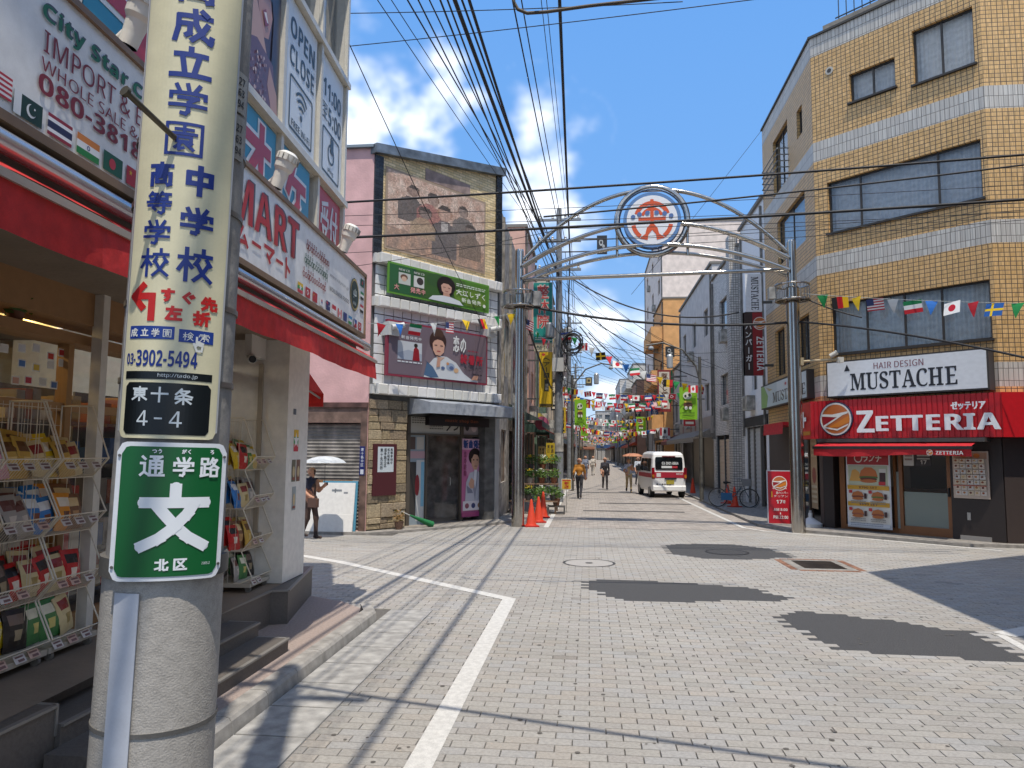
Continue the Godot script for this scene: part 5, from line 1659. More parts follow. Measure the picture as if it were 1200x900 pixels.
# ---------------------------------------------------------------- the pink house and the music shop on the far left corner
var TS: Transform3D
var CORNER_A: Vector3
var CORNER_B: Vector3
func V(a: Array) -> PackedVector2Array:
	var o := PackedVector2Array()
	for k in range(0, a.size(), 2): o.append(Vector2(a[k], a[k + 1]))
	return o
func art(m: MB, r: Array, z: float, shapes: Array):   # a flat print: shapes in 0..100 of the rectangle r, y upwards, laid one on another
	for q in shapes:
		m.c = lin(q[0])
		z += 0.0012
		var X := func(v: float) -> float: return lerpf(r[0], r[2], v / 100.0)
		var Y := func(v: float) -> float: return lerpf(r[1], r[3], v / 100.0)
		if q[1] is Array:
			var a := PackedVector2Array()
			for k in range(0, q[1].size(), 2): a.append(Vector2(X.call(q[1][k]), Y.call(q[1][k + 1])))
			m.poly(a, z)
		elif q[1] == "o": m.ellipse(X.call(q[2]), Y.call(q[3]), absf(X.call(q[4]) - X.call(0)), absf(Y.call(q[5]) - Y.call(0)), z)
		elif q[1] == "r": m.rect(X.call(q[2]), Y.call(q[3]), X.call(q[4]), Y.call(q[5]), z)
		elif q[1] == "t": latin(m, q[6], X.call(q[2]), Y.call(q[3]), X.call(q[4]), Y.call(q[5]), z, q[7] if q.size() > 7 else "sans-bold")
		elif q[1] == "k":
			var n: int = q[6].length()
			var w: float = (X.call(q[4]) - X.call(q[2]))
			var h: float = (Y.call(q[5]) - Y.call(q[3]))
			for k in n:
				if GLYPH.has(q[6][k]): strokes(m, GLYPH[q[6][k]], X.call(q[2]) + w * k / n, Y.call(q[3]), w / n * 0.88, h, q[7] * minf(w / n, h), z)
		elif q[1] == "kv":
			var n: int = q[6].length()
			var w: float = (X.call(q[4]) - X.call(q[2]))
			var h: float = (Y.call(q[5]) - Y.call(q[3]))
			for k in n:
				if GLYPH.has(q[6][k]): strokes(m, "50,6 50,94" if q[6][k] == "ー" else GLYPH[q[6][k]], X.call(q[2]), Y.call(q[5]) - h * (k + 1) / n, w, h / n * 0.9, q[7] * minf(w, h / n), z)
		elif q[1] == "lines":    # rows of small print, each a run of short dashes
			var y: float = q[5]
			while y > q[3]:
				var x: float = q[2]
				while x < q[4]:
					var l := rng.randf_range(1.5, 4.0)
					m.rect(X.call(x), Y.call(y - q[6] * 0.5), X.call(minf(x + l, q[4])), Y.call(y), z)
					x += l + 0.8
				y -= q[6]
func shutter(parent: Node, r: Array, z: float, ma: Material, step := 0.09):   # a roller shutter, slat by slat
	var base := MB.new()
	var h: float = r[3] - r[1]
	var n := int(h / step)
	base.box(0, 0.0, -0.012, r[2] - r[0], step * 0.16, 0.004)
	base.quad(Vector3(0, step * 0.16, 0.004), Vector3(r[2] - r[0], step * 0.16, 0.004), Vector3(r[2] - r[0], step * 0.6, 0.018), Vector3(0, step * 0.6, 0.018), Vector3.BACK)
	base.quad(Vector3(0, step * 0.6, 0.018), Vector3(r[2] - r[0], step * 0.6, 0.018), Vector3(r[2] - r[0], step * 1.0, 0.0), Vector3(0, step * 1.0, 0.0), Vector3.BACK)
	var me := base.mesh()
	for k in n: part(parent, "shutter_slat", me, ma, at(r[0], r[1] + k * step, z))

func build_music():
	CORNER_A = gp(428, 622.5, 0.06)
	CORNER_B = gp(584, 608, 0.06)
	CORNER_A.y = 0.06
	CORNER_B.y = 0.06
	TS = face(CORNER_A, CORNER_B)
	var W := CORNER_A.distance_to(CORNER_B)
	# --- pink house
	var TP := face(Vector3(CORNER_A.x - 8.0, 0.06, CORNER_A.z), CORNER_A)
	var p := thing("pink_house", "pink rendered house with a rusty roller shutter", "building", TP)
	var pink := mk("#dfb3b0", 0.85, 0, "plaster")
	var sh := lr(TP, 352, 495, 420, 619.5)
	var top := lp(TP, 425, 174).y
	var m := MB.new()
	m.wall(8.0, top, [[sh[0] - 0.5, 0.0, sh[2], sh[3]], [2.6, 5.0, 3.8, 6.4]], 0.0, 0.25)
	shell(m, 8.0, 9.0, top)
	part(p, "wall", m, pink)
	m = MB.new()
	var band := lp(TP, 400, 476).y
	m.box(0, band - 0.03, 0.0, 8.0, band + 0.09, 0.06)
	part(p, "cornice", m, mk("#6b4d47", 0.85, 0, "grime"))
	m = MB.new()
	m.box(0, sh[3], 0.004, 8.0 - 0.02, band - 0.03, 0.02)
	part(p, "lintel_board", m, mk("#8f7568", 0.85, 0, "grime"))
	m = MB.new()
	m.box(sh[2], 0, 0.0, sh[2] + 0.16, band - 0.03, 0.03)
	part(p, "pilaster", m, mk("#7d6459", 0.85, 0, "grime"))
	m = MB.new()
	m.box(0, top, -9.0, 8.0, top + 0.07, 0.1)
	part(p, "roof_edge", m, mk("#7f8a90", 0.5, 0.4))
	window(p, [2.6, 5.0, 3.8, 6.4], -0.05, [0.5], mk("#8b8880", 0.5, 0.4), "#b9b6ae")
	var rust := mk("#9a948c", 0.6, 0.1, "grime")
	shutter(p, [sh[0] - 0.5, 0.02, sh[2], sh[3]], -0.14, rust, 0.085)
	m = MB.new()
	m.rect(sh[0] - 0.5, 0, sh[2], sh[3], -0.3)
	part(p, "shutter_back", m, rust)
	# street number plate, blue, on the pilaster
	var pr := lr(TP, 421.8, 523, 427.2, 557, 0.03)
	m = MB.new()
	m.c = lin("#1d2a63")
	m.box(pr[0], pr[1], 0.03, pr[2], pr[3], 0.04)
	art(m, pr, 0.04, [["#c9ced8", "kv", 22, 30, 78, 96, "東十条中区", 0.1], ["#c9ced8", "r", 20, 4, 80, 20]])
	solo("address_plate", "narrow blue address plate on the pink wall", "sign", m, vc(0.4), TP)
	# boards leaning on the shutter
	var bd := thing("leaning_boards", "white painted boards leaning on the rusty shutter", "board", TP)
	var br := lr(TP, 360, 569, 412, 621, 0.25)
	m = MB.new()
	m.t = Transform3D(Basis(Vector3.RIGHT, -0.14), Vector3(0, 0.0, 0.2))
	m.cbox(br[0], 0.005, -0.02, br[2], 1.16, 0.0, 0.004)
	var b1 := part(bd, "board", m, mk("#e4e2dd", 0.7, 0, "fine"))
	m = MB.new()
	m.t = Transform3D(Basis(Vector3.RIGHT, -0.14), Vector3(0, 0.0, 0.2))
	for q in [[0.55, 0.95, 0.8, 1.0], [0.62, 0.92, 0.66, 1.02], [0.85, 0.9, 0.95, 0.94]]: m.rect(br[0] + q[0], q[1], br[0] + q[2], q[3], 0.002)
	part(b1, "scribble", m, mk("#7c8186", 0.8))
	m = MB.new()
	m.t = Transform3D(Basis(Vector3.RIGHT, -0.2), Vector3(0, 0.0, 0.3))
	m.cbox(br[0] - 0.1, 0.004, -0.015, br[2] + 0.02, 0.42, 0.0, 0.004)
	part(bd, "low_board", m, mk("#dedcd7", 0.7, 0, "fine"))
	m = MB.new()
	m.t = Transform3D(Basis(Vector3.RIGHT, -0.12), Vector3(0, 0.0, 0.14))
	m.cbox(br[0] + 0.3, 0.003, -0.03, br[2] + 0.05, 1.2, 0.0, 0.004)
	part(bd, "blue_board", m, mk("#4b8aa5", 0.7))
	m = MB.new()
	m.t = Transform3D(Basis(Vector3.RIGHT, -0.10), Vector3(0, 0.0, 0.1))
	m.cbox(br[0] + 0.1, 0.003, -0.03, br[2] - 0.1, 1.22, 0.0, 0.004)
	part(bd, "plywood", m, mk("#a5794c", 0.8, 0, "stone"))

	# --- music shop
	var s := thing("music_shop", "corner music shop with white tiles, brick and a portrait mural", "building", TS)
	var hl := lp(TS, 440, 176).y
	var hr := lp(TS, 579, 200).y
	var h1 := lp(TS, 510, 314).y + 0.0      # top of the first tiled ledge
	var h2 := lp(TS, 510, 361).y
	var h3 := lp(TS, 510, 456).y
	var gf := h3 - 0.28
	var ht := minf(hl, hr)
	var dr := lr(TS, 476, 500, 568, 616)
	dr[1] = 0.0
	m = MB.new()
	m.poly(V([0, h1, W, h1, W, ht, 0, ht]), 0.0)
	m.poly(V([0, ht, W, ht, W, hr, 0, hl]), 0.0)
	part(s, "brick_wall", m, tile_mat("cream_brick", ["#dcc598", "#d5bd8f", "#e0caa0", "#d0b888"], "#96886c", 12, 32, 0.23, 0.075, 0.011, 0.5, 0.07, 0.7))
	m = MB.new()
	m.wall(W, h1, [[dr[0], 0.0, dr[2], gf - 0.45]], -0.03, 0.5, 0.0, 0.0)
	part(s, "backing_wall", m, mk("#6e6e6c", 0.9, 0, "grime"))
	m = MB.new()
	shell(m, W, 3.0, ht - 0.05, 0.0, -0.02)
	part(s, "rear_wall", m, mk("#7c746c", 0.85, 0, "plaster"))
	# black tiled pilasters and roof coping
	for x in [[0.0, 0.26], [W - 0.24, W]]:
		m = MB.new()
		m.box(x[0], h1, 0.0, x[1], (hl if x[0] < 1.0 else hr) - 0.12, 0.05)
		part(s, "pilaster", m, tile_mat("black_tile", ["#22262b", "#2b3036", "#1d2024"], "#111214", 6, 16, 0.13, 0.1, 0.008, 0.0, 0.1, 0.25))
	m = MB.new()
	m.t = Transform3D(Basis(Vector3(1, (hr - hl) / W, 0).normalized(), Vector3.UP, Vector3.BACK), Vector3(0, hl, 0))
	m.box(-0.06, -0.1, -0.5, W + 0.1, 0.14, 0.16)
	part(s, "roof_coping", m, mk("#8d959b", 0.4, 0.5, "grime"))
	# the mural: a group portrait broken up into small tesserae (generic figures)
	var mu := lr(TS, 455, 200, 567, 300, 0.03)
	mu[3] = lp(TS, 455, 196).y - 0.05
	mu[1] = lp(TS, 455, 289).y
	m = MB.new()
	var nx := 84
	var ny := 60
	var fn := FastNoiseLite.new()
	fn.seed = 6
	fn.frequency = 0.11
	var figs := [[24, 82, 6, 8, "#6b4a38", 22, "#3c3a3a", 34], [44, 80, 6, 9, "#7a5844", 40, "#9a5a52", 30], [56, 66, 8, 11, "#a5755a", 56, "#4a484a", 50], [76, 77, 5.5, 8, "#6e5546", 77, "#5b5754", 40], [36, 58, 7, 8, "#4d372c", 34, "#a58a6a", 26], [84, 54, 6, 8, "#4f3c30", 84, "#6a5a4c", 34]]
	for i in nx:
		for j in ny:
			var u := 100.0 * (i + 0.5) / nx
			var v := 100.0 * (j + 0.5) / ny
			var k := fn.get_noise_2d(i * 1.3, j * 0.8)
			var col := Color("#dcc3ae").lerp(Color("#b58e78"), clampf(0.5 + k, 0, 1))
			if v < 26: col = Color("#c09478").lerp(Color("#8a7262"), clampf(0.5 + 1.2 * k, 0, 1))
			for f in figs:
				var dx: float = absf(u - f[5])
				var drop: float = f[1] - f[3] - v
				if drop > 0 and drop < f[7] and dx < 4.0 + minf(drop * 0.9, 9.0): col = Color(f[6]).lerp(col, 0.12 + 0.15 * k)
				var e: float = pow((u - f[0]) / f[2], 2) + pow((v - f[1]) / f[3], 2)
				if e < 1.0: col = Color(f[4]) if v < f[1] + f[3] * 0.35 else Color("#2c2522")
				if e < 1.0 and v < f[1] + f[3] * 0.35 and absf(u - f[0]) < f[2] * 0.75: col = Color(f[4]).lightened(0.22 + 0.1 * k)
			if u > 52 and u < 60 and v < 54 and v > 40: col = Color("#b5b0aa")
			col = col.lerp(Color("#b9a294"), 0.2).lightened(0.06)
			var tw := rng.randf_range(0.88, 1.12)
			m.c = Color(col.r * tw, col.g * tw, col.b * tw).srgb_to_linear()
			var jx := rng.randf_range(-0.2, 0.2)
			m.rect(lerpf(mu[0], mu[2], (i + 0.03) / nx), lerpf(mu[1], mu[3], (j + 0.04) / ny), lerpf(mu[0], mu[2], (i + 0.97) / nx), lerpf(mu[1], mu[3], (j + 0.96) / ny), 0.034 + jx * 0.004)
	var mur := part(s, "mural", m, vc(0.7))
	m = MB.new()
	m.box(mu[0] - 0.06, mu[1] - 0.06, 0.004, mu[2] + 0.06, mu[3] + 0.06, 0.026)
	part(mur, "mural_ground", m, mk("#a5917e", 0.8, 0, "fine"))
	m = MB.new()
	m.box(W * 0.36, mu[3] + 0.08, 0.003, W * 0.72, mu[3] + 0.4, 0.012)
	part(s, "patched_render", m, mk("#b39c94", 0.85, 0, "grime"))
	# white wall tiles
	var tw2 := 0.30
	var th2 := 0.25
	var tiles := []
	for c in ["#e9eae9", "#e1e3e3", "#eeeeec"]:
		var t := MB.new()
		t.c = lin(c)
		t.cbox(0.011, 0.011, -0.02, tw2 - 0.011, th2 - 0.011, 0.012, 0.006)
		tiles.append(t.mesh())
	var glaze := vc(0.28, "fine")
	var cols := int(W / tw2)
	var tx0 := (W - cols * tw2) / 2
	for j in int((h1 - h3) / th2) + 1:
		var y := h3 + j * th2
		if y + th2 > h1: break
		for i in cols: part(s, "wall_tile", tiles[rng.randi() % 3], glaze, at(tx0 + i * tw2, y, 0.0))
	var lt := []
	for c in ["#e6e4de", "#dad8d0", "#ebe9e4"]:
		var t := MB.new()
		t.c = lin(c)
		t.cbox(0.01, 0.0, -0.05, 0.31, 0.26, 0.2, 0.02)
		lt.append(t.mesh())
	for y in [h1, h2, h3]:
		var n := int(W / 0.32)
		for i in n: part(s, "ledge_tile", lt[rng.randi() % 3], glaze, at((W - n * 0.32) / 2 + i * 0.32, y - 0.26, 0.02))
		m = MB.new()
		m.box(0.03, y - 0.25, -0.02, W - 0.03, y - 0.02, 0.1)
		part(s, "ledge_core", m, mk("#c6c5be", 0.9))
	# stone-faced wall beside the door
	var sx := lp(TS, 475, 560).x
	var gy := 0.02
	var tones := ["#d0ba94", "#c2ad88", "#d8c4a0", "#b5a084", "#cab699", "#a5947a"]
	while gy < gf - 0.12:
		var rh := rng.randf_range(0.16, 0.36)
		rh = minf(rh, gf - 0.1 - gy)
		var gx := 0.02
		while gx < sx - 0.06:
			var rw := minf(rng.randf_range(0.22, 0.48), sx - gx)
			if sx - gx - rw < 0.12: rw = sx - gx
			var cut := [[gy, gy + rh]] if rh < 0.26 or rng.randf() < 0.5 else [[gy, gy + rh * 0.48], [gy + rh * 0.48, gy + rh]]
			for c in cut:
				var t := MB.new()
				t.c = lin(tones[rng.randi() % 6])
				t.cbox(gx + 0.006, c[0] + 0.006, -0.04, gx + rw - 0.006, c[1] - 0.006, 0.02 + rng.randf_range(0, 0.035), 0.012)
				part(s, "stone", t, vc(0.85, "stone"))
			gx += rw
		gy += rh
	# maroon board with a notice
	var mb := lr(TS, 437.5, 520, 463.5, 580, 0.06)
	m = MB.new()
	m.c = lin("#4a1820")
	m.box(mb[0], mb[1], 0.0, mb[2], mb[3], 0.075)
	var nr := lr(TS, 443, 523.5, 461, 553, 0.078)
	m.c = lin("#c2cbd0")
	m.rect(nr[0], nr[1], nr[2], nr[3], 0.078)
	art(m, nr, 0.0785, [["#3b4046", "kv", 78, 30, 94, 96, "高等学校中", 0.12], ["#3b4046", "kv", 58, 30, 74, 96, "成立校東条", 0.12], ["#3b4046", "kv", 38, 20, 54, 96, "通学路北区", 0.12], ["#3b4046", "kv", 14, 10, 32, 96, "東十先左折", 0.12]])
	part(s, "notice_board", m, vc(0.6))
	# shop front: frame, glass door, posters, dark interior
	m = MB.new()
	m.quad(Vector3(dr[0] - 0.3, 0, -2.4), Vector3(W, 0, -2.4), Vector3(W, gf, -2.4), Vector3(dr[0] - 0.3, gf, -2.4), Vector3.BACK)
	m.quad(Vector3(dr[0], 0.004, 0.0), Vector3(W, 0.004, 0.0), Vector3(W, 0.004, -2.4), Vector3(dr[0], 0.004, -2.4), Vector3.UP)
	part(s, "shop_interior", m, mk("#8d857b", 0.9))
	m = MB.new()
	var xd := func(px: float, py: float) -> float: return lp(TS, px, py, -0.3).x
	for q in [[475.0, 479.0], [538.0, 541.5], [567.0, 571.0]]: m.box(xd.call(q[0], 570), 0.0, -0.34, xd.call(q[1], 570), gf - 0.4, -0.26)
	m.box(xd.call(475, 560), gf - 0.95, -0.34, xd.call(571, 560), gf - 0.9, -0.26)
	m.box(xd.call(498, 560), 0, -0.34, xd.call(500, 560), gf - 0.95, -0.28)
	part(s, "door_frame", m, mk("#5d554c", 0.5, 0.3))
	m = MB.new()
	m.rect(xd.call(500, 560), 0.05, xd.call(538, 560), gf - 0.95, -0.33)
	part(s, "door_glass", m, mk("#3e4448", 0.04, 0, "glass_thin"))
	m = MB.new()
	m.tube([Vector3(xd.call(527, 565), 1.2, -0.33), Vector3(xd.call(527, 565), 1.2, -0.28), Vector3(xd.call(527, 565), 1.0, -0.28), Vector3(xd.call(527, 565), 1.0, -0.33)], 0.012, 6)
	part(s, "door_handle", m, mk("#b5b5b2", 0.3, 0.8))
	m = MB.new()
	m.box(xd.call(571, 560), 0.0, -0.3, W, gf - 0.4, 0.0)
	part(s, "end_pier", m, mk("#a8a8a6", 0.6, 0, "plaster"))
	m = MB.new()
	m.box(dr[0] - 0.05, gf - 0.45, -0.3, W + 0.02, gf + 0.02, -0.04)
	part(s, "lintel", m, mk("#8c8880", 0.7, 0, "grime"))
	# left display: white panel with clothes-like posters
	var dl := [xd.call(479, 560), 0.0, xd.call(498, 560), gf - 0.95]
	m = MB.new()
	art(m, dl, -0.33, [["#8d9aa2", "r", 0, 0, 100, 100], ["#3a3634", "r", 5, 10, 48, 70], ["#c3c4c2", "r", 50, 4, 100, 72], ["#7fb3cc", "r", 78, 20, 98, 70], ["#8a2a30", "o", 56, 44, 14, 12], ["#b9979c", "r", 0, 74, 100, 82], ["#55463e", "r", 6, 84, 40, 98], ["#b7b1a8", "r", 48, 84, 92, 98]])
	part(s, "display_panel", m, vc(0.5))
	m = MB.new()
	art(m, [dl[0], gf - 0.9, xd.call(541, 560), gf - 0.46], -0.3, [["#b7b4ac", "r", 0, 0, 100, 100], ["#6b6660", "lines", 4, 60, 34, 96, 14], ["#2c2a28", "k", 66, 20, 98, 90, "ダン", 0.14], ["#6b6660", "lines", 36, 30, 62, 50, 14]])
	part(s, "name_panel", m, vc(0.5))
	m = MB.new()
	art(m, [xd.call(541.5, 560), gf - 0.9, xd.call(567, 560), gf - 0.46], -0.3, [["#9b8f92", "r", 0, 0, 100, 100], ["#3a3436", "o", 20, 50, 9, 26], ["#c7b1b4", "o", 52, 50, 14, 32], ["#55484c", "o", 80, 46, 10, 30]])
	part(s, "poster", m, vc(0.5))
	# pink poster of a singer in a grey suit
	var po := lr(TS, 541.8, 514, 566.8, 604, -0.25)
	m = MB.new()
	art(m, po, -0.252, [["#b86a93", "r", 0, 0, 100, 100], ["#c9a3b6", "r", 0, 86, 100, 100], ["#26407a", "k", 6, 88, 94, 98, "新曲発売", 0.2], ["#c58bab", "o", 60, 66, 44, 22],
		["#2a211f", "o", 56, 77, 28, 11], ["#c79c84", [40, 76, 42, 66, 52, 60, 64, 60, 74, 66, 76, 76, 66, 81, 50, 81]], ["#2a211f", [34, 78, 40, 86, 70, 87, 80, 80, 76, 74, 68, 79, 52, 80, 42, 74]], ["#3b2a26", "r", 47, 72, 54, 73.5], ["#3b2a26", "r", 63, 72, 70, 73.5], ["#9c6a5c", "r", 54, 64, 64, 65.4],
		["#b8bac6", [14, 18, 18, 44, 34, 56, 52, 58, 72, 58, 92, 50, 96, 18]], ["#8f92a2", [52, 58, 46, 40, 58, 20, 66, 40, 70, 58]], ["#d6d6dc", [54, 60, 50, 48, 58, 36, 64, 48, 66, 60]], ["#c79c84", [28, 42, 40, 50, 54, 46, 52, 36, 36, 36]], ["#7c7f92", [20, 40, 44, 34, 48, 30, 24, 30]],
		["#d6d3d8", "r", 4, 8, 96, 20], ["#8a5060", "o", 22, 14, 9, 3.4], ["#31406e", "o", 50, 14, 9, 3.4], ["#8a6a50", "o", 78, 14, 9, 3.4], ["#7c3a5c", "kv", 6, 52, 18, 84, "恋の終着", 0.12], ["#a0477a", "r", 0, 0, 100, 6]])
	part(s, "poster", m, vc(0.35))
	m = MB.new()
	for k in 14:
		m.c = lin("#c7a41c" if k % 2 == 0 else "#2a241c")
		m.rect(po[2] + 0.01, 0.2 + k * 0.14, po[2] + 0.08, 0.34 + k * 0.14, -0.25)
	part(s, "striped_edge", m, vc(0.5))
	# grey awning and black name sign
	var aw := thing("awning", "grey sheet awning over the music shop door", "awning", TS)
	var ax0 := lp(TS, 495, 478, 0.5).x
	var ax1 := lp(TS, 596, 478, 0.5).x
	var ay := lp(TS, 560, 475, 0.8).y
	m = MB.new()
	m.quad(Vector3(ax0 + 0.1, gf + 0.0, 0.0), Vector3(ax1 - 0.0, gf + 0.0, 0.0), Vector3(ax1, ay, 0.8), Vector3(ax0, ay, 0.8), Vector3.UP)
	m.quad(Vector3(ax0, ay, 0.8), Vector3(ax1, ay, 0.8), Vector3(ax1, ay - 0.28, 0.8), Vector3(ax0, ay - 0.28, 0.8), Vector3.BACK)
	for x in [ax0, ax1]: m.quad(Vector3(x, gf, 0.0), Vector3(x, ay, 0.8), Vector3(x, ay - 0.28, 0.8), Vector3(x, ay - 0.28, 0.0), Vector3.RIGHT if x == ax1 else Vector3.LEFT)
	part(aw, "sheet", m, mk("#a5abb3", 0.55, 0, "cloth"))
	m = MB.new()
	for k in 3:
		var x := lerpf(ax0 + 0.1, ax1 - 0.1, k / 2.0)
		m.tube([Vector3(x, ay - 0.2, 0.76), Vector3(x, gf - 0.3, -0.04)], 0.015, 6)
	part(aw, "arm", m, mk("#5d5f62", 0.5, 0.5))
	var ns := lr(TS, 503, 487, 573, 499, 0.15)
	m = MB.new()
	m.c = lin("#16120f")
	m.box(ns[0], ns[1] - 0.05, 0.0, ns[2], ns[3], 0.16)
	m.c = lin("#7a4028")
	latin(m, "music shop Dan", lerpf(ns[0], ns[2], 0.25), ns[1] + 0.03, lerpf(ns[0], ns[2], 0.8), ns[3] - 0.06, 0.164, "sans-bold")
	solo("name_sign", "black name sign with orange letters below the grey awning", "sign", m, vc(0.5), TS)
	# green banner and mauve banner
	var g := lr(TS, 455, 311, 573, 363, 0.24)
	g[3] = lp(TS, 514, 320, 0.24).y
	g[1] = lp(TS, 514, 355, 0.24).y
	var bn := thing("banner", "green banner with a smiling portrait on the tiled front", "banner", TS)
	m = MB.new()
	m.box(g[0], g[1], 0.2, g[2], g[3], 0.235)
	part(bn, "panel", m, mk("#5f9433", 0.5, 0, "fine"))
	m = MB.new()
	var gi := [g[0] + 0.05, g[1] + 0.05, g[2] - 0.05, g[3] - 0.05]
	art(m, gi, 0.237, [["#1e4a30", "r", 0, 0, 100, 100], ["#2c5a34", [0, 0, 34, 0, 20, 100, 0, 100]], ["#3a5a2a", [30, 0, 100, 0, 100, 100, 24, 100]], ["#4f7a2c", [60, 0, 100, 0, 100, 100, 74, 100]], ["#37562c", "o", 46, 76, 12, 26], ["#64842f", "o", 80, 40, 18, 36], ["#4a6a30", "o", 66, 84, 10, 18],
		["#b9bcb4", "r", 8, 34, 19, 76], ["#6a4a38", "o", 13, 60, 3.4, 11], ["#c9a890", "o", 13, 54, 2.4, 9], ["#c6c6c0", "r", 22, 34, 32, 76], ["#3b3230", "o", 28, 58, 3.2, 14], ["#b9b9b2", "t", 8, 82, 18, 90, "NEW CD"], ["#b9b9b2", "t", 22, 82, 32, 90, "NEW CD"], ["#c98c86", "k", 4, 10, 34, 30, "大好評発売中", 0.16],
		["#241a18", "o", 54, 66, 9.5, 34], ["#241a18", "o", 54, 52, 8, 28], ["#c79d88", [48.5, 62, 49.5, 42, 52, 32, 56, 32, 59, 42, 59.6, 62, 56, 72, 51, 72]], ["#2a1d1b", [47, 64, 50, 84, 58, 84, 61, 64, 58, 72, 52, 74]], ["#b98d78", [51, 36, 50.5, 22, 58, 22, 57, 36]], ["#ccd0d2", [36, 0, 40, 16, 50, 24, 58, 24, 68, 16, 72, 0]], ["#a0584e", "r", 52.6, 42, 55.8, 44.5], ["#3a2a26", "r", 50.6, 56, 53, 58], ["#3a2a26", "r", 55.4, 56, 57.8, 58],
		["#d0d4c8", "lines", 64, 70, 96, 84, 7], ["#dfe3da", "k", 64, 40, 98, 62, "大江しずく", 0.14], ["#cfd6c4", "k", 70, 14, 92, 32, "新曲発売", 0.14], ["#dfe3da", "o", 95, 16, 1.6, 7]])
	part(bn, "print", m, vc(0.4))
	var g2 := lr(TS, 454.5, 378, 571, 449, 0.24)
	g2[3] = lp(TS, 512, 383.5, 0.24).y
	g2[1] = lp(TS, 512, 445.5, 0.24).y
	var b2 := thing("banner", "mauve banner of a woman in a white kimono on the tiled front", "banner", TS)
	m = MB.new()
	m.box(g2[0], g2[1], 0.14, g2[2], g2[3], 0.235)
	part(b2, "panel", m, mk("#8a2f42", 0.5, 0, "fine"))
	m = MB.new()
	gi = [g2[0] + 0.05, g2[1] + 0.05, g2[2] - 0.05, g2[3] - 0.05]
	art(m, gi, 0.237, [["#6d6068", "r", 0, 0, 100, 100], ["#756870", [30, 0, 80, 0, 64, 100, 40, 100]],
		["#b9bec4", "r", 8, 30, 31, 66], ["#9ba3b0", [8, 30, 31, 30, 31, 44, 18, 50, 8, 42]], ["#8a1c26", [22, 30, 23, 52, 25, 58, 28, 52, 29, 30]], ["#2c2220", "o", 25, 60, 1.8, 4], ["#c6cbd0", "k", 11, 70, 31, 77, "新曲発売中", 0.12], ["#c6cbd0", "lines", 8, 22, 31, 27, 5],
		["#c4c8cc", [33, 0, 35, 20, 43, 40, 50, 46, 56, 46, 66, 36, 74, 16, 82, 6, 90, 4, 90, -0, 33, 0]], ["#4b6684", [33, 4, 36, 30, 42, 22, 48, 2, 40, 0]], ["#39506c", [36, 30, 33, 36, 42, 22]], ["#b89a8a", [45, 44, 49, 34, 54, 44]], ["#8f9eb4", "o", 60, 26, 4.5, 8], ["#c7a27e", "o", 66, 20, 2.6, 5], ["#54668a", "o", 61, 24, 2.4, 4], ["#c08a5c", "o", 57, 32, 1.4, 3], ["#54668a", "o", 52, 22, 2, 3.4], ["#c9cdd2", [62, 36, 70, 22, 66, 0, 78, 0, 74, 16]],
		["#3d2a24", "o", 46.5, 76, 8.6, 20], ["#4d352c", "o", 46.5, 90, 5.6, 11], ["#c79d88", [41, 70, 41.5, 56, 44, 47, 49, 46, 52.5, 54, 53.4, 68, 51, 78, 44, 79]], ["#3d2a24", [39.6, 68, 41, 82, 47, 86, 53, 82, 54.4, 68, 52, 76, 47, 80, 43, 76]], ["#a84a48", "r", 45.4, 54, 49, 56], ["#332420", "r", 42.8, 66, 45.6, 67.4], ["#332420", "r", 48.6, 66, 51.4, 67.4], ["#b98d78", [45, 22, 46, 40, 47.6, 44, 49, 38, 48.6, 24]], ["#b98d78", [82, 4, 85, 13, 90, 14, 89, 4]],
		["#d6d8d6", "k", 62, 58, 77, 92, "恋の", 0.15], ["#a5283a", "k", 70, 36, 96, 56, "終着所", 0.15], ["#8a3a4a", "lines", 78, 60, 90, 66, 6], ["#3a3438", "k", 74, 22, 94, 32, "大江みのこ", 0.1], ["#3a3438", "lines", 84, 14, 94, 17, 5]])
	part(b2, "print", m, vc(0.4))
	# security cameras on the tiles
	for q in [[462, 385, "white security camera at the left end of the mauve banner"], [576, 388, "white security camera at the street end of the mauve banner"]]:
		var c := lp(TS, q[0], q[1], 0.3)
		var cc := thing("security_camera", q[2], "camera", TS * at(c.x, c.y, 0.0), "cameras on the music shop front")
		m = MB.new()
		m.box(-0.17, -0.17, 0.0, 0.17, 0.17, 0.3)
		part(cc, "bracket_box", m, mk("#c0c1be", 0.5))
		m = MB.new()
		m.cyl(Vector3(-0.1, 0.02, 0.34), Vector3(0.2, 0.1, 0.44), 0.07, 0.07, 12)
		part(cc, "camera_body", m, mk("#c9c9c5", 0.4))
		m = MB.new()
		m.cyl(Vector3(0.2, 0.1, 0.44), Vector3(0.21, 0.103, 0.443), 0.055, 0.055, 12)
		part(cc, "lens", m, mk("#17181a", 0.2))
	# green parasol bundle and a pot at the door, as in the photograph
	var gb := thing("folded_parasol", "green folded parasol lying by the music shop door", "parasol", TS * at(lp(TS, 486, 605, 0.1).x, 0.0, 0.2))
	m = MB.new()
	m.cyl(Vector3(-0.25, 0.32, 0), Vector3(0.4, 0.05, 0.12), 0.02, 0.09, 10)
	part(gb, "canopy", m, mk("#1f7a45", 0.7, 0, "cloth"))
	m = MB.new()
	m.cyl(Vector3(-0.6, 0.47, -0.06), Vector3(-0.25, 0.32, 0), 0.012, 0.012, 8)
	part(gb, "handle", m, mk("#bcbcb8", 0.5))
	var pt := thing("flower_pot", "small dry plant in a terracotta pot at the stone wall", "plant", TS * at(lp(TS, 466, 615, 0.2).x, 0.0, 0.25))
	m = MB.new()
	m.lathe([[0, 0], [0.08, 0], [0.12, 0.2], [0.1, 0.2], [0, 0.17]], 14)
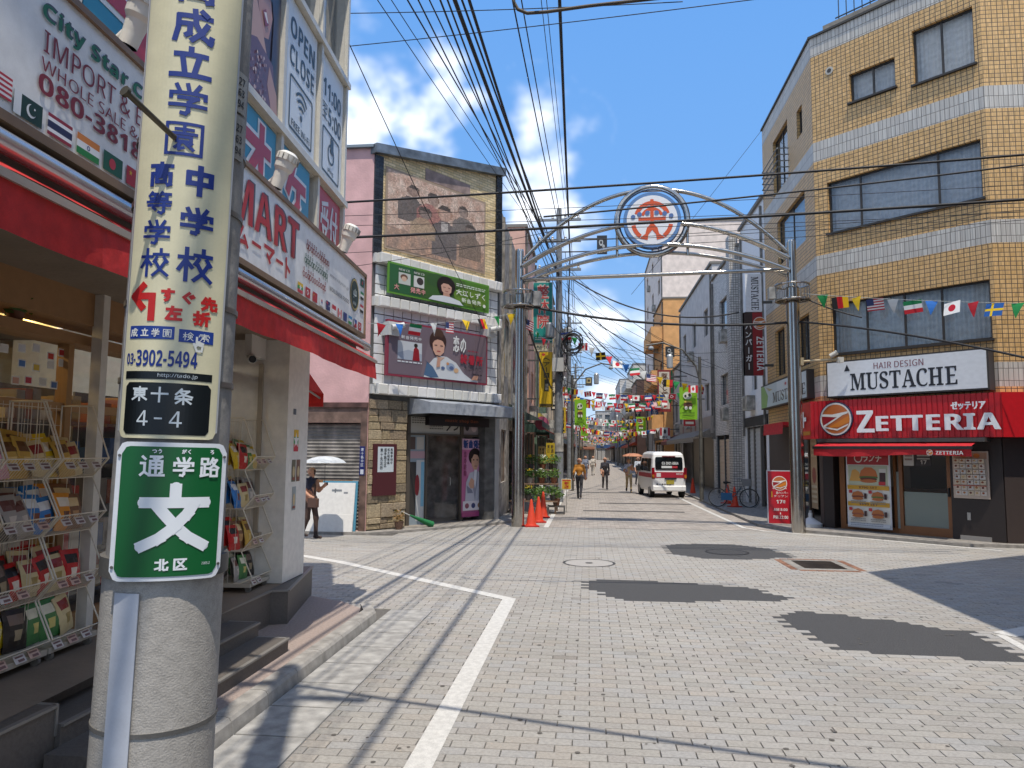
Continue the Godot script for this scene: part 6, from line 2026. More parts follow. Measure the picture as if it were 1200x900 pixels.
	part(pt, "pot", m, mk("#8a6a58", 0.85, 0, "stone"))
	m = MB.new()
	leaves(m, Vector3(0, 0.34, 0), Vector3(0.16, 0.18, 0.14), 70, 0.05)
	part(pt, "foliage", m, mk("#8a6a44", 0.8, 0, "leaf"))
	# the side of the shop along the street
	var E := Vector3(-2.62, 0.06, -29.2)
	var TE := face(CORNER_B, E)
	var L := CORNER_B.distance_to(E)
	var sd := thing("music_shop_wing", "grey side wing of the music shop along the street", "building", TE)
	m = MB.new()
	m.wall(L, 9.2, [[0.9, 4.3, 3.4, 6.2], [4.2, 4.3, 7.0, 6.2], [0.7, 1.0, 2.2, 2.6], [3.0, 0.0, 7.4, 2.7]], -0.02, 0.3)
	shell(m, L, 3.0, 9.2, 0.0, -0.02)
	part(sd, "wall", m, mk("#b5aea6", 0.85, 0, "grime"))
	window(sd, [0.9, 4.3, 3.4, 6.2], -0.05, [0.33, 0.66], mk("#a5a19a", 0.5, 0.3), "#c2beb4")
	window(sd, [4.2, 4.3, 7.0, 6.2], -0.05, [0.33, 0.66], mk("#a5a19a", 0.5, 0.3), "#c2beb4")
	window(sd, [0.7, 1.0, 2.2, 2.6], -0.05, [0.5], mk("#6b5a4c", 0.6), "#a5786c")
	m = MB.new()
	for k in 4: m.box(0.6 + k * 2.1, 3.4, -0.02, 0.7 + k * 2.1, 9.1, 0.06)
	part(sd, "downpipe", m, mk("#b4aca0", 0.6, 0.1, "grime"))
	m = MB.new()
	m.rect(2.8, 0, 7.5, 2.8, -1.6)
	m.quad(Vector3(2.8, 2.75, -0.3), Vector3(7.5, 2.75, -0.3), Vector3(7.5, 2.75, -1.6), Vector3(2.8, 2.75, -1.6), Vector3.DOWN)
	part(sd, "shop_recess", m, mk("#9a8f84", 0.9))
	m = MB.new()
	m.quad(Vector3(2.6, 3.5, 0.0), Vector3(7.6, 3.5, 0.0), Vector3(7.6, 2.95, 1.1), Vector3(2.6, 2.95, 1.1), Vector3.UP)
	m.quad(Vector3(2.6, 2.95, 1.1), Vector3(7.6, 2.95, 1.1), Vector3(7.6, 2.75, 1.1), Vector3(2.6, 2.75, 1.1), Vector3.BACK)
	m.tri(Vector3(2.6, 3.5, 0.0), Vector3(2.6, 2.95, 1.1), Vector3(2.6, 2.95, 0.0), Vector3.LEFT)
	solo("awning", "dark green cloth awning over the flower shop", "awning", m, mk("#3e4a44", 0.8, 0, "cloth"), TE)
# ---------------------------------------------------------------- the yellow tiled corner building with the burger shop
var TY: Transform3D
var YA := Vector3(6.15, 0.07, -20.5)
var YB := Vector3(9.1, 0.07, -17.5)
func quad_px(t: Transform3D, a: Array, out := 0.0) -> Array:   # rectangle from four corner pixels: TL, TR, BR, BL
	var p := []
	for k in 4: p.append(lp(t, a[2 * k], a[2 * k + 1], out))
	return [(p[0].x + p[3].x) / 2, (p[2].y + p[3].y) / 2, (p[1].x + p[2].x) / 2, (p[0].y + p[1].y) / 2]
func banded(parent: Node, w: float, h: float, holes: Array, bands: Array, my: Material, mg: Material, y0 := 0.0):   # a tiled wall with grey bands between the yellow storeys
	var ys := [y0]
	for b in bands: ys.append_array(b)
	ys.append(h)
	for k in ys.size() - 1:
		if ys[k + 1] - ys[k] < 0.001: continue
		var m := MB.new()
		var hs := []
		for o in holes:
			if o[3] > ys[k] and o[1] < ys[k + 1]: hs.append([o[0], maxf(o[1], ys[k]), o[2], minf(o[3], ys[k + 1])])
		m.wall(w, ys[k + 1], hs, 0.0, 0.16, 0.0, ys[k])
		part(parent, "tile_band" if k % 2 == 1 else "tiled_wall", m, mg if k % 2 == 1 else my)
func burger_logo(m: MB, x: float, y: float, r: float, z: float):
	for q in [["#d9d8d2", 1.0], ["#b5662f", 0.9]]:
		m.c = lin(q[0])
		m.ellipse(x, y, r * q[1], r * q[1], z, 30)
		z += 0.003
	m.c = lin("#8c1c24")
	m.poly(V([x - r * 0.88, y + r * 0.2, x - r * 0.8, y - r * 0.38, x - r * 0.1, y - r * 0.1, x + r * 0.3, y + r * 0.26]), z)
	m.c = lin("#c9781e")
	m.poly(V([x - r * 0.5, y - r * 0.55, x + r * 0.85, y + r * 0.2, x + r * 0.88, y - r * 0.2, x + r * 0.2, y - r * 0.5]), z + 0.001)
	m.c = lin("#d9d8d2")
	m.poly(V([x - r * 0.9, y + r * 0.32, x - r * 0.2, y + r * 0.28, x + r * 0.78, y + r * 0.45, x + r * 0.8, y + r * 0.34, x + r * 0.1, y + r * 0.1, x - r * 0.9, y + r * 0.18]), z + 0.002)
	m.poly(V([x + r * 0.78, y + r * 0.45, x + r * 0.3, y + r * 0.12, x - r * 0.72, y - r * 0.5, x - r * 0.78, y - r * 0.4, x + r * 0.1, y + r * 0.1]), z + 0.003)
	m.poly(V([x - r * 0.76, y - r * 0.46, x + r * 0.1, y - r * 0.62, x + r * 0.82, y - r * 0.3, x + r * 0.76, y - r * 0.42, x + r * 0.1, y - r * 0.72, x - r * 0.7, y - r * 0.56]), z + 0.004)
func build_yellow():
	TY = face(YA, YB)
	var W := YA.distance_to(YB)
	var far := Vector3(6.2, 0.07, -26.5)
	var TL := face(far, YA)
	var WL := far.distance_to(YA)
	var TR := face(YB, YB + Vector3(6.5, 0, 0.0))
	var H := lp(TY, 949, 46).y
	var my := tile_mat("yellow_tile", ["#d4ab70", "#d0a76b", "#d7af75"], "#54483a", 16, 20, 0.125, 0.103, 0.014, 0.0, 0.025, 0.5, 1)
	var mg := tile_mat("grey_tile", ["#c3beb5", "#bfbab1", "#c7c3ba"], "#6f6b64", 20, 8, 0.105, 0.275, 0.011, 0.0, 0.03, 0.5, 1)
	var b2 := [lp(TY, 1158, 126).y, lp(TY, 1157, 99).y]
	var b3 := [6.72, 7.26]
	var bands := [[3.45, 4.0], b3, b2, [H - 0.55, H]]
	var b := thing("yellow_building", "four-storey yellow tiled corner building with grey bands", "building", TY)
	var wa := quad_px(TY, [1068, 37, 1139, 7, 1143, 74, 1071, 99.5])
	var wb := quad_px(TY, [994.4, 87, 1048, 67, 1049.5, 101, 996.6, 121])
	var wc := quad_px(TY, [969, 214.5, 1149, 162, 1152, 230, 971, 275])
	var wd := quad_px(TY, [973, 356, 1159, 327, 1163, 397, 976.5, 415])
	banded(b, W, H, [wa, wb, wc, wd], bands, my, mg, 2.95)
	var fr := mk("#3b3733", 0.45, 0.3)
	window(b, wa, -0.06, [0.47], fr, "#d3d6d4")
	window(b, wb, -0.06, [0.5], fr, "#d3d5d2")
	window(b, wc, -0.06, [0.23, 0.74], fr, "#c3c8ca")
	window(b, wd, -0.06, [0.24, 0.49, 0.72], fr, "#b9c2c4")
	for r in [wa, wb, wc, wd]:
		var m0 := MB.new()
		m0.box(r[0] - 0.05, r[1] - 0.05, -0.02, r[2] + 0.05, r[1], 0.07)
		part(b, "window_sill", m0, fr)
	var m := MB.new()
	var vt := lp(TY, 972, 83)
	m.disc(Vector3(vt.x, vt.y, 0.02), Vector3.BACK, 0.11, 20)
	m.cyl(Vector3(vt.x, vt.y, 0.0), Vector3(vt.x, vt.y, 0.02), 0.11, 0.11, 20, false)
	var v1 := part(b, "vent_cap", m, mk("#b9b4a8", 0.5))
	m = MB.new()
	m.disc(Vector3(vt.x, vt.y, 0.024), Vector3.BACK, 0.06, 16)
	part(v1, "vent_grille", m, mk("#3c3a38", 0.6))
	m = MB.new()
	m.box(-0.04, H, -0.25, W + 0.04, H + 0.06, 0.05)
	part(b, "parapet_cap", m, mk("#4a4844", 0.6, 0.3))
	m = MB.new()
	m.box(0.1, H, -1.6, W + 3, H + 0.55, -0.55)
	part(b, "roof_upstand", m, mk("#a39c90", 0.85, 0, "concrete"))
	m = MB.new()
	for k in 24:
		var x := 0.5 + k * 0.22
		m.cyl(Vector3(x, H + 0.5, -0.7), Vector3(x, H + 1.9, -0.7), 0.014, 0.014, 6, false)
	for y in [0.7, 1.9]: m.cyl(Vector3(0.4, H + y, -0.7), Vector3(6.0, H + y, -0.7), 0.02, 0.02, 6)
	part(b, "roof_railing", m, mk("#3f4a54", 0.5, 0.4))
	# the wall facing along the street
	var bl := thing("yellow_side_wall", "shaded yellow tiled street side of the corner building", "building", TL)
	var holes := []
	var px := [[906, 152, 923.5, 221], [933.5, 126, 940, 160], [911, 240, 944, 298], [909, 385, 920, 440], [935, 370, 949, 429]]
	var hs := []
	for q in px:
		var r := lr(TL, q[0], (q[1] + q[3]) / 2.0, q[2], (q[1] + q[3]) / 2.0)
		var mid: float = (q[0] + q[2]) / 2.0
		hs.append([r[0], lp(TL, mid, q[3]).y, r[2], lp(TL, mid, q[1]).y])
	banded(bl, WL, H, hs, bands, my, mg, 2.9)
	var mp := MB.new()
	mp.wall(WL, 2.9, [[2.6, 0.0, WL - 0.3, 2.85]], -0.01, 0.2)
	part(bl, "base_wall", mp, mk("#4a3f38", 0.7, 0, "fine"))
	for k in hs.size(): window(bl, hs[k], -0.06, [0.5] if k != 1 else [], fr, ["#6f7f88", "", "#a5afb3", "#4b5054", "#5b6468"][k])
	m = MB.new()
	m.box(-0.02, H, -0.25, WL - 0.06, H + 0.06, 0.05)
	part(bl, "parapet_cap", m, mk("#4a4844", 0.6, 0.3))
	m = MB.new()
	var r0: Array = hs[0]
	for k in 5: m.tube([Vector3(r0[0] - 0.1, r0[1] + 0.1 + k * 0.2, 0.0), Vector3(r0[0] - 0.1, r0[1] + 0.1 + k * 0.2, 0.35), Vector3(r0[2] + 0.1, r0[1] + 0.1 + k * 0.2, 0.35), Vector3(r0[2] + 0.1, r0[1] + 0.1 + k * 0.2, 0.0)], 0.018, 6)
	part(bl, "window_guard", m, mk("#7f8488", 0.4, 0.6))
	m = MB.new()
	m.rect(2.0, 0, WL, 3.2, -2.2)
	m.quad(Vector3(2.0, 0.004, 0), Vector3(WL, 0.004, 0), Vector3(WL, 0.004, -2.2), Vector3(2.0, 0.004, -2.2), Vector3.UP)
	part(bl, "recess_back", m, mk("#9c9488", 0.9))
	m = MB.new()
	for x in [2.6, 3.5, 4.3, WL - 0.5]: m.box(x, 0, -0.2, x + 0.1, 2.9, -0.1)
	part(bl, "door_frame", m, mk("#4b3a2c", 0.6))
	m = MB.new()
	art(m, [4.5, 0.4, 5.1, 2.7], -0.12, [["#a88c6a", "r", 0, 0, 100, 100], ["#c9b48c", "lines", 8, 60, 92, 94, 7], ["#8a3a2c", "o", 50, 40, 30, 10], ["#d0c4a8", "lines", 8, 6, 92, 28, 6]])
	part(bl, "menu_panel", m, vc(0.5))
	m = MB.new()
	m.rect(3.6, 0.05, 4.3, 2.8, -0.15)
	part(bl, "pane", m, mk("#4b5254", 0.04, 0, "glass"))
	# wall facing the crossing on the right
	var br := thing("yellow_front_wall", "sunlit yellow tiled wall beside the corner burger shop", "building", TR)
	banded(br, 6.5, H, [], bands, my, mg, 2.9)
	m = MB.new()
	m.box(0.02, 0.0, -0.2, 0.0 + 0.5, 2.9, -0.02)
	part(br, "pier", m, mk("#3b2f2a", 0.7, 0, "fine"))
	m = MB.new()
	m.box(0.5, 0.0, -0.2, 6.5, 2.9, -0.04)
	part(br, "panel_wall", m, mk("#6d5749", 0.7, 0, "fine"))
	m = MB.new()
	m.t = TR.affine_inverse()
	m.quad(YA + Vector3(0, H, 0), YB + Vector3(0, H, 0), YB + Vector3(6.5, H, 0), YB + Vector3(6.5, H, -9), Vector3.UP)
	m.quad(YA + Vector3(0, H, 0), YB + Vector3(6.5, H, -9), far + Vector3(9, H, 0), far + Vector3(0, H, 0), Vector3.UP)
	m.quad(far, far + Vector3(9, 0, 0), far + Vector3(9, H, 0), far + Vector3(0, H, 0), Vector3.FORWARD)
	m.quad(YB + Vector3(6.5, 0, 0), YB + Vector3(6.5, H, 0), far + Vector3(9.0, H, 0), far + Vector3(9.0, 0, 0), Vector3.RIGHT)
	part(br, "roof", m, mk("#8d8880", 0.9))
	# ---- shop front of the burger shop
	var gs := thing("burger_shop_front", "dark brown burger shop front with wooden glass door", "shop front", TY)
	var brown := mk("#2c2422", 0.6, 0, "fine")
	var X := func(p: float) -> float: return lp(TY, p, 590.0, -0.1).x
	m = MB.new()
	m.box(0.02, 0, -0.3, X.call(980.0), 3.0, 0.0)
	part(gs, "pier", m, brown)
	m = MB.new()
	m.box(X.call(1117.0), 0, -0.3, W - 0.02, 3.0, -0.01)
	part(gs, "pier", m, brown)
	m = MB.new()
	m.box(X.call(1126.0), 0.001, -0.012, W - 0.3, 0.1, 0.01)
	part(gs, "skirting", m, mk("#8d8a86", 0.6))
	m = MB.new()
	m.box(X.call(1135.0), 0.45, -0.012, X.call(1139.0), 0.62, 0.006)
	part(gs, "socket_box", m, mk("#a5a29c", 0.5))
	m = MB.new()
	m.rect(0.0, 0, W, 3.0, -2.6)
	m.quad(Vector3(0, 0.004, 0), Vector3(W, 0.004, 0), Vector3(W, 0.004, -2.6), Vector3(0, 0.004, -2.6), Vector3.UP)
	m.quad(Vector3(0, 3.0, 0), Vector3(W, 3.0, 0), Vector3(W, 3.0, -2.6), Vector3(0, 3.0, -2.6), Vector3.DOWN)
	part(gs, "shop_interior", m, mk("#8d7a68", 0.85))
	var wood := mk("#8a5a34", 0.5, 0, "fine")
	m = MB.new()
	for q in [[984.0, 990.0], [1047.0, 1050.0], [1053.5, 1057.5], [1110.0, 1117.0]]: m.box(X.call(q[0]), 0.0, -0.24, X.call(q[1]), 2.6, -0.14)
	m.box(X.call(984.0), 2.5, -0.26, X.call(1117.0), 3.0, -0.13)
	m.box(X.call(1057.5), 0.0, -0.235, X.call(1110.0), 0.2, -0.145)
	m.box(X.call(990.0), 0.0, -0.235, X.call(1053.5), 0.12, -0.145)
	part(gs, "door_frame", m, wood)
	for q in [[990.0, 1047.0], [1057.5, 1110.0]]:
		m = MB.new()
		m.rect(X.call(q[0]), 0.12, X.call(q[1]), 2.5, -0.19)
		part(gs, "pane", m, mk("#3a3f40", 0.04, 0, "glass_thin"))
	m = MB.new()
	m.rect(X.call(1058.0), 0.2, X.call(1110.0), 1.02, -0.186)
	part(gs, "frosted_film", m, mk("#a3b0a8", 0.45, 0, "glass_film"))
	m = MB.new()
	m.rect(X.call(1047.0), 0.12, X.call(1054.0), 1.5, -0.17)
	part(gs, "frosted_film", m, mk("#8f9893", 0.6))
	m = MB.new()
	m.box(X.call(1111.5), 0.95, -0.14, X.call(1113.5), 1.15, -0.08)
	part(gs, "door_handle", m, mk("#1e1c1b", 0.4, 0.3))
	m = MB.new()
	art(m, [X.call(1059.0), 1.65, X.call(1071.0), 2.2], -0.184, [["#c5c1ba", "r", 0, 0, 100, 100], ["#8a6a66", "lines", 14, 20, 86, 80, 16]])
	art(m, [X.call(1073.0), 1.65, X.call(1092.0), 2.2], -0.184, [["#3a3432", "r", 0, 0, 100, 100], ["#a83a2c", "o", 20, 86, 8, 7], ["#bcb7b0", "lines", 10, 34, 90, 74, 13], ["#bcb7b0", "t", 30, 8, 70, 26, "17"]])
	part(gs, "door_sticker", m, vc(0.5))
	# counter seen through the glass
	m = MB.new()
	m.box(0.9, 0.005, -2.0, 3.4, 1.05, -1.5)
	solo("shop_counter", "dim wooden counter behind the burger shop door", "counter", m, mk("#6b4a34", 0.6), TY)
	# big poster: lunch sets
	var pr := quad_px(TY, [993, 532, 1041, 532, 1044, 622, 994.5, 618], 0.05)
	m = MB.new()
	m.c = lin("#c9ccd2")
	m.box(pr[0] - 0.03, pr[1] + 0.02, 0.02, pr[2] + 0.03, pr[3] + 0.1, 0.05)
	var ps := [["#d2d0c8", "r", 0, 0, 100, 100], ["#9c1f20", "r", 0, 82, 100, 104], ["#d8d4ca", "o", 28, 91, 10, 6.5], ["#9c1f20", "o", 28, 91, 8, 5], ["#d8d4ca", "k", 38, 86, 86, 96, "ランチ", 0.15], ["#d8d4ca", "k", 22, 88, 34, 94, "得", 0.12],
		["#aeb39a", "r", 3, 55, 97, 81], ["#c8974a", [5, 60, 12, 74, 20, 76, 30, 72, 34, 60]], ["#8c4a22", "o", 52, 66, 22, 3.4], ["#3f6a2c", "o", 52, 65, 23, 1.8], ["#5a2c1a", "o", 52, 63, 21, 2.2], ["#b5652c", [30, 67, 34, 74, 44, 78.5, 60, 78.5, 70, 74, 74, 67]], ["#a85a28", "o", 52, 60.5, 20, 2.4], ["#3a1c18", [78, 60, 79, 77, 93, 77, 92, 60]], ["#c9c6c0", "r", 77.5, 72, 94, 77], ["#b02a30", "r", 76, 55.5, 92, 60],
		["#c0922a", "r", 0, 49, 100, 54.5], ["#5a2a1c", "t", 28, 50.3, 72, 53.3, "¥790 SET"], ["#c0922a", "r", 0, 27, 100, 32.5], ["#5a2a1c", "t", 28, 28.3, 72, 31.3, "¥890 SET"], ["#c2c8d0", "r", 0, 0, 100, 5], ["#7d8694", "lines", 6, 2, 84, 5, 2.4]]
	for q in [[26, 40, "#6a3420"], [74, 40, "#4f6a2c"], [26, 17, "#8a4a34"], [74, 17, "#7a3a24"]]:
		ps += [["#a8622f", [q[0] - 16, q[1], q[0] - 12, q[1] + 5, q[0], q[1] + 7, q[0] + 10, q[1] + 5, q[0] + 14, q[1]]], [q[2], "o", q[0] - 1, q[1] - 0.6, 15, 1.4], ["#a5602e", "o", q[0] - 1, q[1] - 3, 14, 2], ["#b02a30", "r", q[0] - 22, q[1] + 4, q[0] - 14, q[1] + 8], ["#3a1c18", "r", q[0] + 15, q[1] - 3, q[0] + 21, q[1] + 4], ["#8a8680", "lines", q[0] - 18, q[1] - 9, q[0] + 18, q[1] - 6, 2.4]]
	art(m, [pr[0], pr[1] + 0.05, pr[2], pr[3] + 0.07], 0.052, ps)
	solo("poster_panel", "tall lunch poster with burgers leaning by the wooden door", "poster", m, vc(0.4), TY)
	# menu board
	pr = quad_px(TY, [1116, 534, 1159, 534, 1160, 585, 1118, 583.5], 0.02)
	m = MB.new()
	m.c = lin("#b9a898")
	m.box(pr[0], pr[1], 0.0, pr[2], pr[3] + 0.1, 0.03)
	ps = [["#b08a70", "r", 0, 86, 100, 100], ["#c9702c", "o", 30, 93, 10, 5], ["#c9702c", "o", 70, 93, 10, 5]]
	for j in 7:
		for i in 5:
			ps.append([["#c6beb4", "#c9b8a8", "#c4b49a", "#bfbab4"][(i * 3 + j * 5) % 4], "r", 3 + i * 19, 4 + j * 12, 20 + i * 19, 14 + j * 12])
			ps.append([["#8a4a2c", "#a06a3a", "#6a3a2c", "#b0946a"][(i + j * 2) % 4], "o", 10 + i * 19, 10 + j * 12, 4, 2.4])
	ps.append(["#a04a3a", "r", 0, 25, 100, 27])
	art(m, [pr[0] + 0.03, pr[1] + 0.03, pr[2] - 0.03, pr[3] + 0.07], 0.032, ps)
	solo("menu_board", "menu board full of small pictures right of the door", "menu", m, vc(0.45), TY)
	# red fascia with corrugation, logo and letters
	var fa := thing("shop_fascia", "corrugated red fascia sign with white burger shop letters", "sign", TY)
	var fb := lp(TY, 1070, 513, 0.3).y
	var ft := lp(TY, 1070, 464.5, 0.3).y
	var red := mk("#c5141f", 0.38, 0, "fine")
	m = MB.new()
	var n := int(W / 0.11)
	for k in n:
		var x0 := -0.124 + (W + 0.248) * k / n
		var x1 := -0.124 + (W + 0.248) * (k + 1) / n
		var xm := lerpf(x0, x1, 0.72)
		m.quad(Vector3(x0, fb, 0.3), Vector3(xm, fb, 0.3), Vector3(xm, ft, 0.3), Vector3(x0, ft, 0.3), Vector3.BACK)
		m.quad(Vector3(xm, fb, 0.285), Vector3(x1, fb, 0.285), Vector3(x1, ft, 0.285), Vector3(xm, ft, 0.285), Vector3.BACK)
		m.quad(Vector3(xm, fb, 0.3), Vector3(xm, ft, 0.3), Vector3(xm, ft, 0.285), Vector3(xm, fb, 0.285), Vector3.RIGHT)
		m.quad(Vector3(x1, fb, 0.3), Vector3(x1, ft, 0.3), Vector3(x1, ft, 0.285), Vector3(x1, fb, 0.285), Vector3.LEFT)
	m.quad(Vector3(0, ft, 0), Vector3(W, ft, 0), Vector3(W, ft, 0.3), Vector3(0, ft, 0.3), Vector3.UP)
	m.quad(Vector3(0, fb, 0), Vector3(W, fb, 0), Vector3(W, fb, 0.3), Vector3(0, fb, 0.3), Vector3.DOWN)
	part(fa, "sheet", m, red)
	var ti := TY.affine_inverse()
	m = MB.new()   # it turns the corner on both sides
	m.t = ti * TL
	m.box(WL - 1.9, fb, 0.004, WL + 0.118, ft, 0.296)
	part(fa, "return_sheet", m, red)
	m = MB.new()
	m.t = ti * TR
	m.box(-0.118, fb, 0.004, 6.4, ft, 0.296)
	part(fa, "return_sheet", m, red)
	m = MB.new()
	m.t = ti * TL
	m.box(WL - 1.7, fb + 0.1, 0.297, WL + 0.05, fb + 0.2, 0.31)
	m.t = ti * TR
	m.box(0.5, fb + 0.14, 0.297, 6.0, fb + 0.24, 0.31)
	part(fa, "orange_strip", m, mk("#b8791f", 0.5))
	m = MB.new()
	var lc := lp(TY, 979, 491, 0.36)
	m.c = lin("#2a3350")
	m.t = Transform3D()
	m.cyl(Vector3(lc.x, lc.y, 0.3), Vector3(lc.x, lc.y, 0.35), 0.44, 0.44, 32)
	burger_logo(m, lc.x, lc.y, 0.415, 0.354)
	part(fa, "logo", m, vc(0.35))
	var letters := mk("#eceff0", 0.35)
	m = MB.new()
	var l0 := lp(TY, 1004, 506, 0.36)
	var l1 := lp(TY, 1172, 502, 0.36)
	var lt := lp(TY, 1016, 480, 0.36).y
	var ly := (l0.y + l1.y) / 2
	var lw := l1.x - l0.x
	latin(m, "Z", l0.x, ly - 0.03, l0.x + lw * 0.135, lt - 0.02, 0.35, "sans-bold")
	latin(m, "ETTERIA", l0.x + lw * 0.15, ly, l1.x, lt - 0.17, 0.35, "sans-bold")
	latin(m, "Z", l0.x + 0.02, ly - 0.035, l0.x + lw * 0.14, lt - 0.025, 0.346, "sans-bold")
	latin(m, "ETTERIA", l0.x + lw * 0.15 + 0.022, ly - 0.006, l1.x + 0.022, lt - 0.176, 0.346, "sans-bold")
	part(fa, "letters", m, letters)
	m = MB.new()
	var k0 := lp(TY, 1114, 479, 0.36)
	var k1 := lp(TY, 1155, 471.5, 0.36)
	kana(m, "ゼッテリア", k0.x, k0.y - 0.02, (k1.x - k0.x) / 5.4, 0.17, 0.03, 0.35, (k1.x - k0.x) / 5.0)
	part(fa, "kana_letters", m, letters)
	m = MB.new()
	m.t = ti * TR
	latin(m, "ZETTERIA", 0.62, fb + 0.42, 3.4, ft - 0.35, 0.32, "sans-bold")
	m.t = ti * TL
	latin(m, "+", WL - 0.75, fb + 0.3, WL - 0.2, ft - 0.25, 0.33, "sans-bold")
	part(fa, "letters", m, letters)
	# awning below the fascia
	var aw := thing("awning", "narrow red retractable awning over the burger shop door", "awning", TY)
	m = MB.new()
	m.box(0.1, fb - 0.1, 0.05, W - 0.2, fb - 0.01, 0.42)
	part(aw, "cassette", m, mk("#55524f", 0.4, 0.4))
	m = MB.new()
	m.quad(Vector3(0.12, fb - 0.1, 0.3), Vector3(W - 0.4, fb - 0.1, 0.3), Vector3(W - 0.4, fb - 0.2, 0.62), Vector3(0.12, fb - 0.2, 0.62), Vector3.UP)
	part(aw, "fabric", m, mk("#c81c26", 0.7, 0, "cloth"))
	m = MB.new()
	var nn := 30
	for k in nn:
		var x0 := lerpf(0.12, W - 0.4, float(k) / nn)
		var x1 := lerpf(0.12, W - 0.4, float(k + 1) / nn)
		var d0 := 0.02 * sin(k * 0.8)
		var d1 := 0.02 * sin((k + 1) * 0.8)
		m.quad(Vector3(x0, fb - 0.26, 0.64), Vector3(x1, fb - 0.26, 0.64), Vector3(x1, fb - 0.43 - 0.03 * sin(x1 * 1.7), 0.64 + d1), Vector3(x0, fb - 0.43 - 0.03 * sin(x0 * 1.7), 0.64 + d0), Vector3.BACK)
	part(aw, "valance", m, mk("#bf1a24", 0.7, 0, "cloth"))
	m = MB.new()
	m.box(0.1, fb - 0.27, 0.6, W - 0.38, fb - 0.2, 0.66)
	part(aw, "front_rail", m, mk("#2f2c2c", 0.4, 0.3))
	m = MB.new()
	burger_logo(m, W - 1.25, fb - 0.35, 0.07, 0.67)
	m.c = lin("#d0d2d0")
	latin(m, "ZETTERIA", W - 1.12, fb - 0.39, W - 0.55, fb - 0.31, 0.672)
	part(aw, "print", m, vc(0.5))
	# hair salon sign above
	var ms := thing("hair_salon_sign", "white sign box with serif hair salon lettering", "sign", TY)
	var mr := quad_px(TY, [968, 424, 1157, 407, 1160, 457, 968, 466], 0.35)
	m = MB.new()
	m.box(mr[0], mr[1], 0.0, mr[2], mr[3], 0.33)
	part(ms, "box", m, mk("#3f3b38", 0.5, 0.3))
	m = MB.new()
	m.box(mr[0] + 0.04, mr[1] + 0.04, 0.331, mr[2] - 0.04, mr[3] - 0.04, 0.345)
	part(ms, "face", m, mk("#e6eaee", 0.3, 0, "fine"))
	var mw: float = mr[2] - mr[0]
	var mh: float = mr[3] - mr[1]
	m = MB.new()
	latin(m, "HAIR DESIGN", mr[0] + mw * 0.33, mr[3] - mh * 0.30, mr[0] + mw * 0.64, mr[3] - mh * 0.14, 0.35, "sans")
	part(ms, "lettering", m, mk("#7a3a48", 0.5))
	m = MB.new()
	latin(m, "MUSTACHE", mr[0] + mw * 0.17, mr[1] + mh * 0.17, mr[0] + mw * 0.83, mr[1] + mh * 0.62, 0.35, "serif-bold")
	m.poly(V([mr[0] + mw * 0.13, mr[3] - mh * 0.3, mr[0] + mw * 0.15, mr[3] - mh * 0.12, mr[0] + mw * 0.17, mr[3] - mh * 0.3]), 0.35)
	part(ms, "lettering", m, mk("#20242c", 0.5))
	var m2 := thing("hair_salon_sign", "small pictorial salon sign on the shaded side wall", "sign", TL)
	var sr := lr(TL, 892, 464, 946, 464, 0.2)
	sr[1] = lp(TL, 918, 474, 0.2).y
	sr[3] = lp(TL, 918, 443, 0.2).y
	m = MB.new()
	m.box(sr[0], sr[1], 0.0, sr[2], sr[3], 0.2)
	part(m2, "box", m, mk("#3f3b38", 0.5, 0.3))
	m = MB.new()
	art(m, [sr[0] + 0.04, sr[1] + 0.04, sr[2] - 0.04, sr[3] - 0.04], 0.202, [["#b9cad0", "r", 0, 0, 100, 100], ["#7fae6a", [0, 0, 14, 0, 18, 50, 8, 100, 0, 100]], ["#cdd9dc", "r", 40, 30, 100, 100], ["#2c3038", "t", 30, 14, 98, 58, "MUSTACHE", "serif-bold"], ["#c9cdd0", "o", 60, 80, 5, 12], ["#a8323c", "o", 60, 80, 2, 6], ["#b5a878", [14, 90, 30, 74, 22, 70]]])
	part(m2, "face", m, vc(0.35))
	# small red awning on the side
	m = MB.new()
	m.box(1.5, 2.75, 0.0, WL - 2.0, 2.85, 0.5)
	m.quad(Vector3(1.5, 2.75, 0.5), Vector3(WL - 2.0, 2.75, 0.5), Vector3(WL - 2.0, 2.5, 0.52), Vector3(1.5, 2.5, 0.52), Vector3.BACK)
	solo("awning", "short faded red awning on the shaded side wall", "awning", m, mk("#c81c26", 0.7, 0, "cloth"), TL)
	# blade sign sticking out over the pavement: white above, red below
	var TB := Transform3D(Basis(), Vector3(0, 0.0, -25.6))
	var c0 := zp(872, 322, -25.6)
	var c1 := zp(894, 440, -25.6)
	var cm := zp(880, 366, -25.6).y
	var bs := thing("blade_sign", "projecting vertical sign, white above and dark red below", "sign", TB)
	m = MB.new()
	m.box(c0.x, cm, -0.1, c1.x, c0.y, 0.1)
	part(bs, "white_box", m, mk("#e2e6ea", 0.35, 0, "fine"))
	m = MB.new()
	m.box(c0.x - 0.06, c1.y, -0.1, c1.x, cm - 0.02, 0.1)
	part(bs, "red_box", m, mk("#8c1820", 0.4, 0, "fine"))
	m = MB.new()
	m.box(c0.x - 0.06, c1.y, -0.1, c0.x + 0.22, cm - 0.02, 0.102)
	part(bs, "brown_strip", m, mk("#33211d", 0.5))
	m = MB.new()
	m.box(c1.x, cm + 0.3, -0.04, 6.22, cm + 0.38, 0.04)
	m.box(c1.x, c1.y + 0.3, -0.04, 6.22, c1.y + 0.38, 0.04)
	part(bs, "bracket", m, mk("#55534f", 0.5, 0.4))
	m = MB.new()
	var rot := Transform3D(Basis(Vector3.BACK, -PI / 2), Vector3(0, 0, 0))
	m.t = rot
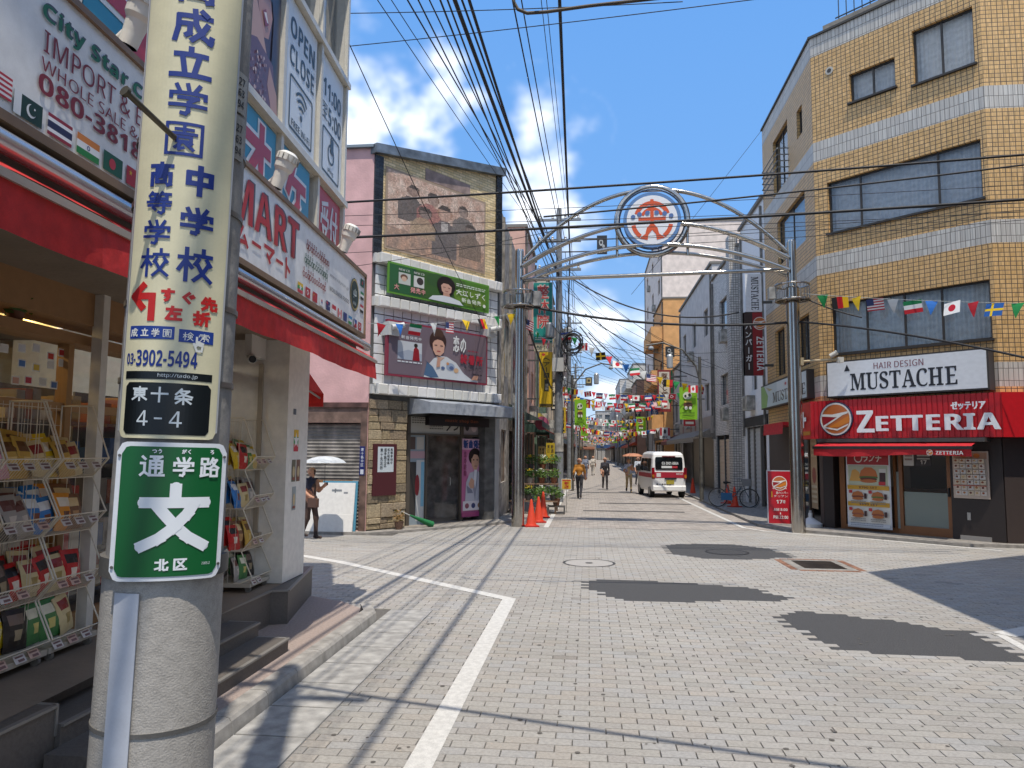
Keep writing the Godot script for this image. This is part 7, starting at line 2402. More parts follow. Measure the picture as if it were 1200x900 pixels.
	latin(m, "MUSTACHE", -c0.y + 0.1, c0.x + 0.2, -cm - 0.06, c0.x + 0.44, 0.104, "serif-bold")
	part(bs, "lettering", m, mk("#262a33", 0.5))
	m = MB.new()
	m.t = rot
	latin(m, "ZETTERIA", -cm + 0.85, c0.x + 0.34, -c1.y - 0.15, c0.x + 0.58, 0.106)
	m.t = Transform3D()
	for k in 6: strokes(m, "50,6 50,94" if "ハンバーガー"[k] == "ー" else GLYPH["ハンバーガー"[k]], c0.x - 0.02, cm - 0.62 - 0.27 * k, 0.2, 0.22, 0.03, 0.106)
	part(bs, "lettering", m, mk("#cfd2d2", 0.5))
	m = MB.new()
	burger_logo(m, c0.x + 0.46, cm - 0.4, 0.22, 0.104)
	part(bs, "logo", m, vc(0.4))
	# the building on the near right corner, outside the frame, whose shadow falls on the crossing
	var nb := thing("near_corner_building", "grey rendered building on the near right corner", "building")
	m = MB.new()
	m.t = Transform3D(Basis(Vector3.RIGHT, -PI / 2), Vector3.ZERO)
	m.prism(V([5.97, -4.0, 5.97, 9.82, 10.2, 12.7, 16.0, 12.7, 16.0, -4.0]), 0.0, 10.0)
	part(nb, "wall", m, mk("#a5a19b", 0.85, 0, "plaster"))
	for q in [[Vector3(5.97, 0, -9.82), Vector3(5.97, 0, 4.0), 4], [Vector3(10.2, 0, -12.7), Vector3(5.97, 0, -9.82), 2]]:
		var tn := face(q[0], q[1])
		var ln: float = q[0].distance_to(q[1])
		for k in q[2]:
			for f in 3:
				var cx: float = ln * (k + 0.5) / q[2]
				m = MB.new()
				m.t = tn
				m.box(cx - 0.85, 0.95 + f * 3.1, 0.0, cx + 0.85, 2.55 + f * 3.1, 0.05)
				var wn := part(nb, "window", m, fr)
				for g in 2:
					m = MB.new()
					m.t = tn
					m.rect(cx - 0.8 + g * 0.82, 1.0 + f * 3.1, cx - 0.02 + g * 0.82, 2.5 + f * 3.1, 0.056)
					part(wn, "pane", m, mk("#6f7f88", 0.05))
# ---------------------------------------------------------------- the two rows of houses along the street
func row_house(side: int, z0: float, z1: float, x: float, h: float, hex: String, how: String, label: String, floors: int, wins: int, opt := {}) -> Node3D:
	# z0 is the near end, z1 the far end; side 1 = right of the street
	var near := Vector3(x, 0.06, z0)
	var fr := Vector3(x, 0.06, z1)
	var t := face(fr, near) if side > 0 else face(near, fr)
	if side == 0: t = face(Vector3(z0, 0.06, x), Vector3(z1, 0.06, x))   # closing the street, facing down it
	var o := thing("row_house", label, "building", t, "houses along the shopping street")
	var w := absf(z1 - z0)
	var d: float = opt.get("depth", 9.0)
	var gh: float = opt.get("ground", 3.2)
	var wall := mk(hex, 0.85, 0, how)
	if opt.has("mat"): wall = opt["mat"]
	var holes := []
	var fh := (h - gh - 0.3) / maxi(1, floors)
	for f in floors:
		for k in wins:
			var cx := w * (k + 0.5) / wins
			var ww: float = minf(w / wins * 0.62, opt.get("ww", 1.8))
			holes.append([cx - ww / 2, gh + f * fh + 0.9, cx + ww / 2, gh + f * fh + minf(2.3, fh - 0.25)])
	var sx0 := 0.35
	var sx1 := w - 0.35
	var m := MB.new()
	m.wall(w, h, holes + [[sx0, 0.0, sx1, gh - 0.45]], 0.0, 0.18)
	shell(m, w, d, h)
	part(o, "wall", m, wall)
	m = MB.new()
	m.box(-0.05, h, -d - 0.05, w + 0.05, h + 0.12, 0.1)
	part(o, "roof_edge", m, mk(opt.get("edge", "#77736c"), 0.7))
	var fm := mk(opt.get("frame", "#6e6b66"), 0.5, 0.3)
	for q in holes: window(o, q, -0.06, [0.5], fm, ["#b5b3ab", "#8c9296", "#6f767a", "#c2beb4"][rng.randi() % 4])
	m = MB.new()
	m.rect(sx0, 0, sx1, gh - 0.4, -0.7)
	part(o, "shop_recess", m, mk("#a39a8e", 0.85))
	if opt.get("shop", "shutter") == "shutter":
		m = MB.new()
		shutter(o, [sx0 + w * 0.05, 0.0, sx0 + w * 0.5, gh - 0.5], -0.12, mk(opt.get("shutter", "#a5a39d"), 0.5, 0.2, "fine"), 0.16)
	m = MB.new()
	for k in 4:
		m = MB.new()
		m.box(lerpf(sx0, sx1, k / 3.0) - 0.05, 0, -0.15, lerpf(sx0, sx1, k / 3.0) + 0.05, gh - 0.45, -0.05)
		part(o, "shop_frame", m, mk(opt.get("frame", "#6e6b66"), 0.5, 0.2))
	if z0 > -90.0:
		for k in 2:
			m = MB.new()
			m.cyl(Vector3(0.25 + k * (w - 0.5), 2.6, 0.06), Vector3(0.25 + k * (w - 0.5), h - 0.2, 0.06), 0.045, 0.045, 8)
			part(o, "downpipe", m, mk("#8f8c86", 0.6, 0.1, "grime"))
		for k in floors:
			m = MB.new()
			var ax := w * rng.randf_range(0.3, 0.62)
			m.cbox(ax, gh + k * fh + 0.15, 0.02, ax + 0.8, gh + k * fh + 0.7, 0.32, 0.02)
			var ac := part(o, "air_conditioner", m, mk("#c4c1b8", 0.5, 0, "grime"))
			m = MB.new()
			m.disc(Vector3(ax + 0.32, gh + k * fh + 0.42, 0.325), Vector3.BACK, 0.22, 16, 0.03)
			part(ac, "fan_grille", m, mk("#77756f", 0.6))
	if opt.has("awning"):
		m = MB.new()
		m.quad(Vector3(0.2, gh, 0.02), Vector3(w - 0.2, gh, 0.02), Vector3(w - 0.2, gh - 0.5, 1.0), Vector3(0.2, gh - 0.5, 1.0), Vector3.UP)
		m.quad(Vector3(0.2, gh - 0.5, 1.0), Vector3(w - 0.2, gh - 0.5, 1.0), Vector3(w - 0.2, gh - 0.75, 1.0), Vector3(0.2, gh - 0.75, 1.0), Vector3.BACK)
		for q in [0.2, w - 0.2]: m.tri(Vector3(q, gh, 0.02), Vector3(q, gh - 0.5, 1.0), Vector3(q, gh - 0.5, 0.02), Vector3.LEFT if q < 1 else Vector3.RIGHT)
		part(o, "awning", m, mk(opt["awning"], 0.75, 0, "cloth"))
	if opt.has("fascia"):
		m = MB.new()
		m.box(0.15, gh - 0.3, 0.02, w - 0.15, gh + 0.55, 0.16)
		var fs := part(o, "fascia", m, mk(opt["fascia"], 0.5, 0, "fine"))
		m = MB.new()
		var s: String = opt.get("word", "")
		if s != "": latin(m, s, 0.15 + w * 0.15, gh - 0.1, w - 0.15 - w * 0.15, gh + 0.35, 0.17)
		if opt.has("kana"):
			var ks: String = opt["kana"]
			kana(m, ks, w * 0.15, gh - 0.12, minf(0.6, w * 0.7 / ks.length()) * 0.9, 0.5, 0.07, 0.17, w * 0.7 / ks.length())
		part(fs, "lettering", m, mk(opt.get("ink", "#2a2826"), 0.6))
	if opt.get("balcony", false):
		for f in floors:
			m = MB.new()
			var y := gh + f * fh + 0.55
			m.box(0.2, y - 0.12, 0.0, w - 0.2, y, 0.9)
			m.box(0.2, y, 0.82, w - 0.2, y + 1.0, 0.9)
			m.box(0.2, y, 0.0, 0.28, y + 1.0, 0.82)
			m.box(w - 0.28, y, 0.0, w - 0.2, y + 1.0, 0.82)
			part(o, "balcony", m, wall)
	return o
func blade(called: String, label: String, px: Array, z: float, back: String, shapes: Array, reach: float, depth := 0.16) -> Node3D:   # a vertical sign box sticking out over the street, held to the wall at x = reach
	var a := zp(px[0], px[1], z)
	var b := zp(px[2], px[3], z)
	var o := thing(called, label, "sign", at(0, 0, z))
	var r := [minf(a.x, b.x), minf(a.y, b.y), maxf(a.x, b.x), maxf(a.y, b.y)]
	var m := MB.new()
	m.box(r[0], r[1], -depth, r[2], r[3], 0.0)
	part(o, "box", m, mk(back, 0.45, 0, "fine"))
	m = MB.new()
	art(m, [r[0] + 0.02, r[1] + 0.02, r[2] - 0.02, r[3] - 0.02], 0.001, shapes)
	part(o, "print", m, vc(0.45))
	m = MB.new()
	var e: float = r[0] if absf(reach - r[0]) < absf(reach - r[2]) else r[2]
	for f in [0.15, 0.85]: m.box(e, lerpf(r[1], r[3], f) - 0.03, -depth * 0.7, reach, lerpf(r[1], r[3], f) + 0.03, -depth * 0.3)
	part(o, "bracket", m, mk("#5b5956", 0.5, 0.4))
	return o
func build_rows():
	var gt := tile_mat("grey_brick", ["#cdcac5", "#c6c3be", "#d3d0cb"], "#74716d", 12, 32, 0.22, 0.075, 0.012, 0.0, 0.06, 0.6)
	# right side
	var r1 := row_house(1, -26.55, -30.6, 6.2, 11.0, "#eceef0", "fine", "plain pale house front beside the yellow building", 1, 1, {"ww": 0.9, "shutter": "#c3c8cc", "ground": 3.4})
	var m := MB.new()
	m.box(0.0, 2.95, 0.0, 4.05, 3.3, 0.05)
	part(r1, "lintel", m, mk("#2f2e2e", 0.7))
	var r2 := row_house(1, -30.65, -37.0, 6.1, 10.4, "#84827e", "", "grey narrow-brick house with a projecting brick pier", 2, 1, {"mat": gt, "ww": 2.6, "shutter": "#d6c0a8", "frame": "#55585c"})
	m = MB.new()
	m.box(5.6, 0.0, 0.0, 6.3, 10.9, 0.35)
	part(r2, "brick_pier", m, tile_mat("pale_brick", ["#c2beb8", "#b6b2ac"], "#5a5854", 10, 24, 0.1, 0.1, 0.016, 0.0, 0.06, 0.6))
	row_house(1, -37.05, -50.0, 6.1, 11.3, "#cfcbc8", "plaster", "dark roughcast house with a pale shop board", 2, 3, {"fascia": "#a39c94", "awning": "#8d867c", "kana": "東十条新店", "ink": "#8a4a40", "ww": 1.4, "shop": "open"})
	row_house(1, -50.1, -56.0, 6.3, 8.0, "#bcb8b4", "plaster", "low dark house with a small red and white box sign", 1, 2, {"awning": "#6b3030"})
	row_house(1, -56.1, -64.0, 5.6, 13.5, "#e0a86c", "plaster", "orange tiled flats with projecting balconies", 3, 2, {"balcony": true, "fascia": "#3a3c40", "word": "KFC", "ink": "#c9c9c9"})
	row_house(1, -64.5, -84.0, 6.4, 22.0, "#efe0d4", "plaster", "tall pale pinkish block rising behind the roofs", 4, 3, {"depth": 12.0, "ground": 9.0})
	row_house(1, -84.2, -94.0, 5.4, 10.0, "#a88570", "plaster", "brown house over a red shop board", 2, 2, {"fascia": "#7c2a24", "awning": "#c0502a", "word": "RAMEN", "ink": "#d8d0c0"})
	row_house(1, -94.2, -108.0, 5.6, 13.0, "#d0cec8", "plaster", "white flats with small balconies far up the street", 3, 3, {"balcony": true, "awning": "#b8482a"})
	row_house(1, -108.5, -124.0, 5.4, 9.5, "#b5aca0", "plaster", "beige house beyond the white flats", 2, 3, {"awning": "#3a4a6a"})
	row_house(1, -124.5, -145.0, 5.2, 14.0, "#cfcac2", "plaster", "cream block far up the right row", 3, 4, {"fascia": "#3a5a8a"})
	row_house(1, -145.5, -175.0, 5.0, 11.0, "#a8a098", "plaster", "grey house far up the right row", 2, 4, {"awning": "#8a3a30"})

	# left side
	row_house(-1, -29.3, -35.0, -2.55, 11.0, "#d6ac9a", "plaster", "pinkish house with tall projecting signs", 2, 2, {"awning": "#2f4a40", "shop": "open", "ww": 1.3})
	row_house(-1, -35.1, -43.0, -2.45, 9.5, "#5f7a66", "plaster", "green fronted house behind the second pole", 2, 2, {"awning": "#7a2f2a", "shop": "open", "fascia": "#c7b04a", "word": "SALE"})
	row_house(-1, -43.2, -53.0, -2.5, 12.5, "#bfb09c", "plaster", "tan house up the left row", 2, 3, {"awning": "#4a5a6a"})
	row_house(-1, -53.4, -66.0, -2.4, 10.0, "#b0aaa2", "plaster", "grey house up the left row with a green awning", 2, 3, {"awning": "#3a6a4a"})
	row_house(-1, -66.5, -82.0, -2.4, 13.0, "#8f8078", "plaster", "brown block up the left row", 3, 3, {"awning": "#a04a30"})
	row_house(-1, -82.5, -104.0, -2.3, 10.5, "#c2bcb2", "plaster", "cream house far up the left row", 2, 4, {"awning": "#35507a"})
	row_house(-1, -104.5, -135.0, -2.2, 12.5, "#a39a90", "plaster", "taupe block far up the left row", 3, 4, {"awning": "#8a8a40"})
	row_house(-1, -136.0, -180.0, -2.1, 10.5, "#b5aea6", "plaster", "low pale block far up the left row", 2, 5, {"awning": "#7a3a3a"})

	row_house(0, -2.4, 1.6, -182.0, 9.5, "#a5988a", "plaster", "tan house closing the left half of the far street end", 2, 2, {"awning": "#7a4a30"})
	row_house(0, 1.7, 5.6, -186.0, 12.0, "#b8b4ae", "plaster", "grey house closing the right half of the far street end", 3, 2, {"fascia": "#35507a"})
	var inks := [["red", "#b02a2c", "#e6dcc8"], ["white", "#dcdad2", "#8a2420"], ["blue", "#2a4f8c", "#e0e4e8"], ["yellow", "#d2ac28", "#2c2820"], ["green", "#2c7a4c", "#e4e8dc"], ["black", "#2a2829", "#d8ccb0"]]
	var words := ["東店", "新曲", "大中", "日高", "通先", "整体"]
	for k in 20:
		var rt := k % 2 == 0
		var zz := -40.0 - k * 5.2
		var yb := 3.4 + 1.1 * (k % 3)
		var c: Array = inks[(k * 5 + k / 6) % 6]
		var px := 5.3 if rt else -2.0
		var a0 := Vector3(px - 0.3, yb + 1.9, zz)
		var sg := thing("blade_sign", "%s blade sign number %s from the arch on the %s row" % [c[0], ["one", "two", "three", "four", "five", "six", "seven", "eight", "nine", "ten"][k / 2], "right" if rt else "left"], "sign", at(px, 0, zz), "small blade signs along the street")
		m = MB.new()
		m.c = lin(c[1])
		m.box(-0.3, yb, -0.14, 0.3, yb + 1.9, 0.0)
		art(m, [-0.28, yb, 0.28, yb + 1.88], 0.002, [[c[2], "kv", 16, 18, 84, 94, words[k % 6], 0.14], [c[2], "r", 12, 5, 88, 12]])
		part(sg, "box", m, vc(0.5))
		m = MB.new()
		m.box(0.3 if rt else -0.9, yb + 1.4, -0.1, 0.95 if rt else -0.3, yb + 1.46, -0.04)
		part(sg, "bracket", m, mk("#5b5956", 0.5, 0.4))
	# side street houses behind the pink house and behind the yellow building
	m = MB.new()
	m.box(-40, 0, -30, -14.2, 8.5, -18)
	solo("side_street_house", "grey house up the side street behind the mart", "building", m, mk("#9a958e", 0.85, 0, "plaster"))
	# signs
	blade("blade_sign", "teal clinic sign with red characters over the left row", [625, 331, 647.5, 402], -31.0, "#b9c6c2", [["#1f8a80", "r", 0, 0, 100, 100], ["#c9b8b0", "kv", 19, 24, 81, 99, "整体院", 0.2], ["#b8403c", "kv", 20, 24, 80, 98, "整体院", 0.12], ["#bcd0cc", "o", 18, 16, 7, 2.6], ["#d0d8d4", "lines", 8, 3, 92, 9, 3]], -2.55)
	blade("blade_sign", "small cream sign plate under the teal clinic sign", [626, 402.5, 647, 411.5], -31.0, "#b9b5a0", [["#c9c4aa", "r", 0, 0, 100, 100], ["#4a5a58", "k", 8, 20, 92, 80, "整体", 0.1]], -2.55)
	blade("blade_sign", "tall yellow hair salon sign with black characters", [632, 412.5, 647.5, 477], -30.5, "#c9a414", [["#d6b01a", "r", 0, 0, 100, 100], ["#b8402c", "o", 30, 96, 14, 2.6], ["#2a2618", "kv", 28, 64, 82, 93, "へアー", 0.14], ["#2a2618", "r", 34, 53, 76, 62], ["#b9a040", "k", 38, 54, 74, 61, "店", 0.1], ["#3a3620", "r", 38, 28, 74, 50], ["#c9c4b0", "kv", 44, 30, 70, 49, "直通新", 0.12], ["#5a4a20", "r", 0, 0, 100, 5]], -2.55)
	var rs := thing("round_sign", "round pink sign on the left row below the yellow sign", "sign", at(0, 0, -28.0))
	var a := zp(635, 496, -28.0)
	m = MB.new()
	m.t = at(a.x, a.y, 0)
	m.cyl(Vector3(0, 0, -0.1), Vector3(0, 0, 0.0), 0.26, 0.26, 28)
	part(rs, "disc", m, mk("#a8506a", 0.5))
	m = MB.new()
	m.t = at(a.x, a.y, 0)
	m.box(-0.9, -0.02, -0.06, -0.25, 0.02, -0.03)
	part(rs, "bracket", m, mk("#5b5956", 0.5, 0.4))
	blade("blade_sign", "tall white restaurant sign with brown characters on the right row", [770.5, 433.5, 786.5, 482.5], -47.0, "#8a2f2c", [["#c9bfae", "r", 8, 6, 92, 96], ["#5a3a2a", "kv", 28, 34, 76, 94, "豚めし飯", 0.14], ["#a83a34", "o", 50, 18, 26, 9], ["#c9bfae", "k", 34, 14, 66, 22, "店", 0.12]], 6.1)
	blade("blade_sign", "small red and white striped box sign beside the dark awning", [773, 501, 785.5, 514.5], -50.6, "#b9bcc0", [["#c3c6c8", "r", 0, 0, 100, 100], ["#a8202c", "r", 0, 28, 20, 100], ["#a8202c", "r", 80, 28, 100, 100], ["#3a3c40", "o", 50, 66, 14, 20], ["#1e1e20", "t", 22, 4, 78, 24, "KFC"]], 6.3)
	blade("blade_sign", "square clock-like grey sign high over the left row", [686, 442, 694, 452], -60.0, "#4a4a48", [["#b8a878", "r", 15, 30, 85, 90], ["#3c3a36", "r", 30, 45, 70, 75]], -2.4)
	blade("blade_sign", "square dark sign with pale figures behind the arch", [699.5, 276, 711.5, 297], -40.0, "#2c2d2e", [["#b0b2b0", "o", 40, 62, 22, 20], ["#2c2d2e", "o", 40, 62, 12, 10], ["#a5a7a5", "o", 66, 38, 14, 12], ["#8d8f8d", "lines", 12, 10, 88, 22, 8]], -2.45)
	blade("blade_sign", "square dark sign with pale figures on the right row", [780, 406, 790.5, 418.5], -52.0, "#2c2d2e", [["#b0b2b0", "o", 40, 62, 22, 20], ["#2c2d2e", "o", 40, 62, 12, 10], ["#a5a7a5", "o", 66, 38, 14, 12]], 6.3)
# ---------------------------------------------------------------- the steel street arch
var AL := Vector3(-1.89, 0, -20.01)
var AR := Vector3(5.27, 0, -19.65)
func build_arch():
	var t := face(AL, AR)
	var W := AL.distance_to(AR)
	var o := thing("street_arch", "stainless steel arch spanning the street with a round emblem", "arch", t)
	var steel := mk("#b3aea6", 0.22, 1.0, "brushed")
	var m := MB.new()
	for x in [0.0, W]:
		m = MB.new()
		m.cyl(Vector3(x, 0, 0), Vector3(x, 6.3, 0), 0.172, 0.165, 28)
		m.cyl(Vector3(x, 6.3, 0), Vector3(x, 7.5, 0), 0.118, 0.118, 24)
		m.lathe([[0.118, 7.5], [0.1, 7.55], [0.0, 7.56]], 24, Vector3(x, 0, 0))
		part(o, "post", m, steel)
	var arc := func(e: float, p: float, z: float, r: float, pw: float) -> MB:
		var q := MB.new()
		var pts := []
		for k in 33:
			var s := k / 32.0
			pts.append(Vector3(0.1 + (W - 0.2) * s, e + (p - e) * (1.0 - pow(absf(2 * s - 1), pw)), z))
		q.tube(pts, r, 10)
		return q
	for q in [[7.25, 9.08, 0.0, 0.055, 2.1], [7.05, 8.12, 0.16, 0.05, 2.0], [7.1, 8.22, -0.16, 0.05, 2.0], [6.72, 7.52, 0.16, 0.055, 2.0], [6.65, 7.38, -0.16, 0.05, 2.0]]: part(o, "arch_tube", arc.call(q[0], q[1], q[2], q[3], q[4]), steel)
	m = MB.new()
	m.cyl(Vector3(0.12, 6.7, 0.0), Vector3(W - 0.12, 6.78, 0.0), 0.055, 0.055, 12)
	part(o, "tie_bar", m, steel)
	# emblem: hoop, disc and mark
	var c := Vector3(lp(t, 764, 259, 0.1).x, lp(t, 764, 259, 0.1).y, 0.1)
	m = MB.new()
	m.torus(c + Vector3(0, 0.02, -0.05), Vector3.BACK, 0.93, 0.085, 40, 10)
	part(o, "hoop", m, steel)
	for sx in [-0.93, 0.93]:
		m = MB.new()
		m.cyl(c + Vector3(sx, 0, -0.05), c + Vector3(sx, -0.95, -0.05), 0.035, 0.035, 8)
		part(o, "hanger", m, steel)
	m = MB.new()
	m.cyl(c + Vector3(0, 0, -0.12), c + Vector3(0, 0, 0.1), 0.76, 0.76, 40)
	part(o, "emblem_drum", m, mk("#4d6f9c", 0.35, 0.2))
	m = MB.new()
	var z := 0.21
	m.c = lin("#5d80ad")
	m.ellipse(c.x, c.y, 0.755, 0.755, z, 40)
	m.c = lin("#e4e4e4")
	m.ellipse(c.x, c.y, 0.67, 0.67, z + 0.004, 40)
	m.c = lin("#d2552a")
	m.t = at(c.x, c.y, z + 0.01)
	for q in [[0.43, 0.11, 18.0, 162.0], [0.27, 0.08, 20.0, 160.0]]: m.disc_arc(Vector3(0, 0.03, 0), q[0], q[1], q[2], q[3], 18)
	m.rect(-0.045, -0.2, 0.045, 0.56, 0.004)
	m.rect(-0.36, -0.02, 0.36, 0.07, 0.002)
	m.disc_arc(Vector3(0, -0.05, 0.001), 0.5, 0.11, 190, 232, 8)
	m.disc_arc(Vector3(0, -0.05, 0.001), 0.5, 0.11, 308, 350, 8)
	m.poly(V([-0.05, -0.12, 0.05, -0.12, 0.14, -0.22, 0.18, -0.38, 0.34, -0.5, 0.12, -0.55, 0.1, -0.4, 0.0, -0.28, -0.1, -0.4, -0.12, -0.55, -0.34, -0.5, -0.18, -0.38, -0.14, -0.22]), 0.001)
	m.c = lin("#5670a0")
	for q in [[-0.5, 0.09], [-0.33, 0.16], [-0.12, 0.19], [0.12, 0.19], [0.33, 0.16], [0.5, 0.09]]: m.ellipse(q[0], q[1], 0.062, 0.062, 0.008, 14)
	part(o, "emblem", m, vc(0.4))
	m = MB.new()   # guard baskets round the posts
	for x in [0.0, W]:
		m = MB.new()
		for y in [5.95, 6.35]: m.torus(Vector3(x, y, 0), Vector3.UP, 0.42, 0.028, 24, 6)
		for k in 24:
			var f := TAU * k / 24
			m.cyl(Vector3(x + 0.42 * cos(f), 5.95, 0.42 * sin(f)), Vector3(x + 0.42 * cos(f), 6.35, 0.42 * sin(f)), 0.008, 0.008, 5, false)
		m.disc(Vector3(x, 5.96, 0), Vector3.DOWN, 0.42, 20, 0.17)
		part(o, "guard_basket", m, steel)
	for k in 5:
		m = MB.new()
		m.box([-0.5, -0.2, 0.15, 0.35, W - 0.6][k], 5.95 + 0.04 * (k % 3), -0.1, [-0.25, 0.0, 0.4, 0.6, W - 0.45][k], 6.3 + 0.05 * (k % 2), 0.14)
		part(o, "control_box", m, mk(["#8d8b86", "#77746f", "#b4b2ac", "#a5a29c", "#b9b7b0"][k], 0.6, 0.1, "grime"))
	# camera on an arm from the right post
	var cc := thing("security_camera", "security camera on a long arm from the right arch post", "camera", t * at(W, 4.35, 0))
	m = MB.new()
	m.cyl(Vector3(0.15, 0, 0), Vector3(1.0, 0.02, 0.25), 0.035, 0.035, 10)
	m.box(0.1, -0.1, -0.08, 0.22, 0.1, 0.08)
	part(cc, "arm", m, mk("#a8987a", 0.5, 0.3))
	m = MB.new()
	m.cyl(Vector3(0.82, 0.1, 0.25), Vector3(0.98, 0.2, 0.3), 0.06, 0.06, 12)
	m.box(0.98, -0.07, 0.2, 1.12, 0.07, 0.34)
	part(cc, "camera_body", m, mk("#c2beb2", 0.45))
# ---------------------------------------------------------------- overhead cables and the poles that carry them
func cable(label: String, a: Vector3, b: Vector3, r: float, sag := 0.0, group := "overhead cables", knots := false):
	var m := MB.new()
	var pts := []
	var n := 20 if sag != 0.0 else 6
	for k in n + 1:
		var s := float(k) / n
		pts.append(a.lerp(b, s) - Vector3(0, sag * 4.0 * s * (1.0 - s), 0))
	m.tube(pts, r, 6)
	if knots:
		for k in 6:
			var p: Vector3 = pts[2 + k * 2] if pts.size() > 14 else pts[k]
			m.cyl(p + Vector3(-0.09, 0, 0), p + Vector3(0.09, 0, 0), r * 1.9, r * 1.9, 6)
	solo("overhead_cable", label, "cable", m, mk("#1d1d1f", 0.6), Transform3D(), group)
func along(label: String, px: float, h: float, px2: float, py2: float, r: float, sag := 0.25):   # a cable over the street from above the camera to the second pole
	var a := gp(px, 0.0, h)
	var b := zp(px2, py2, -30.0)
	var d := (a - b) / (a.z - b.z)
	var a2 := b + d * (5.0 - b.z)
	cable(label, a2, b, r, sag)
func street_pole(label: String, x: float, z: float, h: float, detail: bool):
	var o := thing("street_pole", label, "pole", at(x, 0.0, z), "utility poles along the street")
	var m := MB.new()
	for k in 6: m.cyl(Vector3(0, h * k / 6, 0), Vector3(0, h * (k + 1) / 6, 0), 0.19 - 0.014 * k, 0.19 - 0.014 * (k + 1), 18, k == 5)
	part(o, "shaft", m, mk("#8e9296", 0.8, 0, "concrete"))
	for y in [h - 0.5, h - 1.4, h - 2.6]:
		m = MB.new()
		m.box(-0.9, y, -0.05, 0.9, y + 0.09, 0.05)
		var ca := part(o, "cross_arm", m, mk("#85888a", 0.5, 0.5))
		for k in 4:
			m = MB.new()
			m.lathe([[0.02, y + 0.09], [0.06, y + 0.12], [0.04, y + 0.16], [0.06, y + 0.2], [0.02, y + 0.26], [0.0, y + 0.26]], 8, Vector3(-0.8 + k * 0.53, 0, 0))
			part(ca, "insulator", m, mk("#c0bfba", 0.3))
	for q in [[-0.36, 6.6], [0.36, 6.4]]:
		m = MB.new()
		m.lathe([[0, q[1]], [0.16, q[1]], [0.18, q[1] + 0.08], [0.18, q[1] + 0.55], [0.12, q[1] + 0.62], [0, q[1] + 0.62]], 16, Vector3(q[0], 0, 0.1))
		part(o, "transformer", m, mk("#9da0a1", 0.5, 0.2))
	if detail:
		m = MB.new()
		m.cyl(Vector3(0, 2.0, 0), Vector3(0, 2.0 + 0.75, 0), 0.192, 0.19, 18, false)
		part(o, "poster_band", m, mk("#c6c2b8", 0.7, 0, "grime"))
		for k in 6:
			m = MB.new()
			m.torus(Vector3(0.55 + 0.06 * sin(k * 2.0), 6.35 + 0.1 * cos(k * 1.7), 0.25 + 0.04 * k), Vector3(0.3 * sin(k), 0.2 * cos(k), 1).normalized(), 0.34 + 0.03 * (k % 3), 0.022, 22, 5)
			part(o, "cable_coil", m, mk("#232325", 0.6))
		for k in 18:
			m = MB.new()
			var y0 := rng.randf_range(4.5, 8.2)
			var a := Vector3(rng.randf_range(-0.3, 0.3), y0, 0.25)
			var b := Vector3(rng.randf_range(0.1, 0.9), y0 + rng.randf_range(-2.0, 1.2), 0.3)
			var mid := (a + b) / 2 + Vector3(0, -0.35, 0.1)
			m.tube([a, a.lerp(mid, 0.6) + Vector3(0, -0.1, 0), mid, b.lerp(mid, 0.5), b], 0.014, 5)
			part(o, "drop_wire", m, mk("#232325", 0.6))
		m = MB.new()
		m.box(-0.25, 5.2, 0.2, 0.2, 5.75, 0.45)
		part(o, "switch_box", m, mk("#b1b0ab", 0.6))
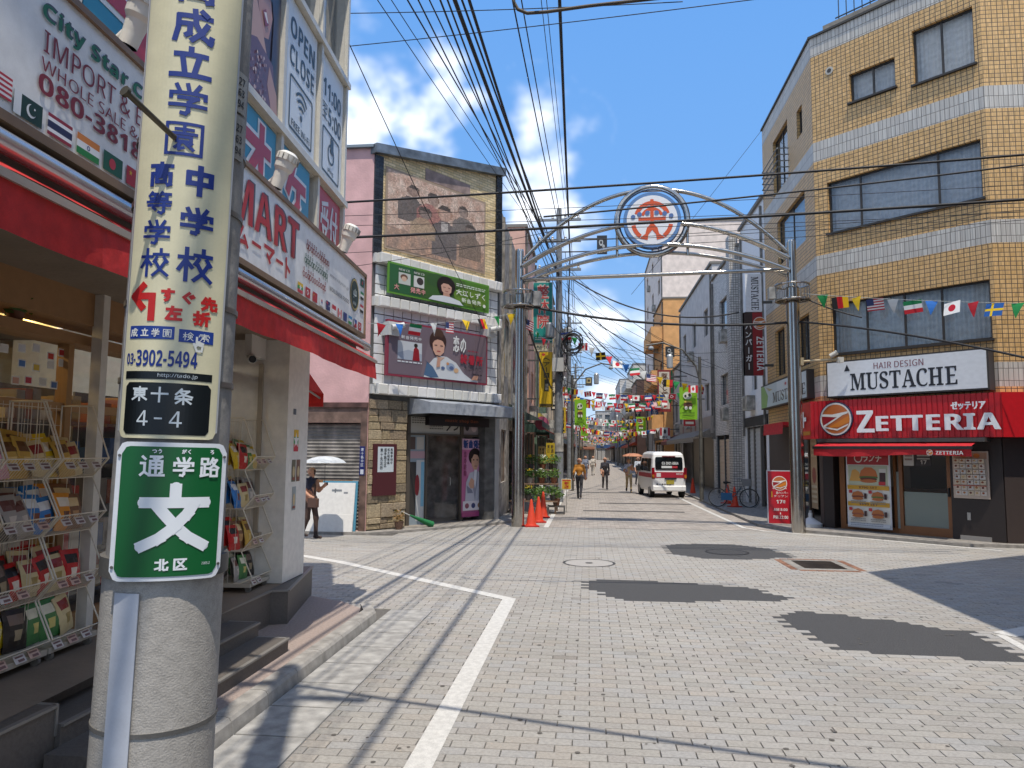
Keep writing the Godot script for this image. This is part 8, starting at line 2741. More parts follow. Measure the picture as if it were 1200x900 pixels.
func build_wires():
	var P2 := Vector3(-1.2, 0, -30.0)
	street_pole("tall concrete pole hung with coiled cables behind the flower stand", P2.x, P2.z, 12.0, true)
	street_pole("concrete pole farther along the left row beyond the coiled cables", -1.35, -52.0, 11.5, false)
	street_pole("distant concrete pole far along the left row", -1.4, -80.0, 11.5, false)
	var la := "black cable running overhead along the left row"
	for q in [[540, 8.6, 655, 322, 0.034], [556, 8.4, 657, 332, 0.024], [532, 8.2, 654, 338, 0.014], [512, 8.9, 650, 300, 0.012], [488, 9.1, 652, 292, 0.014], [470, 9.3, 649, 286, 0.008], [604, 9.4, 660, 290, 0.013], [614, 9.6, 662, 282, 0.011], [636, 10.0, 665, 268, 0.007], [642, 10.1, 667, 262, 0.007], [455, 8.8, 648, 296, 0.008], [548, 8.9, 656, 310, 0.018], [524, 8.0, 653, 342, 0.014], [500, 8.3, 652, 318, 0.012]]: along(la, q[0], q[1], q[2], q[3], q[4])
	along("thick black cable dropping to the coils on the pole", 656, 9.6, 668, 300, 0.03, 0.1)
	cable("black cable hanging down beside the coiled cables", zp(668, 300, -29.7), zp(664, 428, -29.7), 0.03)
	# farther spans
	for k in 6: cable("black cable between the far poles of the left row", Vector3(-1.2 + 0.25 * (k % 3), 8.0 + 0.55 * k, -30), Vector3(-1.35 + 0.25 * (k % 3), 7.6 + 0.55 * k, -52), 0.012, 0.35)
	for k in 4: cable("black cable between the most distant poles", Vector3(-1.35 + 0.25 * k, 8.0 + 0.5 * k, -52), Vector3(-1.4 + 0.25 * k, 7.8 + 0.5 * k, -80), 0.012, 0.4)
	# across the crossing
	var z := -13.8
	for q in [[370, 239, 1240, 178, 0.022], [370, 280, 1240, 231, 0.026], [637, 254, 1240, 188, 0.017]]: cable("thick black cable across the crossing in front of the arch", zp(q[0], q[1], z), zp(q[2], q[3], z), q[4], 0.05, "cables across the crossing")
	for q in [[370, 254, 1240, 214], [370, 265, 1240, 236], [370, 298, 1240, 243], [370, 318, 660, 268], [640, 268, 1240, 246], [640, 283, 1240, 250], [700, 290, 1240, 254]]: cable("thin wire across the crossing in front of the arch", zp(q[0], q[1], z - 0.6), zp(q[2], q[3], z - 0.6), 0.006, 0.06, "thin wires across the crossing")
	for q in [[370, 16, 800, 2], [370, 58, 940, -8]]: cable("thin wire high above the crossing", zp(q[0], q[1], -9.9), zp(q[2], q[3], -9.0), 0.006, 0.03, "thin wires across the crossing")
	cable("thin wire slanting down from the mart to the music shop", zp(404, 40, -9.3), zp(600, 440, -27.0), 0.008, 0.25)
	var m := MB.new()
	m.tube([zp(600, -30, -9.0), zp(602, 2, -9.0), zp(607, 11, -9.0), zp(618, 15.5, -9.0), zp(640, 14, -9.0), zp(690, 7, -9.0), zp(780, -3, -9.0), zp(1000, -40, -9.0)], 0.022, 7)
	solo("overhead_cable", "twisted tan cable with a loop high over the crossing", "cable", m, mk("#6b5d4a", 0.7, 0, "grime"))
	cable("black cable above the photographer across the near street", Vector3(-3.0, 7.0, -4.2), Vector3(6.5, 7.0, -1.5), 0.03, 0.0)
	# lower lines at the arch
	cable("black cable strung from post to post of the arch", zp(612, 357, -20.0), zp(935, 377, -19.65), 0.035, 0.28)
	cable("black cable from the right arch post across the yellow building", zp(935, 377, -19.65), zp(1240, 428, -15.5), 0.028, -0.12)
	cable("second black cable from the right arch post across the yellow building", zp(940, 348, -19.65), zp(1010, 372, -19.0), 0.02, 0.05)
	cable("black cable from the coiled pole to the right row", zp(668, 325, -29.8), zp(866, 366, -29.0), 0.03, 0.75)
	cable("black cable from the coiled pole low to the right row", zp(686, 368, -30.0), zp(828, 446, -36.0), 0.02, 0.3)
	cable("black cable from the left row slanting down the street", zp(680, 383, -30.0), zp(745, 450, -58.0), 0.024, 0.3)
	cable("second black cable from the left row slanting down the street", zp(690, 390, -30.0), zp(775, 455, -50.0), 0.024, 0.3)
	cable("black cable from the coiled pole down to the shop awning", zp(612, 362, -20.0), zp(646, 455, -29.0), 0.03, 0.1)
	cable("thin wire slanting up from the arch to the yellow roof", zp(740, 345, -26.0), zp(893, 152, -26.4), 0.008, 0.05)
	for k in 16: cable("thin wire fanning from the coiled pole to the right row", Vector3(-1.2 + 0.1 * (k % 4), 6.2 + 0.24 * k, -29.9), Vector3(6.1, 4.8 + 0.3 * ((k * 7) % 11), -31.5 - 2.3 * ((k * 5) % 16)), 0.007 + 0.002 * (k % 3), 0.35, "wires from the coiled pole")
	for k in 7: cable("thin wire across the street beyond the arch", Vector3(-1.2, 7.2 + 0.3 * k, -34 - 5 * k), Vector3(6.1, 6.4 + 0.35 * (k % 4), -33 - 5.5 * k), 0.009, 0.3, "thin wires beyond the arch")
# ---------------------------------------------------------------- bunting
var flag_meshes := {}
func flag_mesh(kind: String, pennant: bool) -> ArrayMesh:
	var key := kind + str(pennant)
	if flag_meshes.has(key): return flag_meshes[key]
	var m := MB.new()
	if pennant:
		m.c = lin(kind)
		for k in 4:
			var a := k / 4.0
			var b := (k + 1) / 4.0
			var wa := 0.14 * (1 - a)
			var wb := 0.14 * (1 - b)
			m.quad(Vector3(-wa, -0.36 * a, 0.02 * sin(a * 3)), Vector3(wa, -0.36 * a, 0.02 * sin(a * 3 + 1)), Vector3(wb, -0.36 * b, 0.02 * sin(b * 3 + 1)), Vector3(-wb, -0.36 * b, 0.02 * sin(b * 3)), Vector3.BACK)
	else: flag_face(m, kind, -0.2, -0.32, 0.2, -0.01, 0.0)
	flag_meshes[key] = m.mesh()
	return flag_meshes[key]
func bunting(label: String, a: Vector3, b: Vector3, sag: float, seq: Array, s0 := 0.03, s1 := 0.97, size := 1.0):
	var o := thing("bunting", label, "bunting", Transform3D(), "strings of flags over the street")
	var m := MB.new()
	var pts := []
	for k in 17:
		var s := k / 16.0
		pts.append(a.lerp(b, s) - Vector3(0, sag * 4.0 * s * (1.0 - s), 0))
	m.tube(pts, 0.006, 5)
	part(o, "cord", m, mk("#9fa6a4", 0.7))
	var cloth := vc(0.75)
	cloth.backlight_enabled = false
	for k in seq.size():
		var s := lerpf(s0, s1, (k + 0.5) / seq.size())
		var p := a.lerp(b, s) - Vector3(0, sag * 4.0 * s * (1.0 - s), 0)
		var dir := (b - a).normalized()
		var yaw := atan2(-dir.z, dir.x)
		if dir.x < 0: yaw += PI
		var bs := Basis(Vector3.UP, yaw + rng.randf_range(-0.5, 0.5)) * Basis(Vector3.RIGHT, rng.randf_range(-0.35, 0.35)) * Basis(Vector3.BACK, rng.randf_range(-0.16, 0.16))
		var kind: String = seq[k]
		part(o, "pennant" if kind.begins_with("#") else "flag", flag_mesh(kind, kind.begins_with("#")), cloth, Transform3D(bs.scaled(Vector3.ONE * size), p))
func build_bunting():
	var red := "#c4232f"
	var blue := "#2a6fc0"
	var wht := "#d6d8d6"
	var yel := "#d9b31c"
	var grn := "#15803f"
	bunting("flag string across the music shop front to the left arch post", lp_world(TS, 432, 379, 0.5), zp(607, 366, -19.8), 0.12, [red, blue, "italy", wht, "usa", yel, "germany", grn, yel], 0.02, 1.0, 0.9)
	bunting("flag string from the right arch post across the yellow building", zp(940, 344, -19.5), zp(1235, 356, -16.2), 0.05, [grn, "germany", yel, "usa", wht, "italy", blue, "japan", red, "sweden", grn, "france"], 0.06, 1.0, 0.95)
	var far := ["france", grn, "canada", wht, "jamaica", red, "japan", blue, "italy", wht, "usa", yel, "belgium", grn, yel, "canada"]
	bunting("flag string sagging from the coiled pole to the right lamp post", Vector3(-1.1, 6.9, -29.6), Vector3(4.6, 4.75, -31.4), 0.35, far, 0.0, 0.98, 1.0)
	bunting("short flag string beside the teal clinic sign", zp(617, 366, -20.2), zp(651, 395, -29.6), 0.4, ["usa", grn, red, "canada", yel], 0.0, 1.0, 0.9)
	bunting("flag string on the right row above the lime banner", Vector3(4.6, 5.1, -31.4), Vector3(6.05, 5.4, -40.0), 0.1, ["canada", "germany", red, "france"], 0.0, 1.0, 1.0)
	var zs := [-38.0, -42.0, -46.0, -50.0, -54.0, -59.0, -64.0, -70.0, -76.0, -83.0, -90.0, -98.0, -107.0, -117.0, -128.0, -140.0, -152.0, -164.0]
	var nth := ["third", "fourth", "fifth", "sixth", "seventh", "eighth", "ninth", "tenth", "eleventh", "twelfth", "thirteenth", "fourteenth", "fifteenth", "sixteenth", "seventeenth", "eighteenth", "nineteenth", "twentieth"]
	var kinds := ["france", "canada", "japan", "italy", "usa", "germany", "sweden", "belgium", "indonesia", "jamaica", "turkey"]
	var pens := [red, wht, yel, grn, blue, wht, "#e0a0b0"]
	for i in zs.size():
		var seq := []
		for k in 20: seq.append(kinds[rng.randi() % kinds.size()] if k % 2 == 0 else pens[rng.randi() % pens.size()])
		var h := 5.1 if i < 3 else rng.randf_range(3.6, 5.4)
		bunting("%s string of flags across the street counted from the arch" % nth[i], Vector3(-1.6, h + 0.3, zs[i]), Vector3(4.9, h, zs[i] - 1.0), rng.randf_range(0.3, 0.6), seq, 0.02, 0.98, 0.9 if i < 4 else 0.8)
func lp_world(t: Transform3D, px: float, py: float, out: float) -> Vector3:
	return t * lp(t, px, py, out)
# ---------------------------------------------------------------- things on the street
func cone(label: String, p: Vector3, h := 0.72, tape := true, group := "traffic cones"):
	var o := thing("traffic_cone", label, "traffic cone", Transform3D(Basis(Vector3.UP, rng.randf()), p), group)
	var m := MB.new()
	m.box(-0.19, 0, -0.19, 0.19, 0.035, 0.19)
	part(o, "base", m, mk("#b8281c", 0.6, 0, "fine"))
	m = MB.new()
	m.lathe([[0.15, 0.035], [0.135, 0.08], [0.03, h - 0.02], [0.02, h], [0.0, h]], 20)
	part(o, "body", m, mk("#e0472a", 0.5, 0, "fine"))
	if tape:
		m = MB.new()
		m.lathe([[0.062, h * 0.66], [0.052, h * 0.74]], 16)
		part(o, "yellow_tape", m, mk("#c9a41c", 0.6))
func pot_plant(label: String, p: Vector3, s: float, leaf: String, bloom := ""):
	var o := thing("potted_plant", label, "plant", at(p.x, p.y, p.z), "plants of the flower stand")
	var m := MB.new()
	m.lathe([[0, 0], [0.09 * s, 0], [0.13 * s, 0.2 * s], [0.14 * s, 0.22 * s], [0.11 * s, 0.2 * s], [0, 0.18 * s]], 12)
	part(o, "pot", m, mk(["#8a5a40", "#5a5652", "#a8a49c"][rng.randi() % 3], 0.8, 0, "fine"))
	m = MB.new()
	leaves(m, Vector3(0, 0.38 * s, 0), Vector3(0.26, 0.22, 0.24) * s, 120, 0.06 * s)
	part(o, "foliage", m, mk(leaf, 0.6, 0, "leaf"))
	if bloom != "":
		m = MB.new()
		for k in 16:
			var a := rng.randf() * TAU
			var q := Vector3(cos(a) * 0.2 * s * rng.randf(), 0.46 * s + 0.12 * s * rng.randf(), sin(a) * 0.2 * s * rng.randf() + 0.06)
			for j in 3: m.disc(q, Vector3(rng.randfn(), 1.0, rng.randfn() + 0.8).normalized(), 0.028 * s, 6)
		part(o, "blossom", m, mk(bloom, 0.6, 0, "leaf"))
func build_street_things():
	var m := MB.new()
	# cones
	cone("orange cone with yellow tape beside the left arch post", gp(622.5, 617), 0.72)
	cone("orange cone half hidden behind the taped cone by the left post", gp(631, 612), 0.72)
	cone("orange cone nearest the flower stand", gp(636.5, 606.5), 0.78)
	cone("orange cone standing behind the bicycle saddle", gp(853, 590, 0.07), 0.72, false)
	cone("orange cone standing behind the bicycle front wheel", gp(861, 594, 0.07), 0.72, false)
	cone("orange cone beside the parked van", gp(812, 579.5), 0.78, false)
	# standing board sign
	var ab := thing("standing_sign", "red standing sign with burger logo beside the right arch post", "sign", Transform3D(Basis(Vector3.UP, -0.16), gp(915.5, 616.5)))
	var r := [-0.32, 0.07, 0.3, 1.5]
	m = MB.new()
	m.t = Transform3D(Basis(Vector3.RIGHT, -0.07), Vector3.ZERO)
	m.box(r[0] - 0.03, 0.04, -0.05, r[2] + 0.03, r[3] + 0.03, 0.0)
	part(ab, "frame", m, mk("#b9babc", 0.4, 0.3))
	m = MB.new()
	m.t = Transform3D(Basis(Vector3.RIGHT, -0.07), Vector3.ZERO)
	art(m, r, 0.002, [["#a81420", "r", 0, 0, 100, 100], ["#d4d2ce", "t", 20, 66, 80, 69.5, "ZETTERIA"], ["#d4d2ce", "k", 24, 56, 86, 61, "朝店ハンバー", 0.12], ["#d4d2ce", "k", 24, 50, 86, 54, "テリアン", 0.12], ["#c9a41c", "r", 14, 50, 18, 61], ["#d4d2ce", "t", 34, 38, 60, 45, "17"], ["#d4d2ce", "k", 62, 38, 74, 45, "時", 0.1], ["#d4d2ce", "t", 22, 24, 80, 29, "AM 8:00"], ["#d4d2ce", "r", 48, 17, 52, 21], ["#d4d2ce", "t", 20, 9, 82, 15, "PM 22:00"]])
	burger_logo(m, -0.01, 1.17, 0.2, 0.006)
	part(ab, "print", m, vc(0.35))
	m = MB.new()
	for x in [r[0], r[2]]: m.tube([Vector3(x, 1.45, -0.1), Vector3(x, 0.02, -0.42)], 0.016, 6)
	m.box(r[0] - 0.03, 0.0, -0.02, r[2] + 0.03, 0.05, 0.06)
	part(ab, "stand", m, mk("#9a9b9d", 0.4, 0.4))
	# white weighted base behind the post
	var wb := thing("water_weight", "white plastic water weight at the foot of the right post", "weight", at(gp(950, 617, 0.07).x, 0.07, gp(950, 617, 0.07).z))
	m = MB.new()
	m.lathe([[0, 0], [0.3, 0], [0.3, 0.08], [0.12, 0.2], [0.05, 0.24], [0.05, 0.36], [0, 0.36]], 18)
	part(wb, "tank", m, mk("#c9cccd", 0.5))
	m = MB.new()
	m.cyl(Vector3(0, 0.36, 0), Vector3(0, 0.42, 0), 0.035, 0.035, 12)
	part(wb, "cap", m, mk("#a5a8aa", 0.5))
	# lamp posts with lime banners
	var k := 0
	for q in [[4.62, -31.5, 1.0], [-0.85, -38.8, -1.0], [4.5, -58.0, 1.0], [-0.8, -64.0, -1.0], [4.4, -84.0, 1.0], [-0.8, -92.0, -1.0], [4.3, -112.0, 1.0]]:
		var lbl := "lamp post with a lime banner %s" % ["beside the dark roughcast house", "beside the green fronted house", "by the orange flats", "by the grey house with green awning", "by the brown house", "by the cream house", "by the beige house"][k]
		k += 1
		var o := thing("lamp_post", lbl, "lamp post", at(q[0], 0, q[1]), "lamp posts along the street")
		m = MB.new()
		m.cyl(Vector3(0, 0, 0), Vector3(0, 6.0, 0), 0.085, 0.06, 12)
		m.tube([Vector3(0, 4.9, 0), Vector3(-0.15 * q[2], 5.6, 0), Vector3(-0.7 * q[2], 6.3, 0), Vector3(-1.5 * q[2], 6.6, 0), Vector3(-2.2 * q[2], 6.5, 0)], 0.035, 8)
		part(o, "post", m, mk("#77746c", 0.5, 0.4, "grime"))
		m = MB.new()
		m.lathe([[0, 5.5], [0.12, 5.5], [0.13, 5.55], [0.13, 6.0], [0.08, 6.08], [0, 6.1]], 14, Vector3(-1.25 * q[2], 0, 0.2))
		part(o, "lantern", m, mk("#b0b4b6", 0.3, 0.2))
		m = MB.new()
		m.lathe([[0, 6.3], [0.1, 6.3], [0.12, 6.36], [0.1, 6.44], [0, 6.48]], 14, Vector3(-2.0 * q[2], 0, 0.0))
		part(o, "lantern", m, mk("#b0b4b6", 0.3, 0.2))
		var x0: float = -0.85 * q[2] if q[2] > 0 else 0.12
		var x1: float = -0.12 * q[2] if q[2] > 0 else 0.72
		m = MB.new()
		for f in 10:
			var ya := 4.72 - f * 0.135
			var yb := 4.72 - (f + 1) * 0.135
			var za := 0.03 * sin(f * 0.8)
			var zb := 0.03 * sin((f + 1) * 0.8)
			m.quad(Vector3(x0, ya, za), Vector3(x1, ya, -za), Vector3(x1, yb, -zb), Vector3(x0, yb, zb), Vector3.BACK)
		var bn := part(o, "banner", m, mk("#7fb51e", 0.7, 0, "leaf"))
		m = MB.new()
		art(m, [x0 + 0.06, 3.44, x1 - 0.06, 4.66], 0.035, [["#d0d4c4", "o", 44, 76, 30, 13], ["#2a2c22", "o", 58, 78, 10, 6], ["#2a2c22", "o", 30, 74, 8, 5], ["#c9b84a", "r", 22, 52, 72, 58], ["#5a3a28", "o", 46, 44, 32, 9], ["#d6d8ca", "o", 34, 34, 10, 6], ["#d6d8ca", "o", 62, 34, 10, 6], ["#3f5a14", "lines", 10, 4, 90, 18, 7]])
		part(bn, "print", m, vc(0.6))
	# flower stand in front of the wing of the music shop
	var fs := thing("flower_stand", "wooden tiered flower stand of the flower shop", "stand", at(-1.75, 0.0, -24.6))
	for q in [[0.42, 0.35, 1.5], [0.95, -0.15, 1.6], [1.4, -0.6, 1.4]]:
		m = MB.new()
		m.box(-0.8, q[0] - 0.04, q[1] - 0.22, 0.75, q[0], q[1] + 0.22)
		part(fs, "shelf", m, mk("#9c7f68", 0.8, 0, "grime"))
	for x in [-0.72, 0.68]:
		for z in [0.5, -0.75]:
			m = MB.new()
			m.box(x - 0.03, 0, z - 0.03, x + 0.03, 0.38 if z > 0 else 1.36, z + 0.03)
			part(fs, "leg", m, mk("#7d6552", 0.8, 0, "grime"))
	var greens := ["#4a6a2c", "#3f5f2a", "#5f7a34", "#55702f"]
	for q in [[0.42, 0.35, "lowest"], [0.95, -0.15, "middle"], [1.4, -0.6, "top"]]:
		for i in 4: pot_plant("%s potted plant on the %s shelf of the flower stand" % [["leafy green", "yellow flowering", "white flowering", "dark green"][i], q[2]], Vector3(-2.35 + i * 0.4, q[0], -24.6 + q[1]), 0.85, greens[i], ["", "#c9a81c", "#d4d4cc", ""][i])
	for q in [[-1.55, 0.26, -23.75, "boxed dark green plant in the row before the flower stand"], [-1.05, 0.26, -24.3, "leafy plant on the crate at the street side of the flower stand"]]:
		pot_plant(q[3], Vector3(q[0], q[1], q[2]), 1.0, "#4f6a30")
		m = MB.new()
		m.box(-0.28, 0.0, -0.22, 0.28, 0.04, 0.22)
		for s in [-0.26, 0.26]: m.box(s - 0.02, 0.04, -0.22, s + 0.02, 0.26, 0.22)
		m.box(-0.24, 0.22, -0.22, 0.24, 0.258, 0.22)
		solo("plant_crate", "grey open crate under the %s" % ("boxed plant" if q[0] < -1.3 else "street side plant"), "crate", m, mk("#6d6a66", 0.7, 0, "grime"), at(q[0], 0.0, q[2]))
	var ps := thing("price_sign", "yellow price sign with red characters at the flower stand", "sign", at(gp(664, 600).x, 0, -24.9))
	m = MB.new()
	m.box(-0.16, 0.75, 0, 0.16, 1.1, 0.015)
	art(m, [-0.15, 0.76, 0.15, 1.09], 0.016, [["#c9a22c", "r", 0, 0, 100, 100], ["#a8281c", "kv", 26, 8, 76, 78, "新店", 0.16], ["#b8482c", "r", 4, 82, 96, 94]])
	part(ps, "card", m, vc(0.6))
	m = MB.new()
	m.cyl(Vector3(0, 0, -0.01), Vector3(0, 0.8, -0.01), 0.012, 0.012, 6)
	part(ps, "stake", m, mk("#8d8a84", 0.6))
	for q in [[631, 523, 639, 542, -27.5, "#b89a5c", "tan"], [640, 519, 650, 542, -27.6, "#b59a1c", "mustard"]]:
		var a := zp(q[0], q[1], q[4])
		var b := zp(q[2], q[3], q[4])
		m = MB.new()
		m.c = lin(q[5])
		m.box(a.x, b.y, -0.02, b.x, a.y, 0.0)
		art(m, [a.x, b.y, b.x, a.y], 0.002, [["#4a3a20", "kv", 12, 6, 44, 92, "東日本店", 0.12], ["#4a3a20", "kv", 54, 6, 88, 92, "新通大中", 0.12]])
		solo("hanging_sheet", "%s hand-lettered sheet hanging in the flower shop front" % q[6], "sign", m, vc(0.7), at(0, 0, q[4]))
	build_van()
	build_bicycle()

func ring_body(m: MB, rings: Array, seg := 32):   # stacked rounded rectangles: [y, half width, z back, z front, corner]
	var pt := func(r: Array, k: int) -> Vector3:
		var f := TAU * k / seg
		var c := cos(f)
		var s := sin(f)
		var e: float = r[4]
		var zc: float = (r[2] + r[3]) / 2
		return Vector3(signf(c) * pow(absf(c), e) * r[1], r[0], zc + signf(s) * pow(absf(s), e) * (r[3] - r[2]) / 2)
	for i in rings.size() - 1:
		for k in seg:
			var a: Vector3 = pt.call(rings[i], k)
			var b: Vector3 = pt.call(rings[i], k + 1)
			var c: Vector3 = pt.call(rings[i + 1], k + 1)
			var d: Vector3 = pt.call(rings[i + 1], k)
			var h := (a + b + c + d) / 4 - Vector3(0, (rings[i][0] + rings[i + 1][0]) / 2, (rings[i][2] + rings[i][3]) / 2)
			m.quad(a, b, c, d, h)
	var top: Array = rings[rings.size() - 1]
	for k in seg: m.tri(Vector3(0, top[0], (top[2] + top[3]) / 2), pt.call(top, k), pt.call(top, k + 1), Vector3.UP)
func build_van():
	# rear at z = 0, front towards -z; tall boxy light van
	var o := thing("parked_van", "white and red light van parked facing away up the street", "van", Transform3D(Basis(Vector3.UP, deg_to_rad(7.0)).scaled(Vector3(1.05, 1.07, 1.05)), gp(784.5, 583.5)))
	var white := mk("#ececea", 0.25)
	white.clearcoat_enabled = true
	var m := MB.new()
	ring_body(m, [[0.26, 0.7, -3.3, -0.06, 0.16], [0.34, 0.735, -3.36, 0.0, 0.14], [0.85, 0.74, -3.36, 0.02, 0.12], [1.02, 0.735, -3.2, 0.0, 0.12], [1.2, 0.725, -2.95, -0.03, 0.12], [1.6, 0.69, -2.62, -0.08, 0.12], [1.78, 0.66, -2.5, -0.12, 0.14], [1.87, 0.6, -2.4, -0.2, 0.2], [1.9, 0.5, -2.3, -0.35, 0.3]], 48)
	part(o, "body", m, white)
	var glass := mk("#14181b", 0.05)
	m = MB.new()
	m.t = Transform3D(Basis(Vector3.RIGHT, -0.12), Vector3(0, 1.42, -0.025))
	m.poly(m.rrect(-0.58, -0.27, 0.58, 0.26, 0.07), 0.0)
	var rw := part(o, "rear_window", m, glass)
	m = MB.new()
	m.t = Transform3D(Basis(Vector3.RIGHT, -0.12), Vector3(0, 1.42, -0.022))
	latin(m, "03-3901-8864", -0.3, -0.06, 0.4, 0.06, 0.002)
	m.rect(-0.32, -0.2, 0.12, -0.11, 0.002)
	part(rw, "lettering", m, mk("#c9cccb", 0.5))
	m = MB.new()
	m.t = Transform3D(Basis(Vector3.RIGHT, -0.12), Vector3(0, 1.42, -0.022))
	m.rect(0.13, -0.2, 0.36, -0.11, 0.002)
	part(rw, "red_sticker", m, mk("#a82a34", 0.5))
	m = MB.new()
	m.t = at(0, 0, 0.026)
	m.rect(-0.66, 0.82, 0.66, 1.06, 0.0)
	part(o, "red_band", m, mk("#a8283a", 0.35))
	m = MB.new()
	m.t = at(0, 0, 0.03)
	latin(m, "MEGA", 0.3, 0.95, 0.58, 1.02, 0.0)
	m.rect(-0.54, 0.86, -0.36, 1.02, 0.0)
	part(o, "band_lettering", m, mk("#d2d0d0", 0.5))
	for sx in [-1.0, 1.0]:
		m = MB.new()
		m.box(sx * 0.62, 0.78, -0.02, sx * 0.735, 1.24, 0.035)
		var tl := part(o, "tail_light", m, mk("#8a1420", 0.15))
		m = MB.new()
		m.box(sx * 0.63, 0.82, 0.0, sx * 0.73, 0.95, 0.04)
		part(tl, "indicator", m, mk("#b8742a", 0.15))
	m = MB.new()
	m.cbox(-0.7, 0.28, -0.1, 0.7, 0.5, 0.05, 0.03)
	part(o, "rear_bumper", m, white)
	m = MB.new()
	m.box(-0.2, 0.76, 0.02, 0.3, 0.83, 0.05)
	part(o, "grab_handle", m, mk("#2a2a2c", 0.5))
	m = MB.new()
	m.box(-0.13, 0.56, 0.024, 0.2, 0.74, 0.034)
	part(o, "number_plate", m, mk("#a89a3a", 0.5))
	m = MB.new()
	art(m, [-0.56, 0.5, 0.1, 0.6], 0.028, [["#3a3c3e", "k", 0, 20, 100, 90, "東十条新売店", 0.14]])
	part(o, "tailgate_lettering", m, vc(0.5))
	m = MB.new()
	m.box(-0.28, 1.68, -0.1, 0.28, 1.72, -0.04)
	part(o, "brake_light", m, mk("#6d141c", 0.2))
	for sx in [-1.0, 1.0]:
		for q in [[-0.25, -0.95], [-1.0, -1.72], [-1.78, -2.6]]:
			m = MB.new()
			m.quad(Vector3(sx * 0.742, 1.08, q[0]), Vector3(sx * 0.742, 1.08, q[1]), Vector3(sx * 0.694, 1.62, q[1] + (0.3 if q[1] < -2 else 0.0)), Vector3(sx * 0.694, 1.62, q[0] - (0.06 if q[0] > -0.5 else 0.0)), Vector3(sx, 0, 0))
			part(o, "side_window", m, glass)
		m = MB.new()
		m.quad(Vector3(sx * 0.745, 0.82, -0.1), Vector3(sx * 0.745, 0.82, -2.9), Vector3(sx * 0.742, 1.0, -2.9), Vector3(sx * 0.742, 1.0, -0.1), Vector3(sx, 0, 0))
		part(o, "side_band", m, mk("#a8283a", 0.35))
		m = MB.new()
		m.box(sx * 0.74, 1.05, -2.62, sx * 0.92, 1.28, -2.5)
		part(o, "mirror", m, mk("#232426", 0.4))
		for z in [-0.55, -2.85]:
			m = MB.new()
			m.cyl(Vector3(sx * 0.56, 0.28, z), Vector3(sx * 0.735, 0.28, z), 0.28, 0.28, 24)
			var wh := part(o, "wheel", m, mk("#1c1c1d", 0.8))
			m = MB.new()
			m.cyl(Vector3(sx * 0.735, 0.28, z), Vector3(sx * 0.742, 0.28, z), 0.17, 0.16, 20)
			part(wh, "rim", m, mk("#8d8f91", 0.35, 0.6))
